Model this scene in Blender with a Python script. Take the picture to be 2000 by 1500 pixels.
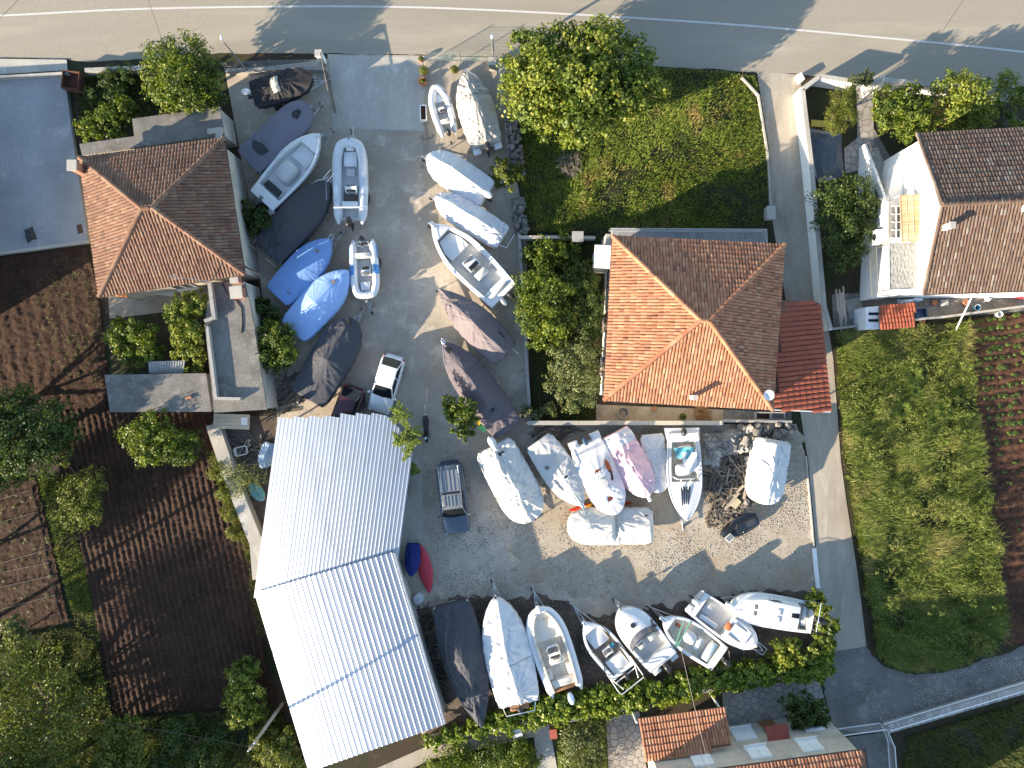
import bpy, bmesh, math, random
import numpy as np
from mathutils import Vector, Matrix, noise as mnoise

SC = bpy.context.scene
for _o in list(bpy.data.objects):
    bpy.data.objects.remove(_o)
COL = SC.collection
rad = math.radians
pi = math.pi

# ------------------------------------------------------------------ camera, sky, sun, exposure
CAM_H = 45.0
PXM = 30.0
cam_data = bpy.data.cameras.new("camera")
cam = bpy.data.objects.new("camera", cam_data)
COL.objects.link(cam)
cam.location = (0, 0, CAM_H)
cam.rotation_euler = (0, 0, 0)
cam_data.sensor_width = 36.0
cam_data.lens = 36.0 * CAM_H / (2000 / PXM)
cam_data.clip_start = 0.5
cam_data.clip_end = 900.0
SC.camera = cam

SUN_EL, SUN_SH = 16.0, 30.5          # elevation; direction the shadows run (degrees above image right)
world = bpy.data.worlds.new("World")
SC.world = world
world.use_nodes = True
wn = world.node_tree
wn.nodes.clear()
w_out = wn.nodes.new("ShaderNodeOutputWorld")
w_bg = wn.nodes.new("ShaderNodeBackground")
w_sky = wn.nodes.new("ShaderNodeTexSky")
w_sky.sky_type = 'NISHITA'
w_sky.sun_disc = False
w_sky.sun_elevation = rad(SUN_EL)
w_sky.sun_rotation = rad(270.0 - SUN_SH)
w_sky.altitude = 40.0
w_sky.dust_density = 0.35
w_sky.ozone_density = 1.0
w_bg.inputs["Strength"].default_value = 0.122
wn.links.new(w_sky.outputs[0], w_bg.inputs["Color"])
wn.links.new(w_bg.outputs[0], w_out.inputs["Surface"])

sun_data = bpy.data.lights.new("sun", 'SUN')
sun_data.energy = 5.0
sun_data.angle = rad(0.5)
sun_data.color = (1.0, 0.83, 0.62)
sun = bpy.data.objects.new("sun", sun_data)
COL.objects.link(sun)
_sd = Vector((math.cos(rad(SUN_EL)) * math.cos(rad(SUN_SH)), math.cos(rad(SUN_EL)) * math.sin(rad(SUN_SH)), -math.sin(rad(SUN_EL))))
sun.rotation_euler = _sd.to_track_quat('-Z', 'Y').to_euler()
sun.location = (-30, -20, 40)

SC.view_settings.view_transform = 'Standard'
SC.view_settings.look = 'None'
SC.view_settings.exposure = 1.7
SC.view_settings.gamma = 1.0
SC.view_settings.use_curve_mapping = False
SC.cycles.max_bounces = 6
SC.cycles.transparent_max_bounces = 6

# ------------------------------------------------------------------ helpers
def P(px, py, z=0.0):
    """survey point: photograph pixel -> place on the level z"""
    s = (CAM_H - z) / (CAM_H * PXM)
    return Vector(((px - 1000) * s, (750 - py) * s, z))

def PP(pts, z=0.0):
    return [P(a, b, z) for a, b in pts]

def nz(x, y, z=0.0):
    return mnoise.noise((x, y, z))

class MB:
    """collects geometry and links it as one mesh object"""
    def __init__(s):
        s.v = []; s.f = []
    def add(s, vs, fs):
        o = len(s.v)
        s.v.extend([tuple(p) for p in vs]); s.f.extend([tuple(i + o for i in f) for f in fs])
        return s
    def box(s, c, size, rz=0.0, rx=0.0, ry=0.0, top=1.0):
        hx, hy, hz = size[0] / 2, size[1] / 2, size[2] / 2
        M = Matrix.Translation(c) @ Matrix.Rotation(rz, 4, 'Z') @ Matrix.Rotation(ry, 4, 'Y') @ Matrix.Rotation(rx, 4, 'X')
        vs = [M @ Vector((a * hx * (top if e > 0 else 1), b * hy * (top if e > 0 else 1), e * hz)) for e in (-1, 1) for a, b in ((-1, -1), (1, -1), (1, 1), (-1, 1))]
        return s.add(vs, [(3, 2, 1, 0), (4, 5, 6, 7), (0, 1, 5, 4), (1, 2, 6, 5), (2, 3, 7, 6), (3, 0, 4, 7)])
    def prism(s, poly, z0, z1):
        n = len(poly)
        a = sum(poly[i][0] * poly[(i + 1) % n][1] - poly[(i + 1) % n][0] * poly[i][1] for i in range(n))
        if a < 0: poly = poly[::-1]
        vs = [(p[0], p[1], z0 if not callable(z0) else z0(p)) for p in poly] + [(p[0], p[1], z1 if not callable(z1) else z1(p)) for p in poly]
        fs = [tuple(range(n))[::-1], tuple(range(n, 2 * n))] + [(i, (i + 1) % n, n + (i + 1) % n, n + i) for i in range(n)]
        return s.add(vs, fs)
    def loft(s, rings, closed=True, cap=True):
        n = len(rings[0]); vs = [p for r in rings for p in r]; fs = []
        for i in range(len(rings) - 1):
            for j in range(n if closed else n - 1):
                a, b = i * n + j, i * n + (j + 1) % n
                fs.append((a, b, b + n, a + n))
        if cap and closed:
            fs.append(tuple(range(n))[::-1]); fs.append(tuple(range((len(rings) - 1) * n, len(rings) * n)))
        return s.add(vs, fs)
    def tube(s, pts, r, n=6, closed=False):
        pts = [Vector(p) for p in pts]; m = len(pts); rings = []
        ref = Vector((0, 0, 1)); prev = None
        for i, p in enumerate(pts):
            if closed: d = pts[(i + 1) % m] - pts[i - 1]
            else: d = pts[min(i + 1, m - 1)] - pts[max(i - 1, 0)]
            d = d.normalized() if d.length > 1e-9 else Vector((1, 0, 0))
            if prev is None:
                a = d.cross(ref)
                if a.length < 1e-3: a = d.cross(Vector((1, 0, 0)))
            else:
                a = prev - d * prev.dot(d)
                if a.length < 1e-4: a = d.cross(ref)
            a.normalize(); prev = a; b = d.cross(a)
            rr = r[i] if isinstance(r, (list, tuple)) else r
            rings.append([p + (a * math.cos(2 * pi * k / n) + b * math.sin(2 * pi * k / n)) * rr for k in range(n)])
        if closed: rings.append(rings[0])
        return s.loft(rings, True, not closed)
    def ell(s, c, r, nu=12, nv=7, rz=0.0, zmin=-1.0):
        rings = []; M = Matrix.Rotation(rz, 3, 'Z')
        a0 = math.asin(max(-0.999, min(0.999, zmin)))
        for i in range(nv + 1):
            a = a0 + (pi / 2 - a0) * i / nv
            ca = max(math.cos(a), 0.02)
            rings.append([Vector(c) + M @ Vector((r[0] * ca * math.cos(2 * pi * k / nu), r[1] * ca * math.sin(2 * pi * k / nu), r[2] * math.sin(a))) for k in range(nu)])
        return s.loft(rings)
    def lathe(s, prof, c=(0, 0, 0), n=16, axis='Z'):
        R = {'Z': Matrix.Identity(3), 'X': Matrix.Rotation(pi / 2, 3, 'Y'), 'Y': Matrix.Rotation(-pi / 2, 3, 'X')}[axis]
        rings = [[Vector(c) + R @ Vector((max(r, 0.001) * math.cos(2 * pi * k / n), max(r, 0.001) * math.sin(2 * pi * k / n), z)) for k in range(n)] for r, z in prof]
        return s.loft(rings)
    def grid(s, F, nu, nv):
        vs = [F(i / nu, j / nv) for i in range(nu + 1) for j in range(nv + 1)]
        fs = [(i * (nv + 1) + j, (i + 1) * (nv + 1) + j, (i + 1) * (nv + 1) + j + 1, i * (nv + 1) + j + 1) for i in range(nu) for j in range(nv)]
        return s.add(vs, fs)
    def mesh(s, name, m, smooth=False):
        me = bpy.data.meshes.new(name)
        me.from_pydata(s.v, [], s.f)
        me.validate()
        bm = bmesh.new(); bm.from_mesh(me)
        if len(bm.faces) < 20000: bmesh.ops.recalc_face_normals(bm, faces=bm.faces)
        bm.to_mesh(me); bm.free()
        if m: me.materials.append(m)
        if smooth:
            me.polygons.foreach_set('use_smooth', [True] * len(me.polygons))
            try: me.set_sharp_from_angle(angle=rad(38 if smooth is True else smooth))
            except Exception: pass
        me.update()
        return me
    def obj(s, name, m, parent=None, smooth=False):
        return link(name, s.mesh(name, m, smooth), parent)

def link(name, me, parent=None):
    o = bpy.data.objects.new(name, me)
    COL.objects.link(o)
    if parent is not None: o.parent = parent
    return o

def tag(o, label=None, cat=None, group=None, kind=None):
    if label: o['label'] = label
    if cat: o['category'] = cat
    if group: o['group'] = group
    if kind: o['kind'] = kind
    return o

def thing(name, label, cat, loc=(0, 0, 0), rz=0.0, group=None):
    o = bpy.data.objects.new(name, None)
    o.empty_display_size = 0.2
    COL.objects.link(o)
    o.location = loc; o.rotation_euler = (0, 0, rz)
    return tag(o, label, cat, group)

def np_mesh(name, V, F, m, parent=None, smooth=False):
    """V (n,3) float, F (k,c) int with constant corner count"""
    V = np.asarray(V, dtype=np.float32); F = np.asarray(F, dtype=np.int32)
    me = bpy.data.meshes.new(name)
    k, c = F.shape
    me.vertices.add(len(V)); me.vertices.foreach_set('co', V.ravel())
    me.loops.add(k * c); me.loops.foreach_set('vertex_index', F.ravel())
    me.polygons.add(k); me.polygons.foreach_set('loop_start', np.arange(0, k * c, c, dtype=np.int32))
    try: me.polygons.foreach_set('loop_total', np.full(k, c, dtype=np.int32))
    except Exception: pass
    if smooth: me.polygons.foreach_set('use_smooth', np.ones(k, dtype=bool))
    me.update(calc_edges=True); me.validate()
    if m: me.materials.append(m)
    return link(name, me, parent)

def in_poly(X, Y, poly):
    X = np.asarray(X); Y = np.asarray(Y); r = np.zeros(X.shape, dtype=bool); n = len(poly)
    for i in range(n):
        x1, y1 = poly[i][0], poly[i][1]; x2, y2 = poly[(i + 1) % n][0], poly[(i + 1) % n][1]
        c = ((y1 > Y) != (y2 > Y)) & (X < (x2 - x1) * (Y - y1) / (y2 - y1 + 1e-12) + x1)
        r ^= c
    return r

def vnoise(X, Y, scale, seed=0):
    """cheap smooth value noise on arrays, about 0..1"""
    X = np.asarray(X) * scale + 1000.0 + seed * 17.3; Y = np.asarray(Y) * scale + 1000.0 + seed * 7.1
    xi = np.floor(X).astype(np.int64); yi = np.floor(Y).astype(np.int64); fx = X - xi; fy = Y - yi
    fx = fx * fx * (3 - 2 * fx); fy = fy * fy * (3 - 2 * fy)
    def h(a, b):
        n = (a * 374761393 + b * 668265263 + seed * 69069) & 0x7fffffff
        n = ((n ^ (n >> 13)) * 1274126177) & 0x7fffffff
        return ((n ^ (n >> 16)) & 0xffff) / 65535.0
    return (h(xi, yi) * (1 - fx) + h(xi + 1, yi) * fx) * (1 - fy) + (h(xi, yi + 1) * (1 - fx) + h(xi + 1, yi + 1) * fx) * fy

def fbm(X, Y, scale, seed=0, oct=3):
    s = 0; a = 0.5
    for k in range(oct):
        s = s + a * vnoise(X, Y, scale * 2 ** k, seed + k); a *= 0.5
    return s / (1 - 0.5 ** oct)

# ------------------------------------------------------------------ materials
MATS = {}
def _new(name):
    m = bpy.data.materials.new(name); m.use_nodes = True
    return m, m.node_tree, m.node_tree.nodes["Principled BSDF"]

def C4(c): return (c[0], c[1], c[2], 1.0)

def ramp(nt, stops, interp='LINEAR'):
    r = nt.nodes.new("ShaderNodeValToRGB"); r.color_ramp.interpolation = interp
    e = r.color_ramp.elements
    while len(e) < len(stops): e.new(0.5)
    for i, (p, c) in enumerate(stops):
        e[i].position = p; e[i].color = C4(c)
    return r

def mat(name, c, rough=0.6, metal=0.0, var=0.12, scale=3.0, bump=0.0, bscale=30.0, spec=0.5, coat=0.0, dirt=None, dscale=1.2, damt=(0.52, 0.72)):
    """painted / plain material: base colour with soft variation, optional dirt colour and fine relief"""
    if name in MATS: return MATS[name]
    m, nt, b = _new(name); N = nt.nodes.new; L = nt.links.new
    tc = N("ShaderNodeTexCoord")
    n1 = N("ShaderNodeTexNoise"); n1.inputs["Scale"].default_value = scale; n1.inputs["Detail"].default_value = 6.0; n1.inputs["Roughness"].default_value = 0.6
    L(tc.outputs["Object"], n1.inputs["Vector"])
    lo = [max(0, x * (1 - var)) for x in c]; hi = [min(1, x * (1 + var)) for x in c]
    r = ramp(nt, [(0.3, lo), (0.7, hi)]); L(n1.outputs[0], r.inputs[0]); out = r.outputs[0]
    if dirt:
        n2 = N("ShaderNodeTexNoise"); n2.inputs["Scale"].default_value = dscale; n2.inputs["Detail"].default_value = 8.0; n2.inputs["Roughness"].default_value = 0.65
        L(tc.outputs["Object"], n2.inputs["Vector"])
        r2 = ramp(nt, [(damt[0], (0, 0, 0)), (damt[1], (1, 1, 1))]); L(n2.outputs[0], r2.inputs[0])
        mx = N("ShaderNodeMix"); mx.data_type = 'RGBA'
        L(r2.outputs[0], mx.inputs[0]); L(out, mx.inputs[6]); mx.inputs[7].default_value = C4(dirt); out = mx.outputs[2]
    L(out, b.inputs["Base Color"])
    b.inputs["Roughness"].default_value = rough; b.inputs["Metallic"].default_value = metal
    b.inputs["Specular IOR Level"].default_value = spec
    if coat: b.inputs["Coat Weight"].default_value = coat; b.inputs["Coat Roughness"].default_value = 0.08
    if bump:
        n3 = N("ShaderNodeTexNoise"); n3.inputs["Scale"].default_value = bscale; n3.inputs["Detail"].default_value = 5.0
        L(tc.outputs["Object"], n3.inputs["Vector"])
        bp = N("ShaderNodeBump"); bp.inputs["Strength"].default_value = bump; bp.inputs["Distance"].default_value = 0.02
        L(n3.outputs[0], bp.inputs["Height"]); L(bp.outputs[0], b.inputs["Normal"])
    MATS[name] = m
    return m

def mat_pieces(name, stops, rough=0.75, spec=0.3, trans=None, patch=None, pscale=0.5, pamt=(0.45, 0.65), bump=0.0, bscale=25.0):
    """colour picked per mesh island and per object (leaves, tiles, stones, planks); patch = second colour in large patches"""
    if name in MATS: return MATS[name]
    m, nt, b = _new(name); N = nt.nodes.new; L = nt.links.new
    g = N("ShaderNodeNewGeometry"); oi = N("ShaderNodeObjectInfo")
    ad = N("ShaderNodeMath"); ad.operation = 'ADD'; L(g.outputs["Random Per Island"], ad.inputs[0]); L(oi.outputs["Random"], ad.inputs[1])
    fr = N("ShaderNodeMath"); fr.operation = 'FRACT'; L(ad.outputs[0], fr.inputs[0])
    r = ramp(nt, stops); L(fr.outputs[0], r.inputs[0]); out = r.outputs[0]
    tc = N("ShaderNodeTexCoord")
    if patch:
        n2 = N("ShaderNodeTexNoise"); n2.inputs["Scale"].default_value = pscale; n2.inputs["Detail"].default_value = 5.0
        L(g.outputs["Position"], n2.inputs["Vector"])
        r2 = ramp(nt, [(pamt[0], (0, 0, 0)), (pamt[1], (1, 1, 1))]); L(n2.outputs[0], r2.inputs[0])
        mx = N("ShaderNodeMix"); mx.data_type = 'RGBA'
        L(r2.outputs[0], mx.inputs[0]); L(out, mx.inputs[6])
        r3 = ramp(nt, [(0.0, [x * 0.6 for x in patch]), (1.0, [min(1, x * 1.3) for x in patch])]); L(fr.outputs[0], r3.inputs[0])
        L(r3.outputs[0], mx.inputs[7]); out = mx.outputs[2]
    L(out, b.inputs["Base Color"]); b.inputs["Roughness"].default_value = rough; b.inputs["Specular IOR Level"].default_value = spec
    if bump:
        n3 = N("ShaderNodeTexNoise"); n3.inputs["Scale"].default_value = bscale; n3.inputs["Detail"].default_value = 5.0
        L(tc.outputs["Object"], n3.inputs["Vector"])
        bp = N("ShaderNodeBump"); bp.inputs["Strength"].default_value = bump; bp.inputs["Distance"].default_value = 0.02
        L(n3.outputs[0], bp.inputs["Height"]); L(bp.outputs[0], b.inputs["Normal"])
    if trans:
        t = N("ShaderNodeBsdfTranslucent"); mm = N("ShaderNodeMix"); mm.data_type = 'RGBA'; mm.blend_type = 'MULTIPLY'; mm.inputs[0].default_value = 1.0
        L(out, mm.inputs[6]); mm.inputs[7].default_value = (1.3, 1.35, 0.5, 1)
        L(mm.outputs[2], t.inputs["Color"])
        ms = N("ShaderNodeMixShader"); ms.inputs[0].default_value = trans
        L(b.outputs[0], ms.inputs[1]); L(t.outputs[0], ms.inputs[2]); L(ms.outputs[0], nt.nodes["Material Output"].inputs["Surface"])
    MATS[name] = m
    return m

def mat_ground(name, layers, rough=0.9, bump=0.3, bscale=18.0, speck=None, sscale=40.0, samt=(0.62, 0.7), stretch=None, bdist=0.03):
    """ground: layers = [colour, (colour, noise scale, lo, hi), ...] mixed over each other in world space"""
    if name in MATS: return MATS[name]
    m, nt, b = _new(name); N = nt.nodes.new; L = nt.links.new
    tc = N("ShaderNodeTexCoord"); vec = tc.outputs["Object"]
    if stretch:
        mp = N("ShaderNodeMapping"); mp.inputs["Scale"].default_value = stretch[:3]; mp.inputs["Rotation"].default_value = (0, 0, stretch[3])
        L(vec, mp.inputs["Vector"]); vecs = mp.outputs[0]
    else: vecs = vec
    n0 = N("ShaderNodeTexNoise"); n0.inputs["Scale"].default_value = 9.0; n0.inputs["Detail"].default_value = 8.0; n0.inputs["Roughness"].default_value = 0.7; L(vec, n0.inputs["Vector"])
    c = layers[0]
    r = ramp(nt, [(0.25, [x * 0.78 for x in c]), (0.75, [min(1, x * 1.2) for x in c])]); L(n0.outputs[0], r.inputs[0]); out = r.outputs[0]
    for i, (c, sc, lo, hi) in enumerate(layers[1:]):
        n = N("ShaderNodeTexNoise"); n.inputs["Scale"].default_value = sc; n.inputs["Detail"].default_value = 7.0; n.inputs["Roughness"].default_value = 0.62
        mp = N("ShaderNodeMapping"); mp.inputs["Location"].default_value = (i * 31.7, i * 13.1, i * 5.0); L(vecs, mp.inputs["Vector"]); L(mp.outputs[0], n.inputs["Vector"])
        rr = ramp(nt, [(lo, (0, 0, 0)), (hi, (1, 1, 1))]); L(n.outputs[0], rr.inputs[0])
        mx = N("ShaderNodeMix"); mx.data_type = 'RGBA'; L(rr.outputs[0], mx.inputs[0]); L(out, mx.inputs[6]); mx.inputs[7].default_value = C4(c); out = mx.outputs[2]
    if speck:
        n = N("ShaderNodeTexNoise"); n.inputs["Scale"].default_value = sscale; n.inputs["Detail"].default_value = 2.0; L(vec, n.inputs["Vector"])
        rr = ramp(nt, [(samt[0], (0, 0, 0)), (samt[1], (1, 1, 1))]); L(n.outputs[0], rr.inputs[0])
        mx = N("ShaderNodeMix"); mx.data_type = 'RGBA'; L(rr.outputs[0], mx.inputs[0]); L(out, mx.inputs[6]); mx.inputs[7].default_value = C4(speck); out = mx.outputs[2]
    L(out, b.inputs["Base Color"]); b.inputs["Roughness"].default_value = rough; b.inputs["Specular IOR Level"].default_value = 0.25
    if bump:
        n3 = N("ShaderNodeTexNoise"); n3.inputs["Scale"].default_value = bscale; n3.inputs["Detail"].default_value = 8.0; n3.inputs["Roughness"].default_value = 0.65; L(vec, n3.inputs["Vector"])
        bp = N("ShaderNodeBump"); bp.inputs["Strength"].default_value = bump; bp.inputs["Distance"].default_value = bdist
        L(n3.outputs[0], bp.inputs["Height"]); L(bp.outputs[0], b.inputs["Normal"])
    MATS[name] = m
    return m

def glass_dark(name, c=(0.012, 0.015, 0.018), rough=0.08):
    return mat(name, c, rough=rough, var=0.05, spec=0.22)

WHITE = mat('white_gelcoat', (0.68, 0.685, 0.675), 0.28, var=0.05, dirt=(0.50, 0.48, 0.43), dscale=2.2, damt=(0.58, 0.8), coat=0.2)
CREAM = mat('cream_gelcoat', (0.66, 0.62, 0.53), 0.4, var=0.06, dirt=(0.42, 0.37, 0.28), dscale=2.5)
GREYDECK = mat('grey_nonslip_deck', (0.50, 0.50, 0.49), 0.7, var=0.08, bump=0.2, bscale=80)
STEEL = mat('stainless_steel', (0.72, 0.73, 0.75), 0.22, metal=1.0, var=0.03)
GALV = mat('galvanised_steel', (0.42, 0.43, 0.44), 0.45, metal=0.8, var=0.15)
BLACK = mat('black_plastic', (0.02, 0.02, 0.022), 0.4, var=0.2)
RUBBER = mat('tyre_rubber', (0.025, 0.025, 0.025), 0.85, var=0.2)
GLASS = glass_dark('dark_window_glass')
WOOD = mat('varnished_wood', (0.26, 0.12, 0.05), 0.45, var=0.3, scale=9)
# ------------------------------------------------------------------ ground, road, yards, fields
def rough(pts, step=0.3, amp=0.14, seed=1):
    out = []
    for i, a in enumerate(pts):
        b = pts[(i + 1) % len(pts)]; n = max(1, int((b - a).length / step)); nn = Vector((-(b - a).y, (b - a).x, 0)).normalized()
        for k in range(n):
            q = a.lerp(b, k / n); out.append(q + nn * amp * (nz(q.x * 0.9, q.y * 0.9, seed) * 1.6 + nz(q.x * 3.1, q.y * 3.1, seed)))
    return out

def sheet(name, px, z, m, label=None, edge=0.0):
    pts = PP(px, 0)
    if edge: pts = rough(pts, amp=edge)
    mb = MB(); mb.add([(p.x, p.y, z) for p in pts], [tuple(range(len(pts)))])
    o = mb.obj(name, m); o['kind'] = 'structure'
    if label: o['label'] = label
    if o.data.polygons[0].normal.z < 0: o.data.flip_normals()
    return o

def slab(name, px, z0, z1, m, label=None, parent=None):
    mb = MB(); mb.prism([(p.x, p.y) for p in PP(px, 0)], z0, z1)
    o = mb.obj(name, m, parent)
    if parent is None:
        o['kind'] = 'structure'
        if label: o['label'] = label
    return o

M_EARTH = mat_ground('bare_earth', [(0.050, 0.036, 0.024), ((0.030, 0.036, 0.014), 0.35, 0.42, 0.6), ((0.085, 0.06, 0.038), 1.5, 0.55, 0.7)], bump=0.6)
M_ASPH = mat_ground('worn_asphalt', [(0.306, 0.273, 0.216), ((0.268, 0.240, 0.192), 0.12, 0.40, 0.66), ((0.352, 0.318, 0.252), 0.5, 0.5, 0.74)], rough=0.85, bump=0.12, bscale=60, speck=(0.209, 0.191, 0.164), sscale=55, samt=(0.66, 0.74), stretch=(0.25, 1.6, 1, 0.04))
M_YARD = mat_ground('yard_concrete_gravel', [(0.446, 0.393, 0.321), ((0.327, 0.281, 0.220), 0.22, 0.42, 0.64), ((0.566, 0.505, 0.413), 0.8, 0.52, 0.7), ((0.224, 0.170, 0.121), 1.1, 0.64, 0.74)], bump=0.45, bscale=26, speck=(0.189, 0.160, 0.128), sscale=22, samt=(0.63, 0.70))
M_GRAV = mat_ground('tan_gravel', [(0.375, 0.327, 0.254), ((0.313, 0.224, 0.130), 0.30, 0.52, 0.80), ((0.450, 0.411, 0.338), 0.55, 0.52, 0.68), ((0.200, 0.145, 0.096), 1.3, 0.62, 0.75)], bump=0.7, bscale=30, speck=(0.125, 0.103, 0.079), sscale=20, samt=(0.60, 0.68))
M_SLABC = mat_ground('smooth_concrete', [(0.432, 0.410, 0.359), ((0.339, 0.321, 0.280), 0.5, 0.42, 0.66), ((0.523, 0.500, 0.437), 1.4, 0.55, 0.72), ((0.248, 0.225, 0.188), 0.9, 0.64, 0.78)], rough=0.8, bump=0.12, bscale=40, stretch=(1, 0.5, 1, 0))
M_LANE = mat_ground('lane_concrete', [(0.368, 0.330, 0.267), ((0.272, 0.232, 0.182), 0.45, 0.44, 0.66), ((0.454, 0.416, 0.341), 1.2, 0.55, 0.74), ((0.190, 0.154, 0.113), 0.7, 0.62, 0.78)], rough=0.85, bump=0.2, bscale=30, stretch=(1.6, 0.35, 1, 0.06), speck=(0.253, 0.221, 0.170), sscale=30)
M_TRACK = mat_ground('gravel_track', [(0.17, 0.165, 0.16), ((0.11, 0.105, 0.10), 0.5, 0.42, 0.66), ((0.26, 0.255, 0.245), 0.9, 0.56, 0.72)], bump=0.6, bscale=24, speck=(0.38, 0.37, 0.35), sscale=26, samt=(0.64, 0.70))
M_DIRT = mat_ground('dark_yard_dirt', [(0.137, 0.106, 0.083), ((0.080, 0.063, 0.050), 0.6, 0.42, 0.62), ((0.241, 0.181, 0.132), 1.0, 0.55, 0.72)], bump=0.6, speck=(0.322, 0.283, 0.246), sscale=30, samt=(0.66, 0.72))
M_TERR = mat_ground('grey_terrace_concrete', [(0.302, 0.309, 0.310), ((0.239, 0.246, 0.248), 0.3, 0.42, 0.62), ((0.378, 0.378, 0.373), 0.8, 0.56, 0.74)], rough=0.8, bump=0.15, speck=(0.164, 0.164, 0.161), sscale=14, samt=(0.66, 0.72))
M_SOIL = mat_ground('tilled_brown_soil', [(0.050, 0.025, 0.015), ((0.031, 0.015, 0.009), 0.8, 0.42, 0.62), ((0.077, 0.043, 0.025), 3.5, 0.56, 0.72)], bump=0.9, bscale=14, speck=(0.168, 0.118, 0.075), sscale=17, samt=(0.66, 0.72), bdist=0.06)
M_RSOIL = mat_ground('tilled_red_soil', [(0.085, 0.040, 0.023), ((0.052, 0.026, 0.016), 0.8, 0.42, 0.62), ((0.13, 0.068, 0.038), 3.0, 0.56, 0.72)], bump=0.9, bscale=14, bdist=0.06)
M_TURF = mat_ground('weedy_turf_soil', [(0.022, 0.028, 0.008), ((0.038, 0.032, 0.017), 0.5, 0.46, 0.66), ((0.016, 0.022, 0.006), 1.6, 0.5, 0.7)], bump=0.8, bscale=10)
M_OLDC = mat_ground('weathered_flat_roof_concrete', [(0.185, 0.175, 0.158), ((0.125, 0.117, 0.105), 0.7, 0.42, 0.62), ((0.25, 0.24, 0.22), 1.6, 0.55, 0.72)], rough=0.9, bump=0.3, bscale=25, speck=(0.34, 0.33, 0.30), sscale=16, samt=(0.63, 0.70))
M_LINE = mat('road_marking_paint', (0.52, 0.51, 0.48), 0.7, var=0.1, scale=6, dirt=(0.45, 0.43, 0.39), dscale=0.7, damt=(0.5, 0.8))
M_RENDER = mat('white_wall_render', (0.76, 0.755, 0.73), 0.85, var=0.05, scale=1.5, dirt=(0.52, 0.50, 0.45), dscale=0.8, damt=(0.55, 0.8), bump=0.1)
M_BEIGE = mat('beige_wall_render', (0.46, 0.42, 0.36), 0.9, var=0.1, scale=1.2, dirt=(0.28, 0.26, 0.23), dscale=0.9, damt=(0.48, 0.75), bump=0.15)
M_WALLC = mat('grey_wall_concrete', (0.33, 0.32, 0.30), 0.9, var=0.15, scale=1.5, dirt=(0.17, 0.16, 0.14), dscale=1.5, bump=0.3)

g = MB(); g.add([(-260, -240, 0), (260, -240, 0), (260, 240, 0), (-260, 240, 0)], [(0, 1, 2, 3)])
ground = g.obj('ground', M_EARTH); ground['kind'] = 'structure'

RE = [(-2400, 190), (-900, 140), (0, 113), (130, 116), (170, 122), (440, 104), (640, 105), (830, 108), (975, 112), (1300, 130), (1420, 138), (1490, 143), (1560, 145), (1600, 149), (1720, 160), (2000, 172), (2900, 260), (4400, 480)]
sheet('road', edge=0.05, z=0.020, m=M_ASPH, px=RE + [(4400, 100), (2900, -120), (2000, -190), (1000, -260), (0, -230), (-900, -190), (-2400, -140)])
sheet('verge', [(4400, 96), (2900, -124), (2000, -194), (1000, -264), (0, -234), (-900, -194), (-2400, -144), (-2400, -1800), (4400, -1800)], 0.012, M_TURF)

def strip(pts, w):
    pts = [Vector((p[0], p[1], 0)) for p in pts]; Lf = []; Rt = []
    for i, p in enumerate(pts):
        d = (pts[min(i + 1, len(pts) - 1)] - pts[max(i - 1, 0)]).normalized(); nn = Vector((-d.y, d.x, 0)) * w / 2
        Lf.append(p + nn); Rt.append(p - nn)
    return Lf, Rt
def ribbon(name, px, w, z, m, smooth_n=6):
    pts = [P(a, b) for a, b in px]
    fine = []
    for i in range(len(pts) - 1):
        p0, p1, p2, p3 = pts[max(i - 1, 0)], pts[i], pts[i + 1], pts[min(i + 2, len(pts) - 1)]
        for k in range(smooth_n):
            t = k / smooth_n
            fine.append(0.5 * ((2 * p1) + (p2 - p0) * t + (2 * p0 - 5 * p1 + 4 * p2 - p3) * t * t + (3 * p1 - p0 - 3 * p2 + p3) * t ** 3))
    fine.append(pts[-1])
    Lf, Rt = strip(fine, w); n = len(fine)
    mb = MB(); mb.add([(p.x, p.y, z) for p in Lf] + [(p.x, p.y, z) for p in Rt], [(i, n + i, n + i + 1, i + 1) for i in range(n - 1)])
    o = mb.obj(name, m); o['kind'] = 'structure'
    return o
ribbon('road_edge_line', [(-2400, 170), (-900, 85), (-300, 45), (0, 31), (300, 17), (700, 13), (1000, 22), (1400, 46), (1700, 72), (2000, 102), (2600, 175), (4400, 420)], 0.125, 0.027, M_LINE)

sheet('yard', [(440, 140), (640, 116), (640, 106), (830, 109), (975, 113), (1003, 140), (1006, 330), (1028, 455), (1035, 828), (1555, 828), (1575, 900), (1598, 1150), (1612, 1300), (840, 1450), (560, 1150), (540, 800), (492, 420)], 0.016, M_YARD)
sheet('gravel_yard', [(1030, 880), (1120, 838), (1555, 832), (1573, 900), (1596, 1148), (1500, 1172), (1330, 1150), (1150, 1170), (1000, 1130), (1010, 1040), (1080, 980)], 0.021, M_GRAV, edge=0.6)
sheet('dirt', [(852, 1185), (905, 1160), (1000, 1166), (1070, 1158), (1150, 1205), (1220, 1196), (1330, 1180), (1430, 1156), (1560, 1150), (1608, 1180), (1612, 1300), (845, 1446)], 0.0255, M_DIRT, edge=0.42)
sheet('driveway', [(642, 109), (826, 112), (828, 256), (650, 252)], 0.030, M_SLABC)
sheet('concrete_strip', [(785, 870), (824, 868), (826, 1052), (788, 1060)], 0.030, M_SLABC)
sheet('lane', [(1478, 141), (1562, 146), (1580, 300), (1604, 560), (1627, 700), (1642, 900), (1653, 980), (1676, 1130), (1692, 1262), (1608, 1275), (1598, 1150), (1592, 1050), (1578, 900), (1562, 800), (1537, 600), (1508, 430), (1502, 290)], 0.0235, M_LANE)
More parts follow.
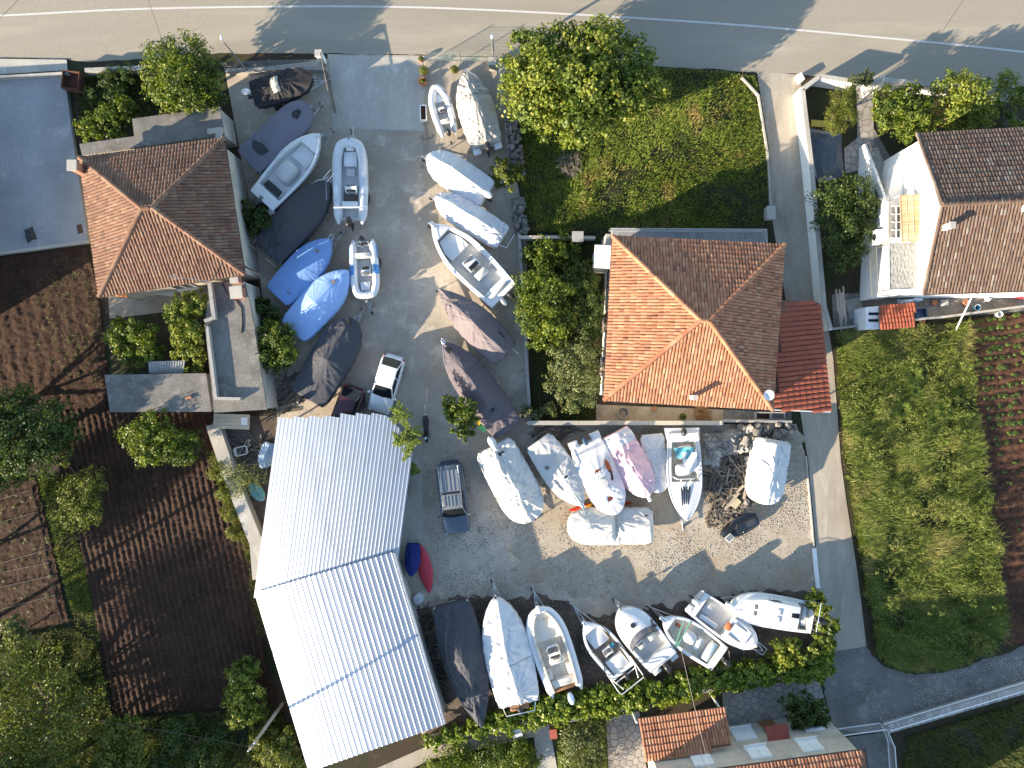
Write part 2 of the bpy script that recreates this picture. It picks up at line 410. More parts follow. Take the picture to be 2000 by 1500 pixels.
sheet('track', [(1604, 1262), (1690, 1255), (1703, 1280), (1732, 1305), (1790, 1318), (1850, 1312), (2000, 1264), (2700, 1030), (2700, 1130), (2000, 1338), (1860, 1395), (1725, 1432), (1640, 1425), (1616, 1400)], 0.019, M_TRACK, edge=0.12)
sheet('pavement', [(-900, 142), (0, 116), (132, 118), (134, 138), (0, 147), (-900, 176)], 0.10, M_SLABC)

# yard kerb between gravel and lane, laid as separate kerb stones
kerb = thing('kerb', 'pale concrete kerb dividing the gravel yard from the lane', 'kerb', P(1585, 1030))
kp = [P(1573, 890), P(1577, 935), P(1581, 980), P(1585, 1025), P(1589, 1070), P(1593, 1115), P(1597, 1148)]
for i in range(len(kp) - 1):
    a, b = kp[i] - kerb.location, kp[i + 1] - kerb.location
    d = b - a; w = 0.08 if i < 4 else 0.26
    mb = MB(); mb.box(((a + b) / 2 + Vector((0, 0, 0.075))), (d.length - 0.012, w, 0.11), math.atan2(d.y, d.x)); mb.obj('kerb_stone', M_RENDER if i > 3 else M_SLABC, kerb)

# raised concrete yard at far left
slab('concrete_terrace', [(-420, 182), (0, 152), (131, 143), (146, 262), (177, 470), (0, 494), (-420, 540)], 0.0, 0.30, M_TERR)
slab('terrace_rim', [(177, 470.5), (0, 494.5), (-420, 540.5), (-420, 546), (0, 500), (178, 476)], 0.0, 0.345, M_SLABC)

# fields -----------------------------------------------------------
def poly_field(name, px, step, hfun, m, kind='structure'):
    poly = [(p.x, p.y) for p in PP(px)]
    xs = [p[0] for p in poly]; ys = [p[1] for p in poly]
    X, Y = np.meshgrid(np.arange(min(xs), max(xs) + step, step), np.arange(min(ys), max(ys) + step, step), indexing='ij')
    ins = in_poly(X, Y, poly)
    Z = np.where(ins, hfun(X, Y), 0.003)
    nx, ny = X.shape
    idx = np.arange(nx * ny).reshape(nx, ny)
    F = np.stack([idx[:-1, :-1], idx[1:, :-1], idx[1:, 1:], idx[:-1, 1:]], -1).reshape(-1, 4)
    keep = (ins[:-1, :-1] & ins[1:, 1:] & ins[1:, :-1] & ins[:-1, 1:]).ravel()
    F = F[keep]
    used = np.unique(F); rm = np.full(nx * ny, -1); rm[used] = np.arange(len(used))
    V = np.stack([X.ravel(), Y.ravel(), Z.ravel()], -1)[used]
    o = np_mesh(name, V, rm[F], m, smooth=True); o['kind'] = kind
    return o

def furrows(ang, spacing, amp, rough, seed):
    c, s = math.cos(ang), math.sin(ang)
    def f(X, Y):
        w = X * -s + Y * c; l = X * c + Y * s
        ph = (fbm(l, w, 0.35, seed) - 0.5) * 1.8
        return 0.06 + amp * (0.5 + 0.5 * np.sin(2 * pi * w / spacing + ph)) * (0.6 + 0.6 * fbm(X, Y, 1.6, seed + 9)) + rough * (fbm(X, Y, 5.0, seed + 3) - 0.3) + rough * 0.6 * (vnoise(X, Y, 13.0, seed + 5) - 0.4)
    return f
poly_field('tilled_field', [(100, 800), (415, 795), (432, 900), (470, 1000), (502, 1090), (520, 1290), (545, 1370), (225, 1400), (196, 1250), (160, 1080), (120, 930)], 0.075, furrows(rad(-78), 0.40, 0.08, 0.085, 3), M_SOIL)
poly_field('vegetable_plot', [(-420, 930), (0, 940), (72, 930), (112, 1100), (138, 1215), (60, 1230), (-420, 1280)], 0.09, furrows(rad(14), 1.35, 0.07, 0.10, 13), M_SOIL)
poly_field('soil_plot', [(-420, 548), (0, 502), (172, 478), (197, 580), (212, 720), (212, 800), (100, 800), (0, 770), (-420, 800)], 0.10, furrows(rad(-80), 0.8, 0.03, 0.12, 23), M_SOIL)
poly_field('crop_field', [(1885, 622), (2420, 580), (2420, 1140), (2000, 1258), (1955, 1262), (1945, 1120), (1915, 900)], 0.09, furrows(rad(8), 0.62, 0.12, 0.09, 33), M_RSOIL)

def rolling(seed, a=0.10):
    return lambda X, Y: 0.05 + a * fbm(X, Y, 0.5, seed) + 0.05 * (fbm(X, Y, 3.0, seed + 2) - 0.3)
poly_field('grass_lot', [(1006, 138), (1300, 134), (1420, 142), (1474, 150), (1492, 230), (1499, 300), (1505, 440), (1195, 462), (1030, 456), (1008, 330)], 0.20, rolling(5), M_TURF)
poly_field('meadow', [(1628, 650), (1884, 626), (1912, 900), (1942, 1120), (1953, 1262), (1850, 1304), (1790, 1312), (1735, 1300), (1706, 1275), (1680, 1130), (1656, 975), (1645, 900), (1630, 720)], 0.20, rolling(6, 0.2), M_TURF)
poly_field('wild_ground', [(-420, 1285), (60, 1236), (140, 1220), (195, 1255), (222, 1402), (550, 1374), (605, 1500), (640, 1620), (-420, 1800)], 0.25, rolling(7, 0.2), M_TURF)
poly_field('garden_bed', [(1036, 462), (1172, 460), (1160, 820), (1040, 825)], 0.15, rolling(8, 0.08), M_TURF)
sheet('field_margin', [(72, 930), (120, 928), (160, 1080), (196, 1250), (140, 1220), (112, 1100)], 0.010, M_TURF)
# ------------------------------------------------------------------ buildings
def part(mb, name, m, root, smooth=False):
    """part built in world coordinates under a thing (Empty at its base) or under one of its parts"""
    o = mb.obj(name, m, root, smooth)
    if root is not None and root.parent is None:
        o.matrix_parent_inverse = Matrix.Translation(-root.location)
    return o

def tile_mesh(name, w, l, h, m, n=4, lift=0.03):
    mb = MB(); rings = []
    for x, ww, dz in ((-0.02, w, lift), (l * 1.08, w * 0.84, 0.0)):
        rings.append([(x, -ww / 2 * math.cos(pi * k / n), dz + h * math.sin(pi * k / n)) for k in range(n + 1)])
    mb.loft(rings, closed=False)
    mb.add([(-0.02, -w / 2 * math.cos(pi * k / n), lift + h * math.sin(pi * k / n)) for k in range(n + 1)], [tuple(range(n + 1))])
    return mb.mesh(name, m, smooth=60)

def plane_frame(poly):
    o = poly[0]; u = (poly[1] - poly[0]).normalized()
    n = Vector((0, 0, 0))
    for i in range(len(poly)):
        a, b = poly[i], poly[(i + 1) % len(poly)]; n += a.cross(b)
    n.normalize()
    if n.z < 0: n = -n
    v = n.cross(u)
    c = sum(poly, Vector((0, 0, 0))) / len(poly)
    if (c - o).dot(v) < 0: v = -v
    return o, u, v, n

def tile_spots(poly, w, l, seed=0, jit=0.012, lift=0.02):
    o, u, v, n = plane_frame(poly); rnd = random.Random(seed)
    p2 = [((p - o).dot(u), (p - o).dot(v)) for p in poly]
    umin, umax = min(a for a, b in p2), max(a for a, b in p2); vmax = max(b for a, b in p2)
    us = []; rows = int(vmax / l) + 1; cols = int((umax - umin) / w) + 1
    for r in range(rows):
        for c in range(cols):
            uu = umin + (c + 0.5) * w; vv = r * l
            us.append((uu, vv))
    A = np.array(us); ok = in_poly(A[:, 0], A[:, 1] + l * 0.5, p2)
    res = []; y = n.cross(v)
    for (uu, vv), k in zip(us, ok):
        if not k: continue
        a = rnd.uniform(-0.03, 0.03); vx = (v + u * a).normalized(); yy = n.cross(vx)
        loc = o + u * (uu + rnd.uniform(-jit, jit)) + v * (vv + rnd.uniform(-jit, jit) * 1.5) + n * (lift + rnd.uniform(0, 0.012))
        M = Matrix((vx, yy, n)).transposed().to_4x4(); M.translation = loc
        res.append(M)
    return res

def lay_tiles(parent, spots, me, name='roof_tile', most=300):
    cp = Vector((0, 0, CAM_H))
    spots = sorted(spots, key=lambda M: (M.translation - cp).length)
    for M in spots[:most]:
        t = link(name, me, parent); t.matrix_basis = M
    rest = spots[most:]
    if rest:
        V0 = np.array([v.co[:] for v in me.vertices]); n0 = len(V0)
        F0 = [tuple(p.vertices) for p in me.polygons]
        Vs = []; Fs = []
        for i, M in enumerate(rest):
            A = np.array(M)
            Vs.append(V0 @ A[:3, :3].T + A[:3, 3])
            Fs.extend([tuple(j + i * n0 for j in f) for f in F0])
        mm = bpy.data.meshes.new(name + 's'); mm.from_pydata(np.concatenate(Vs).tolist(), [], Fs)
        mm.polygons.foreach_set('use_smooth', [True] * len(mm.polygons))
        try: mm.set_sharp_from_angle(angle=rad(60))
        except Exception: pass
        mm.materials.append(me.materials[0]); mm.update()
        o = link(name + 's', mm, parent); o['kind'] = 'stuff'

def ridge_line(parent, a, b, me, step, lift=0.03, name='ridge_tile'):
    d = b - a; n = int(d.length / step); x = d.normalized(); y = Vector((0, 0, 1)).cross(x).normalized(); z = x.cross(y)
    for i in range(n):
        M = Matrix((x, y, z)).transposed().to_4x4(); M.translation = a + x * (i * d.length / n) + z * lift
        t = link(name, me, parent); t.matrix_basis = M

def inset(poly, d):
    c = sum((Vector((p[0], p[1])) for p in poly), Vector((0, 0))) / len(poly); n = len(poly); out = []
    a = sum(poly[i][0] * poly[(i + 1) % n][1] - poly[(i + 1) % n][0] * poly[i][1] for i in range(n)); s = 1 if a > 0 else -1
    for i in range(n):
        p0, p1, p2 = Vector(poly[i - 1][:2]), Vector(poly[i][:2]), Vector(poly[(i + 1) % n][:2])
        e1 = (p1 - p0).normalized(); e2 = (p2 - p1).normalized()
        n1 = Vector((-e1.y, e1.x)) * s; n2 = Vector((-e2.y, e2.x)) * s
        b = (n1 + n2); b = b / max(0.3, b.dot(n1))
        out.append(p1 + b * d)
    return out

T_ORANGE = mat_pieces('orange_clay_tile', [(0.0, (0.295, 0.121, 0.065)), (0.3, (0.361, 0.161, 0.088)), (0.55, (0.419, 0.200, 0.112)), (0.75, (0.324, 0.139, 0.085)), (0.9, (0.456, 0.251, 0.147)), (0.96, (0.180, 0.087, 0.058)), (1.0, (0.314, 0.130, 0.069))], rough=0.8, bump=0.2)
T_OLD = mat_pieces('weathered_clay_tile', [(0.0, (0.162, 0.083, 0.058)), (0.3, (0.213, 0.121, 0.081)), (0.55, (0.183, 0.099, 0.065)), (0.75, (0.249, 0.159, 0.109)), (0.9, (0.125, 0.070, 0.051)), (1.0, (0.220, 0.150, 0.104))], rough=0.9, bump=0.3, patch=(0.147, 0.083, 0.058), pscale=0.5, pamt=(0.52, 0.75))
T_BROWN = mat_pieces('brown_lichen_tile', [(0.0, (0.113, 0.073, 0.054)), (0.3, (0.146, 0.099, 0.074)), (0.55, (0.126, 0.081, 0.061)), (0.75, (0.179, 0.131, 0.099)), (0.9, (0.086, 0.059, 0.048)), (1.0, (0.225, 0.190, 0.154))], rough=0.9, bump=0.3, patch=(0.200, 0.171, 0.134), pscale=1.2, pamt=(0.6, 0.75))
T_RED = mat_pieces('red_concrete_tile', [(0.0, (0.26, 0.07, 0.04)), (0.5, (0.32, 0.09, 0.05)), (1.0, (0.29, 0.08, 0.045))], rough=0.7, bump=0.1)
M_DECK = mat('tile_bedding', (0.16, 0.075, 0.05), 0.95, var=0.25)
M_DECKB = mat('brown_tile_bedding', (0.10, 0.065, 0.05), 0.95, var=0.25)
M_GUTTER = mat('brown_gutter', (0.06, 0.04, 0.035), 0.6)
M_CHIM = mat('chimney_terracotta', (0.36, 0.16, 0.10), 0.85, var=0.2)

def hip_house(name, label, corners, ze, ridge, zr, wall_m, tile_m, deck_m, tw, tl, over=0.25, seed=1, th=0.06):
    ev = [P(a, b, ze) for a, b in corners]           # NW NE SE SW
    r0, r1 = P(*ridge[0], zr), P(*ridge[1], zr)      # west end, east end
    c = sum(ev, Vector((0, 0, 0))) / 4; base = Vector((c.x, c.y, 0))
    root = thing(name, label, 'house', base)
    wp = inset([(p.x, p.y) for p in ev], over)
    mb = MB(); mb.prism([(p[0], p[1]) for p in wp], 0.0, ze - 0.06); part(mb, 'wall', wall_m, root)
    mb = MB()
    dn = Vector((0, 0, -0.10))
    vs = ev + [r0, r1] + [p + dn for p in ev]
    mb.add(vs, [(0, 1, 5, 4), (1, 2, 5), (2, 3, 4, 5), (3, 0, 4), (0, 6, 7, 1), (1, 7, 8, 2), (2, 8, 9, 3), (3, 9, 6, 0), (9, 8, 7, 6)])
    roof = part(mb, 'roof', deck_m, root)
    tm = tile_mesh('roof_tile', tw, tl, th, tile_m)
    spots = []
    for poly in ([ev[1], ev[0], r0, r1], [ev[2], ev[1], r1], [ev[3], ev[2], r1, r0], [ev[0], ev[3], r0]):
        spots += tile_spots(poly, tw, tl, seed); seed += 1
    lay_tiles(roof, spots, tm)
    rm = tile_mesh('ridge_tile', 0.30, 0.40, 0.13, tile_m, n=5, lift=0.035)
    for a, b in ((ev[0], r0), (ev[1], r1), (ev[2], r1), (ev[3], r0), (r0, r1)):
        ridge_line(roof, a, b, rm, 0.40)
    mb = MB(); mb.tube([p + Vector((0, 0, -0.05)) for p in inset3(ev, -0.05)], 0.055, 6, closed=True); part(mb, 'gutter', M_GUTTER, root)
    return root, roof, ev

def inset3(ev, d):
    return [Vector((p[0], p[1], ev[i].z)) for i, p in enumerate(inset([(q.x, q.y) for q in ev], d))]

def window(root, a, b, z0, z1, frame_m, pane_m, depth=0.06, bars=1):
    """window on the wall line a->b (Vectors), frame proud of the wall on the left-hand side"""
    d = (b - a); L = d.length; x = d.normalized(); nrm = Vector((-x.y, x.x, 0)); ang = math.atan2(x.y, x.x); mid = (a + b) / 2
    mb = MB(); f = 0.07
    for z in (z0 + f / 2, z1 - f / 2): mb.box(Vector((mid.x, mid.y, z)) + nrm * depth / 2, (L, depth, f), ang)
    for q in (-L / 2 + f / 2, L / 2 - f / 2): mb.box(Vector((mid.x, mid.y, (z0 + z1) / 2)) + x * q + nrm * depth / 2, (f, depth * 0.98, z1 - z0 - 2 * f), ang)
    for k in range(bars): mb.box(Vector((mid.x, mid.y, (z0 + z1) / 2)) + x * (L * ((k + 1) / (bars + 1) - 0.5)) + nrm * depth / 2, (0.05, depth * 0.8, z1 - z0 - 2 * f), ang)
    w = part(mb, 'window', frame_m, root)
    mb = MB(); mb.box(Vector((mid.x, mid.y, (z0 + z1) / 2)) + nrm * 0.015, (L - 2 * f, 0.03, z1 - z0 - 2 * f), ang); part(mb, 'pane', pane_m, w)
    mb = MB(); mb.box(Vector((mid.x, mid.y, z0 - 0.03)) + nrm * 0.09, (L + 0.12, 0.18, 0.05), ang); part(mb, 'sill', M_RENDER, w)

def chimney(root, px, py, z0, z1, s, m, cap=True, rz=0.0):
    p = P(px, py, (z0 + z1) / 2)
    mb = MB(); mb.box(Vector((p.x, p.y, (z0 + z1) / 2)), (s, s * 1.2, z1 - z0), rz)
    c = part(mb, 'chimney', m, root)
    if cap:
        mb = MB(); mb.box(Vector((p.x, p.y, z1 + 0.05)), (s * 1.35, s * 1.5, 0.09), rz); part(mb, 'chimney_cap', M_SLABC, c)

# --- left house
HL, HLroof, ev = hip_house('house', 'house with old mottled brown clay hip roof beside the flat terrace', [(157, 309), (437, 271), (477, 535), (195, 579)], 3.4, ((278, 408), (297, 405)), 5.35, M_BEIGE, T_OLD, M_DECKB, 0.195, 0.34, seed=11)
chimney(HL, 157, 331, 2.9, 4.4, 0.42, M_CHIM)
a0, b0 = P(240, 560, 3.4), P(405, 537, 3.4)
# south wall windows are under the eave; one white shutter is visible
wl = inset3(ev, 0.25)
window(HL, wl[3].lerp(wl[2], 0.55), wl[3].lerp(wl[2], 0.40), 0.9, 2.2, WHITE, GLASS)
mb = MB(); mb.tube([P(478, 520, 3.35), P(492, 528, 3.3), P(508, 536, 3.0)], 0.05, 6); mb.tube([P(470, 517, 3.5), P(478, 520, 3.35)], 0.05, 6); part(mb, 'downpipe', M_GUTTER, HL)
mb = MB(); mb.tube([P(410, 550, 3.5), P(375, 545, 4.3), P(340, 541, 5.0)], 0.02, 5); mb.tube([P(336, 537, 4.95), P(346, 545, 5.05)], 0.012, 5); mb.tube([P(341, 535, 4.95), P(351, 543, 5.05)], 0.012, 5); mb.tube([P(331, 539, 4.95), P(341, 547, 5.05)], 0.012, 5)
tag(part(mb, 'television_aerial', GALV, HL), 'metal television aerial on the roof edge')

def flat_building(name, label, cat, px, z, wall_m, roof_m, th=0.14, over=0.06):
    pts = PP(px, z); c = sum(pts, Vector((0, 0, 0))) / len(pts)
    root = thing(name, label, cat, (c.x, c.y, 0))
    mb = MB(); mb.prism([(p[0], p[1]) for p in inset([(q.x, q.y) for q in pts], over)], 0.0, z - th); part(mb, 'wall', wall_m, root)
    mb = MB(); mb.prism([(q.x, q.y) for q in pts], z - th + 0.003, z); r = part(mb, 'roof', roof_m, root)
    return root, r

def low_wall(root, px, z0, z1, w, m, name='parapet'):
    """wall drawn along pixel points given at its top level"""
    pts = [P(a, b, z1) for a, b in px]
    for i in range(len(pts) - 1):
        a, b = pts[i], pts[i + 1]; d = b - a
        mb = MB(); mb.box(((a.x + b.x) / 2, (a.y + b.y) / 2, (z0 + z1) / 2), (d.length + w * (0.98 if i else 0.96), w - 0.004 * i, z1 - z0 - 0.003 * (i % 2)), math.atan2(d.y, d.x))
        part(mb, name, m, root)

AN, r = flat_building('house_annex', 'stepped flat grey concrete roof against the old mottled house', 'annex', [(258, 232), (429, 208), (438, 264), (160, 303), (155, 281), (262, 266)], 2.25, M_BEIGE, M_OLDC)
low_wall(AN, [(410, 256), (428, 254), (426, 266)], 2.25, 2.45, 0.35, M_SLABC, 'roof_block')
GA, r = flat_building('garage', 'long flat roofed grey garage with parapet beside the old house', 'garage', [(400, 634), (409, 552), (477, 548), (492, 610), (521, 800), (418, 806)], 2.6, M_BEIGE, M_OLDC)
low_wall(GA, [(404, 640), (421, 778), (466, 779)], 2.6, 2.95, 0.18, M_WALLC)
low_wall(GA, [(409, 556), (417, 620), (402, 626)], 2.6, 2.95, 0.22, M_WALLC)
for (x, y, s) in ((458, 545, 0.42), (462, 571, 0.62)):
    p = P(x, y, 3.2); mb = MB(); mb.box((p.x, p.y, 2.93), (s, s, 0.64), 0.12); c = part(mb, 'chimney', M_CHIM, GA)
    mb = MB(); mb.box((p.x, p.y, 3.29), (s * 1.2, s * 1.2, 0.07), 0.12); part(mb, 'chimney_cap', M_SLABC, c)
mb = MB(); mb.tube([P(434, 553, 2.63), P(443, 572, 2.63), P(462, 588, 2.63), P(472, 602, 2.63), P(474, 630, 2.63), P(472, 650, 2.63)], 0.035, 5); tag(part(mb, 'cable', BLACK, GA), 'black cable lying across the garage roof')
CS, r = flat_building('concrete_shed', 'low shed with plain light grey slab roof beside the tilled field', 'shed', [(204, 732), (402, 729), (413, 804), (215, 805)], 2.4, M_WALLC, M_OLDC)
p = P(368, 777, 2.5); mb = MB(); mb.box((p.x, p.y, 2.47), (0.35, 0.16, 0.14), 0.2); tag(part(mb, 'brick', M_CHIM, CS), 'broken red brick lying on the slab roof')

def corrugated(root, c00, c10, c11, c01, nrib, depth, m, name='roof_sheet', nv=6, trap=True, sag=0.0):
    """ribbed sheet: c00->c10 across the ribs at one end, c01->c11 at the other"""
    prof = []
    for k in range(nrib):
        b = k / nrib; w = 1 / nrib
        if trap: prof += [(b, 0), (b + 0.50 * w, 0), (b + 0.62 * w, depth), (b + 0.84 * w, depth), (b + 0.96 * w, 0)]
        else: prof += [(b + w * q / 6, depth * 0.5 * (1 - math.cos(2 * pi * q / 6))) for q in range(6)]
    prof.append((1.0, 0))
    n = (c10 - c00).cross(c01 - c00).normalized()
    if n.z < 0: n = -n
    mb = MB(); rings = []
    for j in range(nv + 1):
        t = j / nv
        a = c00.lerp(c01, t); b = c10.lerp(c11, t)
        rings.append([a.lerp(b, u) + n * (h + sag * math.sin(pi * t * 2 + u * 5)) for u, h in prof])
    mb.loft(rings, closed=False)
    return part(mb, name, m, root)

M_ZINC = mat('bright_zinc_sheet', (0.50, 0.535, 0.57), 0.38, metal=0.92, var=0.05, scale=0.8, dirt=(0.46, 0.48, 0.50), dscale=0.6, damt=(0.5, 0.75), spec=0.6)
M_SHEETOLD = mat('old_fibre_cement_sheet', (0.28, 0.28, 0.27), 0.85, var=0.15)
CT = thing('lean_to', 'small dark ribbed sheet canopy behind the grey slab shed', 'canopy', P(325, 716))
corrugated(CT, P(290, 706, 2.3), P(362, 704, 2.3), P(358, 730, 2.1), P(291, 729, 2.1), 14, 0.04, M_SHEETOLD)
mb = MB()
for (x, y) in ((294, 709), (357, 708), (295, 727), (355, 727)):
    p = P(x, y, 2.2); mb.tube([(p.x, p.y, 0), (p.x, p.y, 2.12)], 0.03)
part(mb, 'post_frame', GALV, CT)

# --- big orange-roofed house
HB, HBroof, ev = hip_house('house', 'house with bright orange tiled hip roof in the middle of the plot', [(1197, 462), (1531, 479), (1508, 799), (1180, 781)], 4.2, ((1368, 626), (1385, 627)), 6.45, M_RENDER, T_ORANGE, M_DECK, 0.185, 0.33, seed=31, th=0.05)
wb = inset3(ev, 0.25)
for f0, f1 in ((0.14, 0.26), (0.44, 0.56), (0.74, 0.86)):
    window(HB, wb[3].lerp(wb[0], f0), wb[3].lerp(wb[0], f1), 1.0, 2.3, WOOD, GLASS)
    window(HB, wb[2].lerp(wb[3], f0), wb[2].lerp(wb[3], f1), 1.0, 2.3, WOOD, GLASS)
chimney(HB, 1353, 776, 4.4, 5.35, 0.2, M_SLABC)
p = P(1501, 772, 4.9)
mb = MB(); mb.tube([(p.x, p.y, 4.35), (p.x, p.y, 4.85)], 0.025); dm = part(mb, 'dish_mast', GALV, HB)
mb = MB(); mb.lathe([(0.02, 0.0), (0.16, 0.03), (0.30, 0.11), (0.31, 0.13), (0.15, 0.05), (0.02, 0.03)], (p.x, p.y, 4.84), 18); part(mb, 'satellite_dish', WHITE, dm)
# north balcony with railing and floor slabs
mb = MB(); mb.prism([(q.x, q.y) for q in PP([(1194, 448), (1498, 449), (1499, 500), (1196, 492)], 2.7)], 2.52, 2.7); bal = part(mb, 'balcony', M_WALLC, HB)
M_PAVE = mat_pieces('grey_paving_slab', [(0, (0.20, 0.205, 0.21)), (0.5, (0.27, 0.27, 0.275)), (1, (0.23, 0.23, 0.235))], rough=0.8, bump=0.15)
pts = PP([(1196, 450), (1496, 451)], 2.7); dx = pts[1] - pts[0]; nn = 22
pm = MB().box((0, 0, 0), (dx.length / nn - 0.015, 0.40, 0.03)).mesh('floor_slab', M_PAVE)
for i in range(nn):
    for j in range(3):
        t = link('floor_slab', pm, bal); t.location = pts[0] + dx * ((i + 0.5) / nn) + Vector((0, -0.25 - 0.415 * j, 0.0165))
mb = MB()
A, B, Cc = P(1193, 446, 3.55), P(1498, 448, 3.55), P(1499, 480, 3.55)
mb.tube([A, B, Cc], 0.03); mb.tube([A - Vector((0, 0, .75)), B - Vector((0, 0, .75)), Cc - Vector((0, 0, .75))], 0.02)
rail = part(mb, 'railing', mat('grey_painted_iron', (0.30, 0.32, 0.34), 0.5), HB)
mb = MB()
for i in range(71):
    q = A.lerp(B, i / 70); mb.tube([q - Vector((0, 0, .84)), q], 0.011, 4)
for i in range(9):
    q = B.lerp(Cc, i / 8); mb.tube([q - Vector((0, 0, .84)), q], 0.011, 4)
o = part(mb, 'balusters', MATS['grey_painted_iron'], rail); o['kind'] = 'stuff'
# white side porch
q = P(1181, 502, 2.6); mb = MB(); mb.box((q.x, q.y, 1.3), (1.0, 1.15, 2.6), -0.05); sp = part(mb, 'side_porch', M_RENDER, HB)
mb = MB(); mb.box((q.x - 0.05, q.y, 2.67), (1.2, 1.4, 0.13), -0.05); part(mb, 'porch_roof', WHITE, sp)
q = P(1190, 470, 2.6); mb = MB(); mb.box((q.x + 0.1, q.y, 1.2), (0.6, 0.9, 2.4), -0.05); part(mb, 'side_wall', M_WALLC, HB)

# red lean-to beside it
LT = thing('carport', 'dark red tiled lean-to carport on the lane side of the orange house', 'carport', P(1560, 700))
cc = [P(1600, 591, 2.45), P(1527, 586, 3.1), P(1511, 799, 3.1), P(1622, 803, 2.45)]
dk = MB(); dn = Vector((0, 0, -0.08)); dk.add(cc + [q + dn for q in cc], [(0, 1, 2, 3), (7, 6, 5, 4), (0, 4, 5, 1), (1, 5, 6, 2), (2, 6, 7, 3), (3, 7, 4, 0)])
lr = part(dk, 'roof', M_DECK, LT)
lay_tiles(lr, tile_spots([cc[3], cc[0], cc[1], cc[2]], 0.30, 0.42, 71, 0.004), tile_mesh('roof_tile', 0.29, 0.42, 0.075, T_RED))
for k in (0, 3):
    mb = MB(); mb.tube([(cc[k].x - 0.15, cc[k].y + (-.3 if k == 0 else .3), 0), (cc[k].x - 0.15, cc[k].y + (-.3 if k == 0 else .3), 2.42)], 0.06); part(mb, 'post', GALV, LT)
mb = MB(); mb.tube([cc[2] + Vector((0.03, -0.04, 0)), cc[3] + Vector((0, -0.04, 0))], 0.04); part(mb, 'edge_trim', WHITE, LT)

# --- right house: gable roof running off to the right
HR = thing('house', 'white walled house with dark lichen tiled gable roof at the right', 'house', P(1920, 420))
zr, ze = 6.5, 4.6
rw, re_ = P(1840, 400, zr), P(2140, 385, zr)
nw, ne = P(1790, 262, ze), P(2100, 246, ze)
sw, se = P(1803, 573, ze), P(2110, 563, ze)
mb = MB(); dn = Vector((0, 0, -0.1)); vs = [nw, ne, re_, rw, sw, se] + [q + dn for q in (nw, ne, re_, rw, sw, se)]
mb.add(vs, [(0, 1, 2, 3), (3, 2, 5, 4), (9, 8, 7, 6), (10, 11, 8, 9), (0, 6, 7, 1), (4, 5, 11, 10), (0, 3, 9, 6), (3, 4, 10, 9), (1, 7, 8, 2), (2, 8, 11, 5)])
hr_roof = part(mb, 'roof', M_DECKB, HR)
lay_tiles(hr_roof, tile_spots([ne, nw, rw, re_], 0.19, 0.34, 51) + tile_spots([sw, se, re_, rw], 0.19, 0.34, 52), tile_mesh('roof_tile', 0.19, 0.34, 0.055, T_BROWN))
ridge_line(hr_roof, rw, re_, tile_mesh('ridge_tile', 0.30, 0.40, 0.12, T_BROWN, n=5, lift=0.035), 0.40)
ridge_line(hr_roof, nw, rw, tile_mesh('verge_tile', 0.22, 0.36, 0.07, T_BROWN), 0.36, name='verge_tile'); ridge_line(hr_roof, sw, rw, bpy.data.meshes['verge_tile'], 0.36, name='verge_tile')
wx = nw.x + 0.28
mb = MB()
gy0, gy1 = sw.y + 0.3, nw.y - 0.3; ry = rw.y
fr = [(wx, gy1, 0), (wx, gy1, ze - 0.05), (wx, ry, zr - 0.2), (wx, gy0, ze - 0.05), (wx, gy0, 0)]
bk = [(x + 12, y, z) for x, y, z in fr]
mb.add(fr + bk, [(4, 3, 2, 1, 0), (5, 6, 7, 8, 9), (0, 1, 6, 5), (1, 2, 7, 6), (2, 3, 8, 7), (3, 4, 9, 8)])
part(mb, 'wall', M_RENDER, HR)
mb = MB(); mb.tube([nw + Vector((0.05, 0.05, -0.03)), ne + Vector((0.05, 0.05, -0.03))], 0.06); mb.tube([sw + Vector((0.05, -0.05, -0.03)), se + Vector((0.05, -0.05, -0.03))], 0.06); part(mb, 'gutter', M_GUTTER, HR)
for x, y in ((1848, 444), (1995, 409)):
    chimney(HR, x, y, 5.7, 6.75, 0.24, M_RENDER)
# first-floor terrace block west of the gable, with balcony
mb = MB(); tp = PP([(1748, 322), (1800, 292), (1834, 400), (1806, 574), (1722, 578), (1733, 385)], 2.75)
mb.prism([(q.x if i not in (1, 2, 3) else wx - 0.004, q.y) for i, q in enumerate(tp)], 0, 2.75); part(mb, 'terrace', M_RENDER, HR)
M_BLUEW = mat('pale_blue_render', (0.62, 0.66, 0.70), 0.8, var=0.06)
mb = MB(); q0, q1 = P(1733, 392, 3.7), P(1733, 468, 3.7); mb.box(((q0.x + q1.x) / 2, (q0.y + q1.y) / 2, 3.2), (0.16, abs(q0.y - q1.y), 0.95)); part(mb, 'balcony_wall', M_RENDER, HR)
mb = MB(); q0, q1 = P(1742, 402, 4.0), P(1756, 464, 4.0)
for i in range(5):
    f = i / 4; a = Vector((q0.x + 0.05, q0.y + (q1.y - q0.y) * f, 3.9)); mb.box(a + Vector((0.25, 0, 0)), (0.55, 0.05, 0.05))
mb.box(((q0.x + 0.32), (q0.y + q1.y) / 2, 3.9), (0.05, abs(q0.y - q1.y), 0.06)); fw = part(mb, 'glazed_screen', WHITE, HR)
mb = MB(); mb.box((q0.x + 0.3, (q0.y + q1.y) / 2, 3.86), (0.5, abs(q0.y - q1.y), 0.012)); part(mb, 'pane', mat('grey_glass', (0.20, 0.20, 0.18), 0.2, spec=0.7), fw)
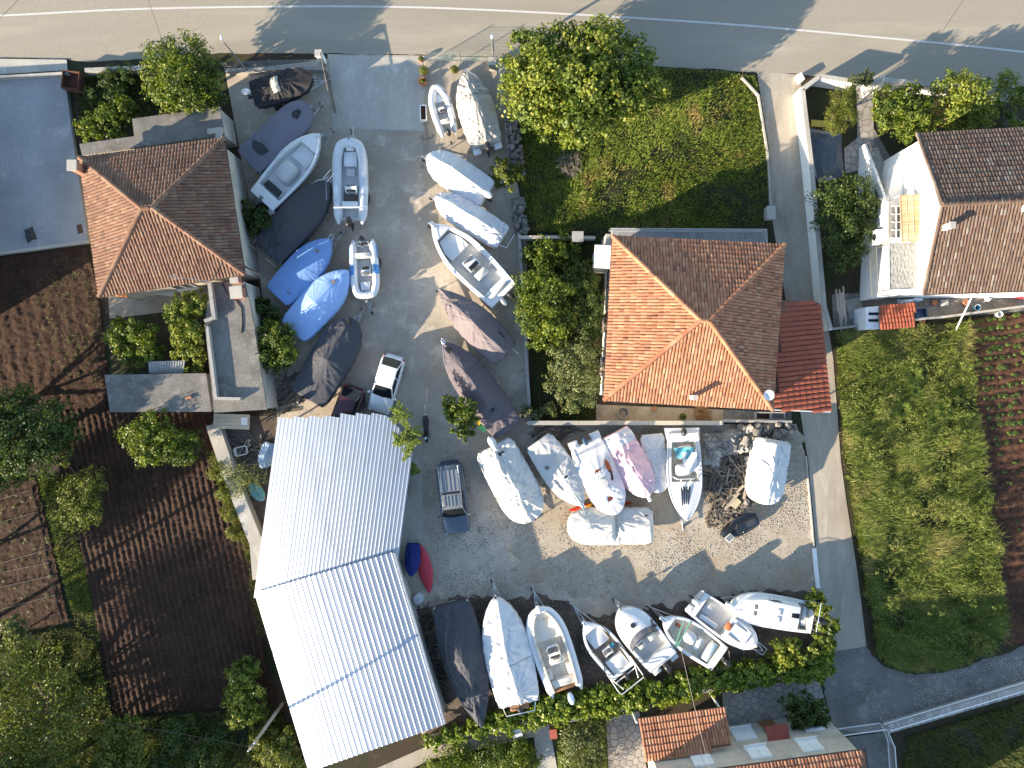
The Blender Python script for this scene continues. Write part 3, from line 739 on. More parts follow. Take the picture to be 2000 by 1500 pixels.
# bamboo awning: every cane a piece
BA = thing('bamboo_awning', 'pale bamboo cane awning over the white house terrace', 'awning', P(1784, 428))
M_BAM = mat_pieces('bamboo_cane', [(0, (0.42, 0.28, 0.15)), (0.4, (0.55, 0.40, 0.24)), (0.7, (0.34, 0.22, 0.12)), (1, (0.62, 0.48, 0.32))], rough=0.7)
q0, q1, q2, q3 = P(1757, 381, 4.2), P(1807, 378, 4.5), P(1809, 470, 4.5), P(1761, 473, 4.2)
cane = MB().tube([(-0.85, 0, 0), (0.85, 0, 0)], 0.026, 5).mesh('cane', M_BAM, True)
nc = 52; dirx = (q1 - q0); L = dirx.length; 
for i in range(nc):
    f = (i + 0.5) / nc; a, b = q0.lerp(q3, f), q1.lerp(q2, f); d = (b - a)
    t = link('cane', cane, BA); t.matrix_parent_inverse = Matrix.Translation(-BA.location)
    t.matrix_basis = Matrix.Translation((a + b) / 2) @ d.to_track_quat('X', 'Z').to_matrix().to_4x4() @ Matrix.Diagonal((d.length / 1.7, 1, 1, 1))
for k in range(5):
    mb = MB(); f = k / 4; mb.tube([q0.lerp(q1, f) + Vector((0, 0, 0.04)), q3.lerp(q2, f) + Vector((0, 0, 0.04))], 0.022, 5); part(mb, 'batten', M_BAM, BA)
mb = MB()
for q in (q0, q3): mb.tube([(q.x + 0.05, q.y, 2.75), (q.x + 0.05, q.y, q.z)], 0.035)
part(mb, 'post_frame', WHITE, BA)
# grey shade cloth pergola
PG = thing('pergola', 'grey woven shade screen on a thin metal frame below the bamboo awning', 'pergola', P(1768, 522))
q0, q1, q2, q3 = P(1737, 476, 4.0), P(1801, 474, 4.1), P(1803, 563, 4.1), P(1738, 565, 4.0)
M_REED = mat_ground('woven_grey_reed', [(0.34, 0.34, 0.32), ((0.22, 0.22, 0.20), 3.0, 0.45, 0.6), ((0.5, 0.5, 0.48), 2.2, 0.55, 0.7)], bump=0.6, bscale=50, stretch=(9, 1, 1, 0))
for k in range(9):
    a, b, c, d = q0.lerp(q1, k / 9), q0.lerp(q1, (k + 0.97) / 9), q3.lerp(q2, (k + 0.97) / 9), q3.lerp(q2, k / 9)
    mb = MB(); rr = []
    for j in range(13):
        f = j / 12; w = 0.02 * math.sin(j * 2.1 + k); rr.append([a.lerp(d, f) + Vector((0, 0, w)), b.lerp(c, f) + Vector((0, 0, w + 0.012))])
    mb.loft(rr, closed=False); part(mb, 'reed_panel', M_REED, PG)
mb = MB()
for q in (q0, q3): mb.tube([(q.x, q.y, 2.75), q], 0.03)
mb.tube([q0, q3], 0.03); mb.tube([q3, q2], 0.03); mb.tube([q0, q1], 0.03); part(mb, 'frame', GALV, PG)
# balcony railing on the outer edge
mb = MB(); a, b, c = P(1712, 482, 3.6), P(1716, 575, 3.6), P(1738, 578, 3.6)
mb.tube([a, b, c], 0.03); mb.tube([a - Vector((0, 0, .8)), b - Vector((0, 0, .8)), c - Vector((0, 0, .8))], 0.022)
for i in range(25): q = a.lerp(b, i / 24); mb.tube([q - Vector((0, 0, .85)), q], 0.012, 4)
part(mb, 'balcony_railing', mat('dark_painted_iron', (0.12, 0.13, 0.12), 0.5), HR)
q = P(1718, 462, 3.4); mb = MB(); mb.box((q.x, q.y, 3.15), (0.36, 0.85, 0.6)); ac = part(mb, 'air_conditioner', WHITE, HR)
mb = MB(); mb.lathe([(0.22, 0), (0.22, 0.012)], (q.x - 0.19, q.y, 3.15), 16, 'X'); part(mb, 'fan_grille', BLACK, ac)
# outside stair
ST = thing('staircase', 'whitewashed outdoor stair climbing to the white house terrace', 'staircase', P(1720, 350))
s0, s1 = P(1698, 290, 0.0), P(1738, 398, 2.7)
sa = Vector((s1.x - s0.x, s1.y - s0.y, 0)); ns = 15; sx = sa.normalized(); ang = math.atan2(sx.y, sx.x)
M_STEP = mat_ground('stair_concrete', [(0.42, 0.40, 0.36), ((0.32, 0.30, 0.26), 1.5, 0.45, 0.65)], bump=0.15)
for i in range(ns):
    h = 2.7 * (i + 1) / ns; c = s0 + sa * ((i + 0.5) / ns)
    mb = MB(); mb.box((c.x, c.y, h / 2), (sa.length / ns - 0.004, 1.05, h), ang); part(mb, 'stair_step', M_STEP, ST)
mb = MB(); nrm = Vector((-sx.y, sx.x, 0)); off = -nrm * 0.62
rr = []
for f, h in ((0, 0.75), (1, 3.45)):
    c = s0 + sa * f + off; rr.append([c + nrm * 0.08 + Vector((0, 0, h)), c - nrm * 0.08 + Vector((0, 0, h)), c - nrm * 0.08, c + nrm * 0.08])
mb.loft(rr); part(mb, 'side_wall', M_RENDER, ST)
mb = MB(); mb.tube([s0 + off + Vector((0, 0, 1.15)), s0 + sa + off + Vector((0, 0, 3.85))], 0.025)
for i in range(8):
    c = s0 + sa * (i / 7) + off; mb.tube([c + Vector((0, 0, 0.7 + 2.7 * i / 7)), c + Vector((0, 0, 1.15 + 2.7 * i / 7))], 0.015, 4)
part(mb, 'handrail', MATS['dark_painted_iron'], ST)
# small tiled outbuilding
OB = thing('outbuilding', 'little white outbuilding with red tiled roof and two dark slots', 'outbuilding', P(1738, 616))
w0 = PP([(1690, 600), (1784, 592), (1785, 637), (1692, 643)], 1.6)
mb = MB(); mb.prism([(q.x, q.y) for q in w0], 0, 1.6); part(mb, 'wall', M_BLUEW, OB)
q0, q1, q2, q3 = P(1718, 598, 1.72), P(1786, 592, 1.72), P(1787, 639, 1.95), P(1719, 643, 1.95)
mb = MB(); mb.add([q0, q1, q2, q3] + [q + Vector((0, 0, -0.1)) for q in (q0, q1, q2, q3)], [(0, 1, 2, 3), (7, 6, 5, 4), (0, 4, 5, 1), (1, 5, 6, 2), (2, 6, 7, 3), (3, 7, 4, 0)]); orf = part(mb, 'roof', M_DECK, OB)
lay_tiles(orf, tile_spots([q1, q0, q3, q2], 0.2, 0.3, 61, 0.005), tile_mesh('roof_tile', 0.2, 0.3, 0.05, T_RED))
for y in (613, 626):
    q = P(1706, y, 1.6); mb = MB(); mb.box((q.x, q.y, 1.615), (0.62, 0.17, 0.03)); part(mb, 'slot', GLASS, OB)

# --- bottom house
HS = thing('house', 'beige house with pale shutters below the ivy hedge', 'house', P(1500, 1480))
ze = 5.0; el, er = P(1290, 1518, ze), P(1690, 1465, ze); d = (er - el).normalized(); nrm = Vector((-d.y, d.x, 0)); ang = math.atan2(d.y, d.x)
wl_, wr_ = el - nrm * 0.2, er - nrm * 0.2 - d * 0.25
mb = MB(); mb.prism([(wl_.x, wl_.y), (wr_.x, wr_.y), (wr_.x - nrm.x * 9, wr_.y - nrm.y * 9), (wl_.x - nrm.x * 9, wl_.y - nrm.y * 9)], 0, ze - 0.06); part(mb, 'wall', M_BEIGE, HS)
u0 = er - nrm * 3.9 - d * 3.0 + Vector((0, 0, 1.9)); u1 = el - nrm * 3.9 + Vector((0, 0, 1.9)); eb = er - nrm * 9
mb = MB(); mb.add([el, er, u0, u1, eb, el - nrm * 9], [(0, 1, 2, 3), (1, 4, 2), (3, 2, 4, 5)]); rf = part(mb, 'roof', M_DECK, HS)
lay_tiles(rf, tile_spots([er, el, u1, u0], 0.2, 0.36, 81), tile_mesh('roof_tile', 0.2, 0.36, 0.06, T_ORANGE), most=300)
mb = MB(); mb.tube([el + nrm * 0.05, er + nrm * 0.05], 0.06); mb.tube([er + nrm * 0.05, er - nrm * 9], 0.05); part(mb, 'gutter', M_GUTTER, HS)
M_SHUT = mat('pale_shutter_paint', (0.66, 0.72, 0.75), 0.5, var=0.05)
wlen = (wr_ - wl_).length
def on_wall(x, z):
    # wall abscissa whose picture column is x at level z
    best = min(range(0, 401), key=lambda i: abs((wl_.x + (wr_.x - wl_.x) * i / 400) - P(x, 0, z).x)); return best / 400
for (x0, x1, z0, z1) in ((1432, 1474, 0.7, 2.0), (1566, 1604, 0.7, 2.0), (1462, 1503, 3.0, 4.2), (1562, 1604, 3.0, 4.2), (1352, 1392, 3.0, 4.2)):
    a, b = wl_.lerp(wr_, on_wall(x0, (z0 + z1) / 2)), wl_.lerp(wr_, on_wall(x1, (z0 + z1) / 2)); a.z = b.z = 0
    L = (b - a).length; mid = (a + b) / 2
    mb = MB(); mb.box(Vector((mid.x, mid.y, (z0 + z1) / 2)) + nrm * 0.04, (L, 0.08, z1 - z0), ang); w = part(mb, 'window_frame', WHITE, HS)
    for k in (-1, 1):
        mb = MB(); mb.box(Vector((mid.x, mid.y, (z0 + z1) / 2)) + nrm * 0.10 + d * k * L * 0.245, (L * 0.46, 0.035, z1 - z0 - 0.12), ang, rx=0.0); part(mb, 'shutter', M_SHUT, w)
    mb = MB(); mb.box(Vector((mid.x, mid.y, z0 - 0.04)) + nrm * 0.12, (L + 0.1, 0.24, 0.06), ang); part(mb, 'sill', M_RENDER, w)
q = wl_.lerp(wr_, on_wall(1520, 2.3)); mb = MB(); mb.box(Vector((q.x, q.y, 2.35)) + nrm * 0.42, (1.35, 0.85, 0.06), ang, rx=-0.22); cn = part(mb, 'door_canopy', mat('dark_red_sheet', (0.24, 0.05, 0.035), 0.6), HS)
mb = MB(); mb.box(Vector((q.x, q.y, 1.05)) + nrm * 0.03, (0.95, 0.06, 2.0), ang); part(mb, 'door', WOOD, HS)
PR = thing('porch', 'porch with orange ribbed tile roof beside the crazy paving', 'porch', P(1335, 1440))
q0, q1, q2, q3 = P(1247, 1404, 2.5), P(1416, 1381, 2.5), P(1428, 1456, 3.0), P(1262, 1483, 3.0)
mb = MB(); mb.add([q0, q1, q2, q3] + [q + Vector((0, 0, -0.1)) for q in (q0, q1, q2, q3)], [(0, 1, 2, 3), (7, 6, 5, 4), (0, 4, 5, 1), (1, 5, 6, 2), (2, 6, 7, 3), (3, 7, 4, 0)]); prf = part(mb, 'roof', M_DECK, PR)
lay_tiles(prf, tile_spots([q1, q0, q3, q2], 0.185, 0.40, 91, 0.006), tile_mesh('roof_tile', 0.185, 0.40, 0.055, T_ORANGE, lift=0.045))
for q in (q0, q1):
    mb = MB(); mb.tube([(q.x * 0.985, q.y - 0.25, 0), (q.x * 0.985, q.y - 0.25, 2.45)], 0.07, 8); part(mb, 'post', WHITE, PR)

# --- big metal shed with two roof levels
SH = thing('boat_shed', 'long shed roofed in bright ribbed zinc sheets, bent in two sections', 'shed', P(670, 1150))
sheets_y = [(815, 818), (813, 817), (812, 816), (811, 816), (807, 812), (806, 811), (806, 812), (812, 838), (840, 880)]
def arch(zw, f): return zw + 2.08 * f - 1.355 * f * f
def uz(x0): return arch(1.60, (x0 - 543) / 272)
for k in range(9):
    xa, xb = 543 + 30.2 * k, 543 + 30.2 * (k + 1.0)
    ya, yb = sheets_y[k]
    cs = []
    for x0, yt in ((xa, ya), (xb, yb)):
        z = uz(x0) + 0.006 * (k % 2); xt = x0 - 0.134 * (yt - 815)
        # lower end: line through (497,1158)-(770,1080)
        yb_ = 1158 - 0.2857 * (x0 - 543) * 1.0 + 10; xbm = x0 - 0.134 * (yb_ - 815)
        cs.append((P(xt, yt, z), P(xbm, yb_, z)))
    corrugated(SH, cs[0][0], cs[1][0], cs[1][1], cs[0][1], 4, 0.0105, M_ZINC, nv=8)
def lz(f): return arch(1.78, f)
for k in range(9):
    f0, f1 = k / 9, (k + 1.0) / 9; cs = []
    for f in (f0, f1):
        z = lz(f) + 0.006 * (k % 2); xt, yt = 497 + 271 * f, 1158 - 80 * f
        xb_, yb_ = 603 + 265 * f, 1508 - 93 * f
        cs.append((P(xt, yt, z), P(xb_, yb_, z)))
    corrugated(SH, cs[0][0], cs[1][0], cs[1][1], cs[0][1], 3, 0.013, M_ZINC, nv=8)
M_BLOCK = mat('rendered_block_wall', (0.36, 0.35, 0.33), 0.9, var=0.15, dirt=(0.2, 0.19, 0.17), dscale=1.0)
mb = MB(); wp = [(P(a, b, 2.0).x, P(a, b, 2.0).y) for a, b in ((556, 905), (795, 890), (764, 1080), (865, 1404), (608, 1492), (506, 1160))]
def shz(p):
    return 2.33
mb.prism(wp, 0, lambda p: 1.35 + 0.7 * max(0, min(1, (p[0] + 15.3) / 9))); part(mb, 'wall', M_BLOCK, SH)
for (a, b, z) in ((552, 822, 1.60), (660, 818, 2.22), (765, 815, 2.36)):
    q = P(a, b, z); mb = MB(); mb.tube([(q.x, q.y - 0.15, 0), (q.x, q.y - 0.15, z)], 0.06, 8); part(mb, 'post', GALV, SH)
mb = MB(); mb.tube([P(552, 824, 1.56), P(605, 822, 1.94), P(660, 821, 2.19), P(715, 819, 2.31), P(768, 818, 2.32)], 0.06); part(mb, 'beam', GALV, SH)
mb = MB(); mb.tube([P(770, 1080, 2.50), P(869, 1413, 2.50)], 0.07); mb.tube([P(769, 1080, 2.44), P(868, 1413, 2.44)], 0.07); part(mb, 'gutter', M_ZINC, SH)
q0, q1 = P(768, 1079, 3.1), P(497, 1159, 2.5)
mb = MB(); a, b = P(768, 1080, 2.48), P(497, 1160, 1.76); mm_ = a.lerp(b, 0.5) + Vector((0, 0, 0.32)); mb.add([a, mm_, b, b + Vector((0, 0, -0.32)), a + Vector((0, 0, -0.4))], [(0, 1, 2, 3, 4)]); part(mb, 'step_flashing', M_ZINC, SH)

# --- unseen house and wing, added off-frame to shade the left side
NB = thing('house', 'unseen house added beyond the left edge to shade the plot', 'house', P(-330, 480))
mb = MB(); mb.prism([(q.x, q.y) for q in PP([(-420, 330), (-60, 325), (-40, 640), (-420, 680)])], 0, 3.7); part(mb, 'wall', M_BEIGE, NB)
mb = MB(); mb.prism([(q.x, q.y) for q in PP([(-420, 250), (-48, 243), (-48, 324), (-420, 329)])], 0, 2.1); part(mb, 'added_shade_wing', M_BEIGE, NB)
ce = PP([(-430, 322), (-50, 317), (-30, 650), (-430, 690)]); mb = MB(); mb.add([Vector((q.x, q.y, 3.66)) for q in ce] + [P(-230, 450) + Vector((0, 0, 5.2))], [(0, 1, 4), (1, 2, 4), (2, 3, 4), (3, 0, 4), (3, 2, 1, 0)]); part(mb, 'roof', T_ORANGE, NB)
# ------------------------------------------------------------------ walls, fences, gates, poles, paving
def wall_thing(name, label, cat, px, z1, w, m, z0=0.0, coping=None, closed=False, group=None):
    c = P(*px[len(px) // 2]); root = thing(name, label, cat, c, group=group)
    pts = [P(a, b, z1) for a, b in px]
    for i in range(len(pts) - 1):
        a, b = pts[i], pts[i + 1]; d = b - a; e = 0.0005 * (i % 2)
        mb = MB(); mb.box(((a.x + b.x) / 2, (a.y + b.y) / 2, (z0 + z1) / 2), (d.length + w * 0.9, w - 0.006 * (i % 2), z1 - z0 - 0.004 * (i % 2)), math.atan2(d.y, d.x)); sec = part(mb, 'wall_section', m, root)
        if coping:
            n = max(1, int(d.length / 0.9))
            for k in range(n):
                q = a.lerp(b, (k + 0.5) / n); mb = MB(); mb.box((q.x, q.y, z1 + 0.03), (d.length / n - 0.012, w + 0.07, 0.05), math.atan2(d.y, d.x)); part(mb, 'coping_stone', coping, sec)
    return root

M_STONE = mat_pieces('dry_limestone', [(0, (0.12, 0.115, 0.10)), (0.35, (0.20, 0.19, 0.17)), (0.6, (0.15, 0.14, 0.125)), (0.85, (0.29, 0.275, 0.25)), (1, (0.10, 0.095, 0.085))], rough=0.9, bump=0.5)
def stone_mesh(seed):
    rnd = random.Random(seed); bm = bmesh.new(); bmesh.ops.create_cube(bm, size=1.0)
    bmesh.ops.subdivide_edges(bm, edges=bm.edges[:], cuts=1)
    for v in bm.verts:
        v.co = v.co.normalized() * (0.55 + rnd.uniform(-0.09, 0.09)) * (1.0 if max(abs(c) for c in v.co) < 0.45 else 1.15)
    me = bpy.data.meshes.new('stone'); bm.to_mesh(me); bm.free(); me.materials.append(M_STONE)
    return me
STONES = [stone_mesh(k) for k in range(6)]
def stone_wall(label, px, z1, w, n, seed, size=(0.22, 0.42)):
    rnd = random.Random(seed); pts = [P(a, b, z1 * 0.7) for a, b in px]; c = pts[len(pts) // 2]
    root = thing('stone_wall', label, 'stone wall', (c.x, c.y, 0))
    Ls = [(pts[i + 1] - pts[i]).length for i in range(len(pts) - 1)]; T = sum(Ls)
    for k in range(n):
        s = rnd.uniform(0, T); i = 0
        while s > Ls[i] and i < len(Ls) - 1: s -= Ls[i]; i += 1
        d = (pts[i + 1] - pts[i]).normalized(); q = pts[i] + d * s + Vector((-d.y, d.x, 0)) * rnd.uniform(-w / 2, w / 2)
        z = rnd.choice((0.1, 0.3, 0.5, 0.7, 0.85, 0.95)) * z1
        sz = rnd.uniform(*size)
        o = link('stone', STONES[rnd.randrange(6)], root); o.matrix_parent_inverse = Matrix.Translation(-root.location)
        o.location = (q.x, q.y, max(sz * 0.28, z - sz * 0.3)); o.scale = (sz, sz * rnd.uniform(0.6, 1), sz * rnd.uniform(0.5, 0.8)); o.rotation_euler = (rnd.uniform(-.3, .3), rnd.uniform(-.3, .3), rnd.uniform(0, 6))
    return root
stone_wall('rough dry stone wall beside the big fig tree', [(996, 218), (1003, 260), (1008, 300), (1012, 345)], 0.8, 0.75, 130, 1)
stone_wall('collapsed dry stone wall by the green lot corner', [(1012, 385), (1016, 420), (1019, 455)], 0.7, 0.7, 80, 2)

# boundary walls
wall_thing('garden_wall', 'whitewashed garden wall running along the lane', 'wall', [(1672, 160), (1601, 149), (1567, 174), (1582, 300), (1590, 380), (1601, 500), (1610, 600), (1622, 642)], 1.2, 0.2, M_RENDER, coping=M_SLABC)
wall_thing('garden_wall', 'pale front wall right of the garden gate by the road', 'wall', [(1706, 160), (1720, 156), (1850, 168), (2000, 182)], 1.2, 0.22, M_RENDER, coping=M_SLABC)
wall_thing('garden_wall', 'low wall behind the paved back court of the white house', 'wall', [(1622, 643), (1700, 633), (1850, 618), (2000, 598)], 0.6, 0.14, M_WALLC)
wall_thing('yard_wall', 'low concrete wall between the right boats and the garden', 'wall', [(1014, 458), (1020, 560), (1027, 690), (1036, 822)], 0.55, 0.2, M_WALLC)
wall_thing('yard_wall', 'beige wall between the orange house patio and the boats', 'wall', [(1032, 826), (1164, 826), (1300, 826), (1410, 826)], 0.9, 0.2, M_BEIGE, coping=M_SLABC)
wall_thing('yard_wall', 'low block wall beside the heap of rubble stones', 'wall', [(1413, 822), (1545, 824)], 0.6, 0.16, M_WALLC)
wall_thing('garden_wall', 'low mossy wall north of the orange house garden', 'wall', [(1015, 463), (1100, 463), (1160, 464)], 0.75, 0.2, M_BEIGE)
wall_thing('front_wall', 'old front wall by the road at the left garden', 'wall', [(168, 136), (275, 131), (292, 140)], 0.8, 0.22, M_WALLC)
wall_thing('yard_wall', 'low concrete wall under the front mesh fence', 'wall', [(442, 137), (540, 133), (634, 133)], 0.5, 0.22, M_WALLC)
wall_thing('lot_wall', 'thin concrete edging between the green lot and the lane', 'wall', [(1450, 152), (1482, 186), (1492, 250), (1500, 300), (1506, 400)], 0.3, 0.12, M_SLABC)
wall_thing('terrace_wall', 'pale low wall along the sidewalk of the left terrace', 'wall', [(-300, 172), (0, 150), (131, 142)], 0.6, 0.16, M_SLABC)
wall_thing('parapet_wall', 'long pale retaining wall beside the tilled field and shed', 'wall', [(418, 840), (440, 905), (470, 985), (500, 1060), (505, 1120)], 0.7, 0.85, M_SLABC)
wall_thing('hedge_wall', 'concrete wall running under the ivy hedge', 'wall', [(836, 1450), (1000, 1418), (1100, 1398)], 0.8, 0.25, M_BEIGE)
wall_thing('hedge_wall', 'dark stone faced wall behind the crazy paving', 'wall', [(1100, 1410), (1250, 1378), (1420, 1340), (1600, 1312)], 0.9, 0.25, M_WALLC)

# brick pillar on the garden wall
q = P(1128, 463, 1.0); BP = thing('gate_pillar', 'stubby stone pillar on the garden wall north of the orange house', 'pillar', (q.x, q.y, 0))
for k in range(4):
    mb = MB(); mb.box((q.x, q.y, 0.14 + 0.27 * k), (0.62 - 0.02 * (k % 2), 0.55 - 0.02 * (k % 2), 0.25)); part(mb, 'stone_course', M_OLDC, BP)
mb = MB(); mb.box((q.x, q.y, 1.14), (0.72, 0.66, 0.08)); part(mb, 'cap', M_WALLC, BP)

# bottom-right retaining wall with stone coping and white railing
RW = thing('retaining_wall', 'stone retaining wall along the gravel track', 'retaining wall', P(1850, 1390))
a, b = P(1733, 1424, 0.5), P(2300, 1258, 0.5); d = b - a; n = 46; ang = math.atan2(d.y, d.x)
rnd = random.Random(4)
M_STONEB = mat_pieces('squared_wall_stone', [(0, (0.28, 0.275, 0.26)), (0.5, (0.38, 0.37, 0.35)), (1, (0.22, 0.215, 0.20))], rough=0.9, bump=0.4)
mb = MB(); mb.box(((a.x + b.x) / 2, (a.y + b.y) / 2, 0.24), (d.length, 0.5, 0.46), ang); part(mb, 'wall_core', M_WALLC, RW)
sm = MB().box((0, 0, 0), (d.length / n - 0.02, 0.27, 0.09)).mesh('coping_stone', M_STONEB)
for i in range(n):
    for j in (-1, 1):
        o = link('coping_stone', sm, RW); o.matrix_parent_inverse = Matrix.Translation(-RW.location)
        q = a.lerp(b, (i + 0.5 + (0.25 if j > 0 else 0)) / n) + Vector((-d.y, d.x, 0)).normalized() * 0.14 * j
        o.location = (q.x, q.y, 0.515 + rnd.uniform(0, 0.015)); o.rotation_euler = (0, 0, ang + rnd.uniform(-.02, .02)); o.scale = (rnd.uniform(0.9, 1.0), 1, 1)
M_WIRON = mat('white_painted_iron', (0.74, 0.75, 0.76), 0.45, var=0.04)
def railing(label, px, z0, z1, step, name='railing', m=None):
    pts = [P(x, y, z1) for x, y in px]; c = pts[0].lerp(pts[-1], 0.5); root = thing(name, label, 'railing', (c.x, c.y, z0)); m = m or M_WIRON
    mb = MB(); mb.tube(pts, 0.035); part(mb, 'top_rail', m, root)
    mb = MB(); mb.tube([p - Vector((0, 0, z1 - z0 - 0.12)) for p in pts], 0.03); part(mb, 'bottom_rail', m, root)
    one = MB().tube([(0, 0, 0), (0, 0, z1 - z0 - 0.02)], 0.018, 4).mesh('baluster', m)
    for i in range(len(pts) - 1):
        L = (pts[i + 1] - pts[i]).length; n = int(L / step)
        for k in range(n):
            q = pts[i].lerp(pts[i + 1], (k + 0.5) / n); o = link('baluster', one, root); o.matrix_parent_inverse = Matrix.Translation(-root.location); o.location = (q.x, q.y, z0)
    return root
railing('white railing on top of the stone retaining wall', [(1738, 1428), (2010, 1347), (2200, 1290)], 0.55, 1.5, 0.16)
railing('white railing beside the dark ramp at the bottom house', [(1645, 1437), (1733, 1425), (1748, 1460), (1752, 1520)], 0.05, 1.0, 0.13)
sheet('ramp', [(1650, 1440), (1735, 1428), (1750, 1560), (1700, 1560)], 0.03, M_TRACK)

# crazy paving terraces: voronoi stones
def vcells(poly, seeds, gap):
    cells = []
    for i, s in enumerate(seeds):
        c = [Vector(p) for p in poly]
        for j, t in enumerate(seeds):
            if i == j or (Vector(s) - Vector(t)).length > 2.6: continue
            m = (Vector(s) + Vector(t)) / 2; nn = (Vector(t) - Vector(s)).normalized(); m = m - nn * gap
            out = []
            for k in range(len(c)):
                A, B = c[k], c[(k + 1) % len(c)]; da, db = (A - m).dot(nn), (B - m).dot(nn)
                if da <= 0: out.append(A)
                if (da < 0) != (db < 0) and abs(da - db) > 1e-9: out.append(A + (B - A) * (da / (da - db)))
            c = out
            if len(c) < 3: break
        if len(c) >= 3: cells.append(c)
    return cells
M_CRAZY = mat_pieces('crazy_paving_stone', [(0, (0.24, 0.23, 0.215)), (0.4, (0.32, 0.30, 0.27)), (0.7, (0.27, 0.245, 0.22)), (1, (0.36, 0.34, 0.31))], rough=0.8, bump=0.2)
def crazy(name, px, n, seed, z=0.06):
    base = sheet(name, px, z - 0.03, M_TRACK)
    poly = [Vector((q.x, q.y)) for q in PP(px)]; rnd = random.Random(seed); seeds = []
    xs = [p.x for p in poly]; ys = [p.y for p in poly]; tries = 0
    while len(seeds) < n and tries < 20000:
        tries += 1; s = (rnd.uniform(min(xs), max(xs)), rnd.uniform(min(ys), max(ys)))
        if in_poly(np.array([s[0]]), np.array([s[1]]), poly)[0] and all((s[0] - t[0]) ** 2 + (s[1] - t[1]) ** 2 > 0.13 for t in seeds): seeds.append(s)
    for c in vcells(poly, seeds, 0.018):
        mb = MB(); h = z + rnd.uniform(-0.008, 0.008); mb.prism([(p.x, p.y) for p in c], z - 0.03, h); mb.obj('paving_stone', M_CRAZY, base)
crazy('paved_terrace', [(1410, 1352), (1598, 1318), (1618, 1402), (1416, 1438)], 170, 5)
crazy('paved_path', [(1183, 1402), (1248, 1388), (1262, 1500), (1188, 1500)], 90, 6)
crazy('garden_path', [(1672, 165), (1704, 168), (1706, 285), (1690, 292), (1686, 330), (1650, 340), (1648, 290), (1674, 270)], 90, 7)
sheet('patio', [(1164, 790), (1412, 800), (1412, 822), (1164, 822)], 0.05, mat_ground('ochre_patio_concrete', [(0.36, 0.29, 0.20), ((0.27, 0.21, 0.14), 0.7, 0.42, 0.62), ((0.46, 0.40, 0.31), 1.3, 0.54, 0.72)], rough=0.85, bump=0.15))
sheet('side_patio', [(1410, 800), (1545, 805), (1545, 820), (1410, 820)], 0.045, M_OLDC)
sheet('courtyard', [(212, 575), (405, 545), (410, 600), (215, 622)], 0.05, mat_ground('dusty_court_concrete', [(0.36, 0.31, 0.24), ((0.26, 0.22, 0.17), 0.9, 0.45, 0.65)], bump=0.2))
sheet('back_court', [(1624, 575), (2150, 545), (2150, 596), (1700, 632), (1627, 640)], 0.04, M_OLDC)
sheet('bare_ground', [(1577, 250), (1640, 262), (1648, 345), (1600, 358), (1582, 330)], 0.05, M_TERR)
sheet('side_path', [(1700, 240), (1745, 320), (1722, 330), (1692, 290)], 0.05, M_OLDC)
sheet('south_path', [(735, 1500), (836, 1456), (1040, 1418), (1046, 1438), (840, 1482), (760, 1530)], 0.04, M_LANE)
sheet('concrete_path', [(1040, 1418), (1072, 1412), (1088, 1500), (1050, 1500)], 0.045, M_SLABC)

# poles -----------------------------------------------------------------
def pole(name, label, px, py, h, r, m, top=None, cat='pole'):
    q = P(px, py, 0); root = thing(name, label, cat, q)
    mb = MB(); mb.tube([(0, 0, 0), (0, 0, h * 0.5), (0, 0, h)], [r, r * 0.85, r * 0.7], 10); mb.obj('shaft', m, root, True)
    return root
M_POLEW = mat('weathered_timber_pole', (0.30, 0.26, 0.21), 0.85, var=0.25, scale=6)
UP = pole('utility_pole', 'timber utility pole against the zinc shed wall', 552, 1374, 5.6, 0.12, M_POLEW)
mb = MB(); mb.box((0, 0, 5.3), (0.7, 0.09, 0.09), 0.9); mb.obj('crossarm', M_POLEW, UP)
for k in (-0.28, 0.28):
    mb = MB(); mb.lathe([(0.03, 0), (0.05, 0.03), (0.03, 0.06), (0.05, 0.09), (0.02, 0.12)], (k * math.cos(.9), k * math.sin(.9), 5.345), 8); mb.obj('insulator', WHITE, UP)
LP = pole('street_lamp', 'slim grey lamp post in the corner behind the front fence', 487, 142, 4.0, 0.06, GALV, cat='street lamp')
mb = MB(); mb.tube([(0, 0, 3.95), (-0.05, 0.08, 4.05), (-0.1, 0.2, 4.05)], 0.03); mb.obj('arm', GALV, LP)
mb = MB(); mb.ell((-0.13, 0.28, 4.04), (0.08, 0.17, 0.05)); mb.obj('lamp_head', WHITE, LP, True)
GP = pole('gate_lamp', 'grey post with box lamp beside the front wire fence', 964, 122, 3.2, 0.07, GALV, cat='lamp post')
mb = MB(); mb.box((0.02, 0.05, 2.3), (0.14, 0.10, 1.5)); mb.obj('conduit_box', WHITE, GP)
mb = MB(); mb.lathe([(0.05, 0), (0.1, 0.05), (0.11, 0.2), (0.03, 0.26)], (0, 0, 3.2), 12); mb.obj('lamp_head', WHITE, GP, True)
q = P(945, 118); CBX = thing('meter_cabinet', 'grey meter cabinet on a plinth by the front fence corner', 'cabinet', P(962, 134))
mb = MB(); mb.box((0, 0, 0.5), (0.42, 0.42, 1.0)); mb.obj('body', M_WALLC, CBX)
mb = MB(); mb.box((0, 0, 1.03), (0.5, 0.5, 0.06)); mb.obj('lid', M_SLABC, CBX)
FP = pole('utility_pole', 'tall timber utility pole beyond the left edge of the field', -250, 1350, 9.4, 0.16, M_POLEW)
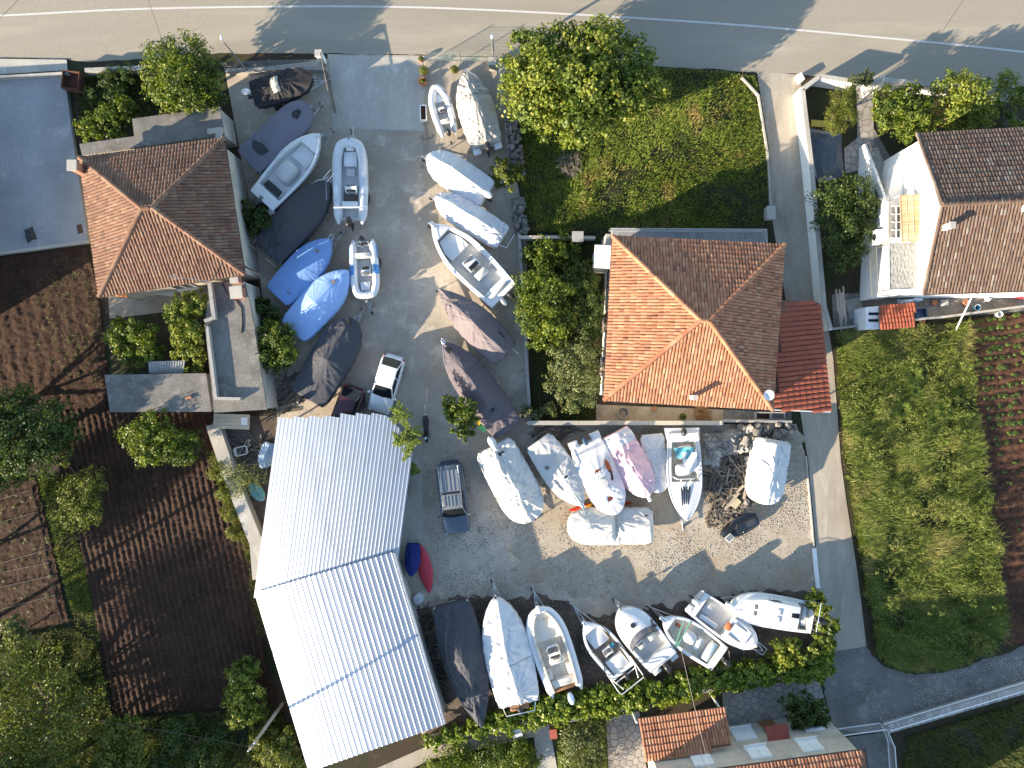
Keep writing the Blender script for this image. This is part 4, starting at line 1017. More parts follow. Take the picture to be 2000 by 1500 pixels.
# overhead wires
def wire(label, a, b, sag, r=0.012):
    pts = []
    for i in range(17):
        f = i / 16; q = a.lerp(b, f); q.z -= sag * 4 * f * (1 - f); pts.append(q)
    c = a.lerp(b, 0.5); mb = MB(); mb.tube(pts, r, 4); o = mb.obj('overhead_wire', BLACK); tag(o, label, 'wire')
base = P(552, 1374)
wire('thin overhead wire from the timber pole to the lower left', Vector((base.x, base.y, 5.4)), P(-250, 1350, 9.0) * 1.0, 0.4)
wire('thin wire crossing the hedge near the small open boat', P(1330, 1268, 5.0), P(1385, 1500, 5.2), 0.05, 0.008)
wire('overhead wire crossing the road above the left lamp post', P(268, -60, 6.0), P(330, 120, 4.0), 0.1, 0.012)
wire('overhead wire crossing the road at the right', P(1895, -20, 6.0), P(1842, 60, 6.0), 0.05)
wire('overhead wire in the top left corner', P(50, -15, 6.0), P(-10, 45, 6.0), 0.02)

# fences -----------------------------------------------------------------
M_MESH = mat('green_wire', (0.18, 0.22, 0.18), 0.6)
def mesh_fence(label, px, z0, z1, m, cell=0.15, name='wire_fence', posts=1.6):
    pts = [P(x, y, 0) for x, y in px]; root = thing(name, label, 'fence', pts[len(pts) // 2])
    for i in range(len(pts) - 1):
        a, b = pts[i], pts[i + 1]; L = (b - a).length; n = max(2, int(L / cell)); up = Vector((0, 0, 1))
        np_ = max(1, int(L / posts))
        for k in range(np_ + (1 if i == len(pts) - 2 else 0)):
            q = a.lerp(b, k / np_); mb = MB(); mb.tube([q, q + up * (z1 + 0.06)], 0.03, 6); part(mb, 'post', GALV, root)
        mb = MB()
        for k in range(n + 1):
            q = a.lerp(b, k / n); mb.tube([q + up * z0, q + up * z1], 0.006, 3)
        for k in range(int((z1 - z0) / cell) + 1):
            mb.tube([a + up * (z0 + k * cell), b + up * (z0 + k * cell)], 0.006, 3)
        o = part(mb, 'wire_mesh', m, root); o['kind'] = 'stuff'
    return root
mesh_fence('wire mesh fence between the small inflatable and the road', [(838, 122), (900, 121), (962, 122)], 0.1, 1.35, M_MESH, 0.12)
mesh_fence('low wire fence on the wall in front of the black covered boat', [(446, 139), (540, 135), (634, 134)], 0.5, 1.3, GALV, 0.14)
mesh_fence('thin wire fence beside the fig tree', [(975, 128), (985, 230), (994, 325)], 0.0, 1.3, GALV, 0.2)
mesh_fence('low trellis fence on the right garden front wall', [(1940, 178), (1960, 200), (1962, 250)], 0.0, 1.3, GALV, 0.2)
# sliding gate, standing open along the drive
SG = thing('sliding_gate', 'rusty barred gate standing open along the driveway', 'gate', P(650, 170))
ga, gb = P(636, 122, 0), P(657, 222, 0); up = Vector((0, 0, 1)); M_RUST = mat('rusty_gate_iron', (0.20, 0.16, 0.12), 0.8, var=0.3, scale=9)
mb = MB(); mb.tube([ga + up * 0.1, gb + up * 0.1, gb + up * 1.3, ga + up * 1.3], 0.03, 6, closed=True); part(mb, 'frame', M_RUST, SG)
one = MB().tube([(0, 0, 0.12), (0, 0, 1.28)], 0.013, 4).mesh('bar', M_RUST)
for k in range(24):
    o = link('bar', one, SG); o.matrix_parent_inverse = Matrix.Translation(-SG.location); q = ga.lerp(gb, (k + 0.5) / 24); o.location = q
q = P(632, 122, 0); GPi = thing('gate_pillar', 'white rendered gate pillar at the head of the driveway', 'pillar', q)
mb = MB(); mb.box((0, 0, 0.62), (0.36, 0.36, 1.24)); mb.obj('pillar', M_RENDER, GPi)
mb = MB(); mb.box((0, 0, 1.27), (0.44, 0.44, 0.07)); mb.obj('cap', M_SLABC, GPi)
GG = thing('garden_gate', 'white barred garden gate standing open under the rose arch', 'gate', P(1688, 175))
for (x0, y0, x1, y1) in ((1680, 172, 1684, 192), (1704, 165, 1702, 185)):
    a, b = P(x0, y0), P(x1, y1)
    mb = MB(); mb.tube([a + up * 0.1, b + up * 0.1, b + up * 1.3, a + up * 1.5], 0.025, 6, closed=True); lf = part(mb, 'gate_leaf', M_WIRON, GG)
    for k in range(5):
        q = a.lerp(b, (k + 0.5) / 5); mb = MB(); mb.tube([q + up * 0.1, q + up * 1.4], 0.012, 4); part(mb, 'bar', M_WIRON, lf)
# ------------------------------------------------------------------ vegetation
def leaf_mat(name, cols, trans=0.34, rough=0.5, spec=0.35, patch=None, pscale=0.6):
    return mat_pieces(name, cols, rough=rough, spec=spec, trans=trans, patch=patch, pscale=pscale)
LM_CITRUS = leaf_mat('citrus_leaf', [(0, (0.058, 0.098, 0.011)), (0.4, (0.107, 0.162, 0.015)), (0.7, (0.165, 0.212, 0.022)), (0.93, (0.232, 0.264, 0.032)), (1, (0.329, 0.289, 0.039))], patch=(0.058, 0.095, 0.012))
LM_FIG = leaf_mat('fig_leaf', [(0, (0.088, 0.126, 0.014)), (0.35, (0.167, 0.211, 0.026)), (0.7, (0.235, 0.270, 0.036)), (0.92, (0.314, 0.321, 0.055)), (1, (0.372, 0.321, 0.085))], patch=(0.084, 0.135, 0.018))
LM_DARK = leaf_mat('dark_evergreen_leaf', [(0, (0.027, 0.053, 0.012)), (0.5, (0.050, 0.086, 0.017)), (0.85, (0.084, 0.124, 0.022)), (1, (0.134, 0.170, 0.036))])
LM_OLIVE = leaf_mat('grey_green_leaf', [(0, (0.070, 0.093, 0.029)), (0.5, (0.133, 0.158, 0.054)), (0.85, (0.203, 0.224, 0.090)), (1, (0.296, 0.299, 0.144))], rough=0.5)
LM_YELLOW = leaf_mat('yellow_green_leaf', [(0, (0.065, 0.090, 0.013)), (0.5, (0.129, 0.158, 0.023)), (0.85, (0.184, 0.203, 0.032)), (1, (0.258, 0.237, 0.054))])
LM_IVY = leaf_mat('ivy_leaf', [(0, (0.084, 0.136, 0.018)), (0.5, (0.182, 0.248, 0.029)), (0.85, (0.280, 0.340, 0.044)), (1, (0.420, 0.407, 0.073))], rough=0.38)
LM_PINE = leaf_mat('conifer_needle', [(0, (0.063, 0.104, 0.015)), (0.5, (0.147, 0.208, 0.026)), (1, (0.252, 0.302, 0.040))], rough=0.5, trans=0.2)
M_BARK = mat('grey_bark', (0.16, 0.13, 0.10), 0.9, var=0.35, scale=8, bump=0.5)
M_TWIG = mat('bleached_twig', (0.34, 0.31, 0.27), 0.85, var=0.25)

def leaf_quads(C, Nn, S, seed, aspect=0.55):
    """C centres, Nn normals, S sizes -> pointed leaf quads"""
    rng = np.random.default_rng(seed); n = len(C)
    Nn = Nn / (np.linalg.norm(Nn, axis=1, keepdims=True) + 1e-9)
    r = rng.normal(size=(n, 3)); t = np.cross(Nn, r); t /= (np.linalg.norm(t, axis=1, keepdims=True) + 1e-9); b = np.cross(Nn, t)
    S = S[:, None]
    fold = Nn * S * 0.12
    V = np.stack([C - t * S * 0.5, C + b * S * aspect * 0.5 + fold, C + t * S * 0.5 - fold * 0.5, C - b * S * aspect * 0.5 + fold], 1).reshape(-1, 3)
    F = np.arange(n * 4).reshape(n, 4)
    return V, F

def crown_points(lobes, n, seed, clump=0.30, low=-0.35, inner=0.12):
    """lobes (x,y,z,rx,ry,rz): leaf centres and outward normals gathered in clumps on the lobes"""
    rng = np.random.default_rng(seed); A = np.array([l[3] * l[4] for l in lobes]); A = A / A.sum()
    Cs = []; Ns = []
    for l, a in zip(lobes, A):
        m = max(20, int(n * a)); c = np.array(l[:3]); r = np.array(l[3:6])
        K = max(10, int(36 * (l[3] * l[4]) ** 0.9)); 
        d = rng.normal(size=(K * 3, 3)); d /= np.linalg.norm(d, axis=1, keepdims=True); d = d[d[:, 2] > low][:K]
        rr = rng.uniform(0.62, 1.08, size=(len(d), 1)); cc = c + d * r * rr
        w = rng.uniform(0.4, 1.0, size=len(d)); w /= w.sum()
        pick = rng.choice(len(d), size=m, p=w)
        off = rng.normal(size=(m, 3)); off /= np.maximum(np.linalg.norm(off, axis=1, keepdims=True), 1e-6); off *= rng.uniform(0, 1, size=(m, 1)) ** 0.45
        cl = 0.85 * clump * rng.uniform(0.7, 1.3, size=len(d))[pick][:, None] * min(1.35, max(0.6, l[3]))
        C = cc[pick] + off * cl * np.array([1, 1, 0.75])
        Nm = d[pick] * 0.7 + off * 0.6 + rng.normal(size=(m, 3)) * 0.65 + np.array([0, 0, 0.35])
        k = int(m * inner)
        if k:
            e = rng.normal(size=(k, 3)); e /= np.linalg.norm(e, axis=1, keepdims=True)
            C[:k] = c + e * r * rng.uniform(0.1, 0.7, size=(k, 1))
        Cs.append(C); Ns.append(Nm)
    C = np.concatenate(Cs); N_ = np.concatenate(Ns); ok = C[:, 2] > 0.06
    return C[ok], N_[ok]

def px_lobes(lst, flat=0.8):
    out = []
    for l in lst:
        x, y, r, z = l[:4]; q = P(x, y, z); s = r / PXM * (CAM_H - z) / CAM_H
        ry = s * (l[4] if len(l) > 4 else 1.0)
        s *= 1.10; ry *= 1.10; out.append((q.x, q.y, z, s, ry, min(max(s, ry) * flat, z * 0.95)))
    return out

def tree(name, label, lobes, n, size, m, base=None, seed=1, clump=0.32, cat='tree', trunk_r=0.11, flat=0.8, aspect=0.55, group=None, inner=0.22, bark=None):
    L = px_lobes(lobes, flat); W = [l[3] * l[4] for l in L]; tw = sum(W)
    bx, by = (sum(l[0] * w for l, w in zip(L, W)) / tw, sum(l[1] * w for l, w in zip(L, W)) / tw) if base is None else (P(*base).x, P(*base).y)
    root = thing(name, label, cat, (bx, by, 0), group=group); rnd = random.Random(seed)
    mb = MB(); zt = min(l[2] for l in L) * 0.45
    mb.tube([(0, 0, -0.05), (rnd.uniform(-.06, .06), rnd.uniform(-.06, .06), zt * 0.55), (0, 0, zt)], [trunk_r * 1.25, trunk_r, trunk_r * 0.9], 8); mb.obj('trunk', bark or M_BARK, root, True)
    for l in L:
        t = Vector((l[0] - bx, l[1] - by, l[2] + 0.2 * l[5])); s = Vector((0, 0, zt * 0.85)); mid = s.lerp(t, 0.5) + Vector((rnd.uniform(-.15, .15), rnd.uniform(-.15, .15), -0.1))
        mb = MB(); mb.tube([s, mid, t], [trunk_r * 0.6, trunk_r * 0.4, trunk_r * 0.16], 6)
        for k in range(3):
            e = t + Vector((rnd.uniform(-1, 1) * l[3], rnd.uniform(-1, 1) * l[4], rnd.uniform(0, .6) * l[5])) * 0.7
            mb.tube([mid.lerp(t, rnd.uniform(0.2, .8)), e], [trunk_r * 0.25, trunk_r * 0.08], 5)
        mb.obj('limb', bark or M_BARK, root, True)
    C, N_ = crown_points(L, int(n * 1.45), seed, clump, inner=inner); rng = np.random.default_rng(seed + 5)
    S = size * rng.uniform(0.65, 1.35, size=len(C)); C = C - np.array([bx, by, 0])
    V, F = leaf_quads(C, N_, S, seed + 9, aspect)
    np_mesh('crown', V, F, m, root)
    return root

tree('citrus_tree', 'broad round citrus tree behind the stepped flat roof by the road', [(318, 128, 38, 2.5), (368, 118, 42, 2.7), (404, 148, 34, 2.5), (328, 175, 38, 2.3), (388, 182, 42, 2.3), (352, 150, 40, 3.0), (300, 150, 20, 2.2)], 9000, 0.17, LM_CITRUS, seed=2)
tree('shrub', 'bushy shrub between the terrace and the old mottled house', [(178, 248, 24, 1.2), (215, 232, 24, 1.4), (243, 208, 20, 1.5), (258, 232, 18, 1.2), (232, 256, 20, 1.2)], 3600, 0.16, LM_CITRUS, seed=3, trunk_r=0.05, cat='shrub')
tree('fig_tree', 'huge spreading fig tree beside the green lot at the road', [(1042, 112, 44, 2.9), (1100, 92, 40, 3.1), (1170, 92, 48, 3.4), (1228, 128, 48, 3.1), (1012, 152, 36, 2.6), (1082, 160, 54, 3.5), (1150, 158, 54, 3.7), (1056, 212, 46, 2.9), (1128, 222, 50, 3.1), (1120, 262, 24, 2.2), (1200, 188, 46, 3.0), (1256, 176, 40, 2.5), (1180, 232, 34, 2.2), (1024, 195, 38, 2.7), (1150, 60, 16, 3.2), (1020, 72, 16, 3.0)], 19000, 0.21, LM_FIG, seed=4, clump=0.34, trunk_r=0.2, aspect=0.7)
tree('shrub', 'bright little shrub against the stone wall next to the white outboard', [(982, 330, 18, 1.3), (1000, 352, 18, 1.4), (970, 348, 14, 1.1), (1008, 330, 12, 1.1)], 1900, 0.17, LM_YELLOW, seed=5, trunk_r=0.04, cat='shrub')
tree('shrub', 'dark round bush at the stern of the open white boat', [(490, 412, 22, 1.2), (512, 430, 24, 1.2), (498, 442, 20, 1.0), (520, 405, 18, 1.0)], 3200, 0.15, LM_DARK, seed=6, trunk_r=0.05, cat='shrub')
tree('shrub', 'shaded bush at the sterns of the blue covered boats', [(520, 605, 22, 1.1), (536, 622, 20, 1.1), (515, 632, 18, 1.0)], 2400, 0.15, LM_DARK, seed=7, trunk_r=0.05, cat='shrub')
tree('orange_tree', 'small orange tree with lit leaves beside the garage roof', [(522, 655, 24, 1.9), (548, 660, 28, 2.0), (556, 692, 28, 1.9), (518, 690, 26, 1.9), (540, 706, 24, 1.6), (498, 665, 14, 1.8)], 4600, 0.16, LM_CITRUS, seed=8, trunk_r=0.07)
tree('orange_tree', 'left of two bright trees in the walled garden behind the slab shed', [(240, 660, 28, 2.0), (262, 640, 22, 2.2), (285, 665, 28, 2.2), (260, 690, 28, 1.8), (300, 690, 22, 1.8), (238, 630, 14, 1.6)], 5400, 0.16, LM_CITRUS, seed=9, trunk_r=0.08)
tree('orange_tree', 'tall narrow bright tree in the walled garden next to the garage', [(352, 600, 26, 2.3), (382, 590, 22, 2.4), (345, 630, 22, 2.2), (375, 650, 26, 2.4), (360, 680, 24, 2.2), (388, 690, 18, 2.1), (380, 722, 16, 1.8), (395, 610, 14, 2.2)], 5600, 0.16, LM_FIG, seed=10, trunk_r=0.08)
tree('carob_tree', 'massive dark tree at the left edge by the vegetable plot', [(30, 800, 44, 3.2), (90, 830, 48, 3.2), (20, 870, 52, 3.6), (80, 885, 46, 3.0), (-30, 840, 50, 3.4), (130, 850, 26, 2.4), (20, 920, 30, 2.4)], 11500, 0.18, LM_DARK, seed=11, trunk_r=0.2)
tree('lemon_tree', 'round citrus tree at the edge of the tilled field below the slab shed', [(275, 850, 34, 2.2), (305, 835, 30, 2.4), (290, 880, 30, 2.0), (335, 870, 28, 2.0), (360, 880, 26, 1.8), (370, 860, 22, 1.8), (318, 860, 26, 2.3)], 6400, 0.16, LM_CITRUS, seed=12, trunk_r=0.09)
tree('almond_tree', 'loose pale tree between the vegetable plot and the tilled field', [(150, 965, 34, 1.9), (175, 945, 26, 2.0), (150, 1005, 32, 1.8), (178, 995, 26, 1.9), (130, 985, 24, 1.6), (125, 900, 12, 2.0)], 4600, 0.13, LM_YELLOW, seed=13, trunk_r=0.07, clump=0.4)
tree('wild_olive', 'tangled olive tree filling the bottom left corner', [(40, 1300, 44, 2.6), (110, 1330, 44, 2.6), (30, 1390, 56, 3.0), (110, 1420, 52, 2.8), (20, 1470, 60, 3.2), (-50, 1350, 60, 3.2), (160, 1370, 26, 2.0), (90, 1490, 50, 2.8)], 13000, 0.15, LM_YELLOW, seed=14, trunk_r=0.2, clump=0.5)
tree('silver_shrub', 'silvery shrub at the lower corner of the vegetable plot', [(20, 1225, 22, 1.3), (45, 1250, 20, 1.3)], 1600, 0.16, LM_OLIVE, seed=15, trunk_r=0.05, cat='shrub')
tree('wild_tree', 'yellow-lit wild tree at the bottom edge left of the shed', [(215, 1440, 30, 2.2), (245, 1425, 26, 2.3), (260, 1465, 30, 2.2), (215, 1490, 34, 2.4), (265, 1500, 26, 2.2)], 5200, 0.17, LM_YELLOW, seed=16, trunk_r=0.1)
tree('wild_tree', 'bright green tree beside the timber pole and the shed wall', [(468, 1320, 26, 1.3), (490, 1305, 20, 1.3), (468, 1360, 28, 1.3), (495, 1345, 22, 1.4), (478, 1395, 26, 1.3), (500, 1385, 20, 1.2), (460, 1410, 14, 1.2)], 4600, 0.18, LM_FIG, seed=17, trunk_r=0.08)
tree('wild_shrub', 'low shrub under the timber pole near the shed corner', [(515, 1450, 26, 1.2), (545, 1470, 28, 1.3), (560, 1440, 22, 1.2), (575, 1490, 22, 1.2)], 3600, 0.15, LM_YELLOW, seed=18, trunk_r=0.04, cat='shrub')
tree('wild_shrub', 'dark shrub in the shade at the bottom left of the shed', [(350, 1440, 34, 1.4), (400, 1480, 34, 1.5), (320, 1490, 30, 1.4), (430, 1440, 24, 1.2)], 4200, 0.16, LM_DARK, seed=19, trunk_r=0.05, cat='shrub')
tree('laurel_tree', 'leafy tree leaning between the motorcycle and the mauve covered boat', [(885, 790, 20, 2.2), (905, 800, 22, 2.4), (900, 826, 22, 2.3), (912, 845, 16, 2.0), (880, 808, 16, 2.1), (918, 820, 14, 2.1)], 2900, 0.17, LM_CITRUS, seed=20, trunk_r=0.06)
tree('garden_tree', 'round glossy tree in the garden west of the orange house', [(1045, 560, 34, 2.1), (1080, 575, 36, 2.4), (1045, 610, 36, 2.3), (1085, 625, 34, 2.3), (1055, 650, 28, 2.0), (1030, 590, 24, 2.0), (1095, 655, 20, 1.9)], 7600, 0.16, LM_CITRUS, seed=21, trunk_r=0.1)
tree('olive_tree', 'grey-green olive tree in the garden near the orange house corner', [(1105, 705, 34, 2.2), (1140, 690, 30, 2.4), (1095, 745, 28, 2.0), (1135, 740, 34, 2.3), (1120, 775, 26, 1.9), (1152, 770, 20, 1.9)], 6600, 0.14, LM_OLIVE, seed=22, trunk_r=0.1)
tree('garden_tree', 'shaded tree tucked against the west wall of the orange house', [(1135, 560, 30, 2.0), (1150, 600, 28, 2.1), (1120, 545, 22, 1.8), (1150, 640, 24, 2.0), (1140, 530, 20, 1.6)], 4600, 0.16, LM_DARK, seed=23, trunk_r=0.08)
tree('garden_shrub', 'small shrubs under the north wall of the orange house garden', [(1050, 490, 24, 0.8), (1090, 480, 22, 0.9), (1110, 500, 22, 0.9), (1065, 520, 22, 0.8)], 3000, 0.17, LM_CITRUS, seed=24, trunk_r=0.03, cat='shrub', clump=0.45)
tree('garden_shrub', 'small rose shrub at the foot of the low yard wall', [(1030, 803, 12, 0.9), (1048, 808, 12, 0.8), (1070, 800, 14, 0.8)], 1100, 0.14, LM_OLIVE, seed=25, trunk_r=0.02, cat='shrub')
tree('tamarisk', 'feathery yellow-green tree just inside the lane garden wall', [(1640, 200, 26, 2.0), (1655, 190, 20, 2.1), (1640, 230, 26, 2.0), (1658, 225, 18, 1.9), (1630, 245, 18, 1.7)], 6200, 0.09, LM_YELLOW, seed=26, trunk_r=0.06, aspect=0.35, clump=0.4)
tree('citrus_tree', 'left of the two round citrus trees in the right front garden', [(1735, 200, 28, 2.3), (1770, 195, 28, 2.5), (1740, 232, 28, 2.2), (1790, 215, 28, 2.6), (1775, 245, 28, 2.2), (1805, 240, 20, 2.2)], 6000, 0.16, LM_CITRUS, seed=27, trunk_r=0.08)
tree('citrus_tree', 'right and brighter of the two round citrus trees in the front garden', [(1862, 178, 32, 2.7), (1900, 190, 34, 2.9), (1860, 215, 30, 2.2), (1905, 225, 32, 2.2), (1935, 215, 20, 2.0), (1885, 240, 24, 2.0)], 6600, 0.16, LM_FIG, seed=28, trunk_r=0.09)
tree('bay_tree', 'large dark shaded tree inside the lane wall below the tarpaulin', [(1625, 395, 40, 2.4), (1665, 380, 40, 2.6), (1690, 410, 32, 2.5), (1640, 440, 42, 2.6), (1680, 455, 36, 2.4), (1650, 490, 34, 2.2)], 9000, 0.15, LM_DARK, seed=29, trunk_r=0.13)
tree('climbing_rose', 'white flowering climbing rose over the garden gate', [(1672, 158, 14, 1.6), (1688, 150, 14, 1.7), (1695, 162, 10, 1.6)], 1500, 0.12, LM_OLIVE, seed=30, trunk_r=0.02, cat='shrub')
tree('grape_vine', 'sparse vine trained on the trellis in the top right corner', [(1965, 165, 22, 1.5), (1990, 190, 18, 1.5), (1972, 230, 12, 1.5), (1990, 255, 16, 1.4)], 900, 0.18, LM_FIG, seed=31, trunk_r=0.03, cat='vine', clump=0.5)
tree('fig_bush', 'bright fig bush wrapping the stern of the cabin boat', [(1592, 1168, 14, 1.6), (1608, 1190, 14, 1.7), (1618, 1222, 18, 1.7), (1608, 1252, 18, 1.6), (1590, 1265, 16, 1.5), (1585, 1175, 12, 1.5)], 2500, 0.22, LM_FIG, seed=32, trunk_r=0.05, cat='shrub', aspect=0.7, base=(1600, 1235))
tree('fig_bush', 'fig bush in front of the bow of the rail-nosed white boat', [(1520, 1262, 16, 1.3), (1545, 1258, 16, 1.4), (1535, 1282, 18, 1.4), (1562, 1285, 18, 1.4), (1550, 1300, 16, 1.2)], 2400, 0.22, LM_FIG, seed=33, trunk_r=0.05, cat='shrub', aspect=0.7)
tree('shaded_shrub', 'dark shrub on the crazy paving below the hedge end', [(1555, 1378, 26, 1.5), (1590, 1380, 24, 1.6), (1570, 1400, 26, 1.5), (1600, 1405, 18, 1.3)], 3400, 0.17, LM_DARK, seed=34, trunk_r=0.06, cat='shrub')
tree('garden_shrub', 'thorny shrub bed beside the crazy paving path', [(1120, 1440, 26, 0.9), (1155, 1430, 26, 0.9), (1130, 1475, 30, 0.9), (1170, 1470, 22, 0.9), (1150, 1500, 28, 0.9)], 4200, 0.14, LM_OLIVE, seed=35, trunk_r=0.03, cat='shrub', clump=0.45)
tree('garden_shrub', 'leafy bed below the path south of the hedge', [(900, 1480, 28, 0.7), (960, 1470, 28, 0.7), (1010, 1465, 24, 0.7), (860, 1500, 26, 0.7), (1000, 1500, 30, 0.7), (1040, 1480, 16, 0.6)], 5200, 0.14, LM_CITRUS, seed=36, trunk_r=0.03, cat='shrub', clump=0.45)
tree('garden_shrub', 'agave-like shrub patch in the top left walled garden', [(215, 160, 24, 0.6), (245, 150, 20, 0.6), (225, 185, 24, 0.5), (180, 190, 16, 0.6)], 2600, 0.20, LM_DARK, seed=37, trunk_r=0.03, cat='shrub', aspect=0.25)
tree('rubble_shrub', 'sparse thorny shrub in the scrap corner beside the shed', [(465, 925, 22, 1.1), (490, 935, 22, 1.2), (445, 920, 18, 1.0), (470, 960, 18, 1.0)], 1300, 0.11, LM_OLIVE, seed=38, trunk_r=0.03, cat='shrub', clump=0.6)
tree('margin_shrub', 'yellowing weeds along the edge of the tilled field by the wall', [(425, 920, 16, 0.5), (436, 960, 16, 0.5), (448, 1000, 16, 0.5), (460, 1040, 14, 0.5)], 3000, 0.13, LM_YELLOW, seed=39, trunk_r=0.02, cat='shrub', clump=0.6, aspect=0.3)
# unseen trees added outside the frame to cast shade into it
for i, (lb, lo) in enumerate((('tall unseen tree added beyond the bottom left corner for its shade', [(-80, 1560, 80, 4.0), (20, 1580, 80, 4.2), (-30, 1640, 80, 4.5)]), ('unseen tree added beyond the bottom edge left of the shed for its shade', [(130, 1570, 60, 2.8), (210, 1590, 60, 2.6)]), ('unseen tree added beyond the left edge to shade the soil plot', [(-80, 860, 60, 3.4), (-130, 790, 65, 3.8), (-70, 740, 50, 3.2), (-60, 930, 50, 3.0)]), ('unseen tree added beyond the left edge by the vegetable plot for its shade', [(-200, 1120, 60, 3.4), (-150, 1180, 50, 3.2)]))):
    tree('tree', lb, lo, 3500, 0.3, LM_DARK, seed=60 + i, trunk_r=0.2, clump=0.5, group=None)

# conifer by the shed: drooping plumes of needles
def conifer(label, spots, seed):
    q = P(*spots[0][:2]); root = thing('conifer', label, 'tree', q); rnd = random.Random(seed); rng = np.random.default_rng(seed)
    q0 = P(800, 876); root.location = q0
    mb = MB(); mb.tube([(0, 0, 0), (-0.1, 0.3, 1.6), (-0.25, 0.8, 3.3)], [0.09, 0.07, 0.02], 7); mb.obj('trunk', M_BARK, root, True)
    Cs = []; Ns = []; limbs = MB()
    for (x, y, z, L, n) in spots:
        c = P(x, y, z) - q0
        for k in range(n):
            a = rnd.uniform(0, 2 * pi); ln = L * rnd.uniform(0.6, 1.1); dv = Vector((math.cos(a), math.sin(a), rnd.uniform(-0.1, 0.35)))
            m = int(170 * ln)
            t = rng.uniform(0.1, 1, size=m); side = rng.normal(size=(m, 3)) * 0.085 * (1.25 - t)[:, None]
            pts = np.array(c)[None, :] + np.array(dv)[None, :] * (t * ln)[:, None] + side + np.stack([0 * t, 0 * t, -0.25 * t * t * ln], -1)
            Cs.append(pts); Ns.append(rng.normal(size=(m, 3)) * 0.6 + np.array([0, 0, 1.0]))
            limbs.tube([c, c + dv * ln * 0.55 + Vector((0, 0, -0.06 * ln)), c + dv * ln * 0.9 + Vector((0, 0, -0.22 * ln))], [0.02, 0.013, 0.004], 4)
    C = np.concatenate(Cs); V, F = leaf_quads(C, np.concatenate(Ns), 0.13 * rng.uniform(0.7, 1.3, size=len(C)), seed, 0.28)
    np_mesh('crown', V, F, LM_PINE, root); limbs.obj('limb', M_BARK, root)
conifer('spiky conifer growing over the corner of the zinc shed roof', [(783, 815, 3.2, 0.75, 9), (775, 800, 3.0, 0.5, 6), (800, 840, 3.3, 0.8, 12), (790, 862, 3.4, 0.8, 12), (812, 862, 2.9, 0.55, 8), (775, 858, 3.3, 0.5, 6), (798, 885, 2.6, 0.6, 8), (808, 915, 1.8, 0.42, 9), (803, 925, 1.3, 0.35, 5)], 3)
def twig_pile(name, label, px, py, r, n, h, seed, rad_=0.012, L=(0.4, 1.0), m=None, cat='brushwood'):
    q = P(px, py); root = thing(name, label, cat, q); rnd = random.Random(seed); mb = MB()
    for k in range(n):
        a = rnd.uniform(0, 6.3); rr = r * math.sqrt(rnd.random()) * 0.8; c = Vector((rr * math.cos(a), rr * math.sin(a), rnd.uniform(0.05, h)))
        b = rnd.uniform(0, 6.3); l = rnd.uniform(*L); dv = Vector((math.cos(b), math.sin(b), rnd.uniform(-.25, .5))) * l / 2
        mid = c + Vector((rnd.uniform(-.1, .1), rnd.uniform(-.1, .1), rnd.uniform(0, .15)))
        e0, e1 = c - dv, c + dv; e0.z = max(e0.z, 0.03); e1.z = max(e1.z, 0.03)
        mb.tube([e0, mid, e1], [rad_, rad_ * 0.8, rad_ * 0.3], 4)
    o = mb.obj('twigs', m or M_TWIG, root); o['kind'] = 'stuff'
twig_pile('brushwood', 'heap of bleached pruned branches on the green lot', 1112, 322, 0.95, 130, 0.4, 1, m=mat('grey_brown_twig', (0.20, 0.17, 0.145), 0.9, var=0.25))
twig_pile('brushwood', 'bare dry vine hanging by the concrete strip of the shed', 800, 955, 0.55, 70, 1.2, 2, 0.01, (0.5, 1.1))
twig_pile('brushwood', 'brown dried palm fronds on the orange house patio', 1371, 806, 0.65, 120, 0.35, 3, 0.014, (0.4, 0.9), mat('dry_palm', (0.28, 0.16, 0.07), 0.85, var=0.3))

# ivy hedge along the wall
HG = thing('hedge', 'long ivy hedge on the wall behind the bottom row of boats', 'hedge', P(1230, 1370))
hp = [(842, 1445, 13), (880, 1434, 15), (930, 1420, 17), (980, 1408, 20), (1030, 1396, 22), (1080, 1384, 24), (1130, 1376, 24), (1180, 1368, 24), (1230, 1360, 23), (1280, 1350, 22), (1330, 1340, 22), (1380, 1330, 22), (1430, 1322, 21), (1480, 1314, 22), (1530, 1306, 22), (1575, 1298, 24), (1605, 1290, 20), (1612, 1262, 16), (1600, 1310, 16)]
L = px_lobes([(x, y, r * 1.15, 0.85) for x, y, r in hp], 0.9) + px_lobes([(x + 25, y - 6, r * 1.1, 0.8) for x, y, r in hp[:-3]], 0.9) + px_lobes([(x + 12, y + 9, r * 0.85, 0.7) for x, y, r in hp[:-3]], 0.8)
C, N_ = crown_points(L, 46000, 77, 0.3, low=-0.6); rng = np.random.default_rng(7)
C = C - np.array(HG.location); V, F = leaf_quads(C, N_, 0.17 * rng.uniform(0.6, 1.4, size=len(C)), 78, 0.75)
np_mesh('foliage', V, F, LM_IVY, HG)
mb = MB(); mb.tube([P(x, y, 0.5) - HG.location for x, y, r in hp[:17]], 0.2, 6); mb.obj('stem_core', M_BARK, HG)

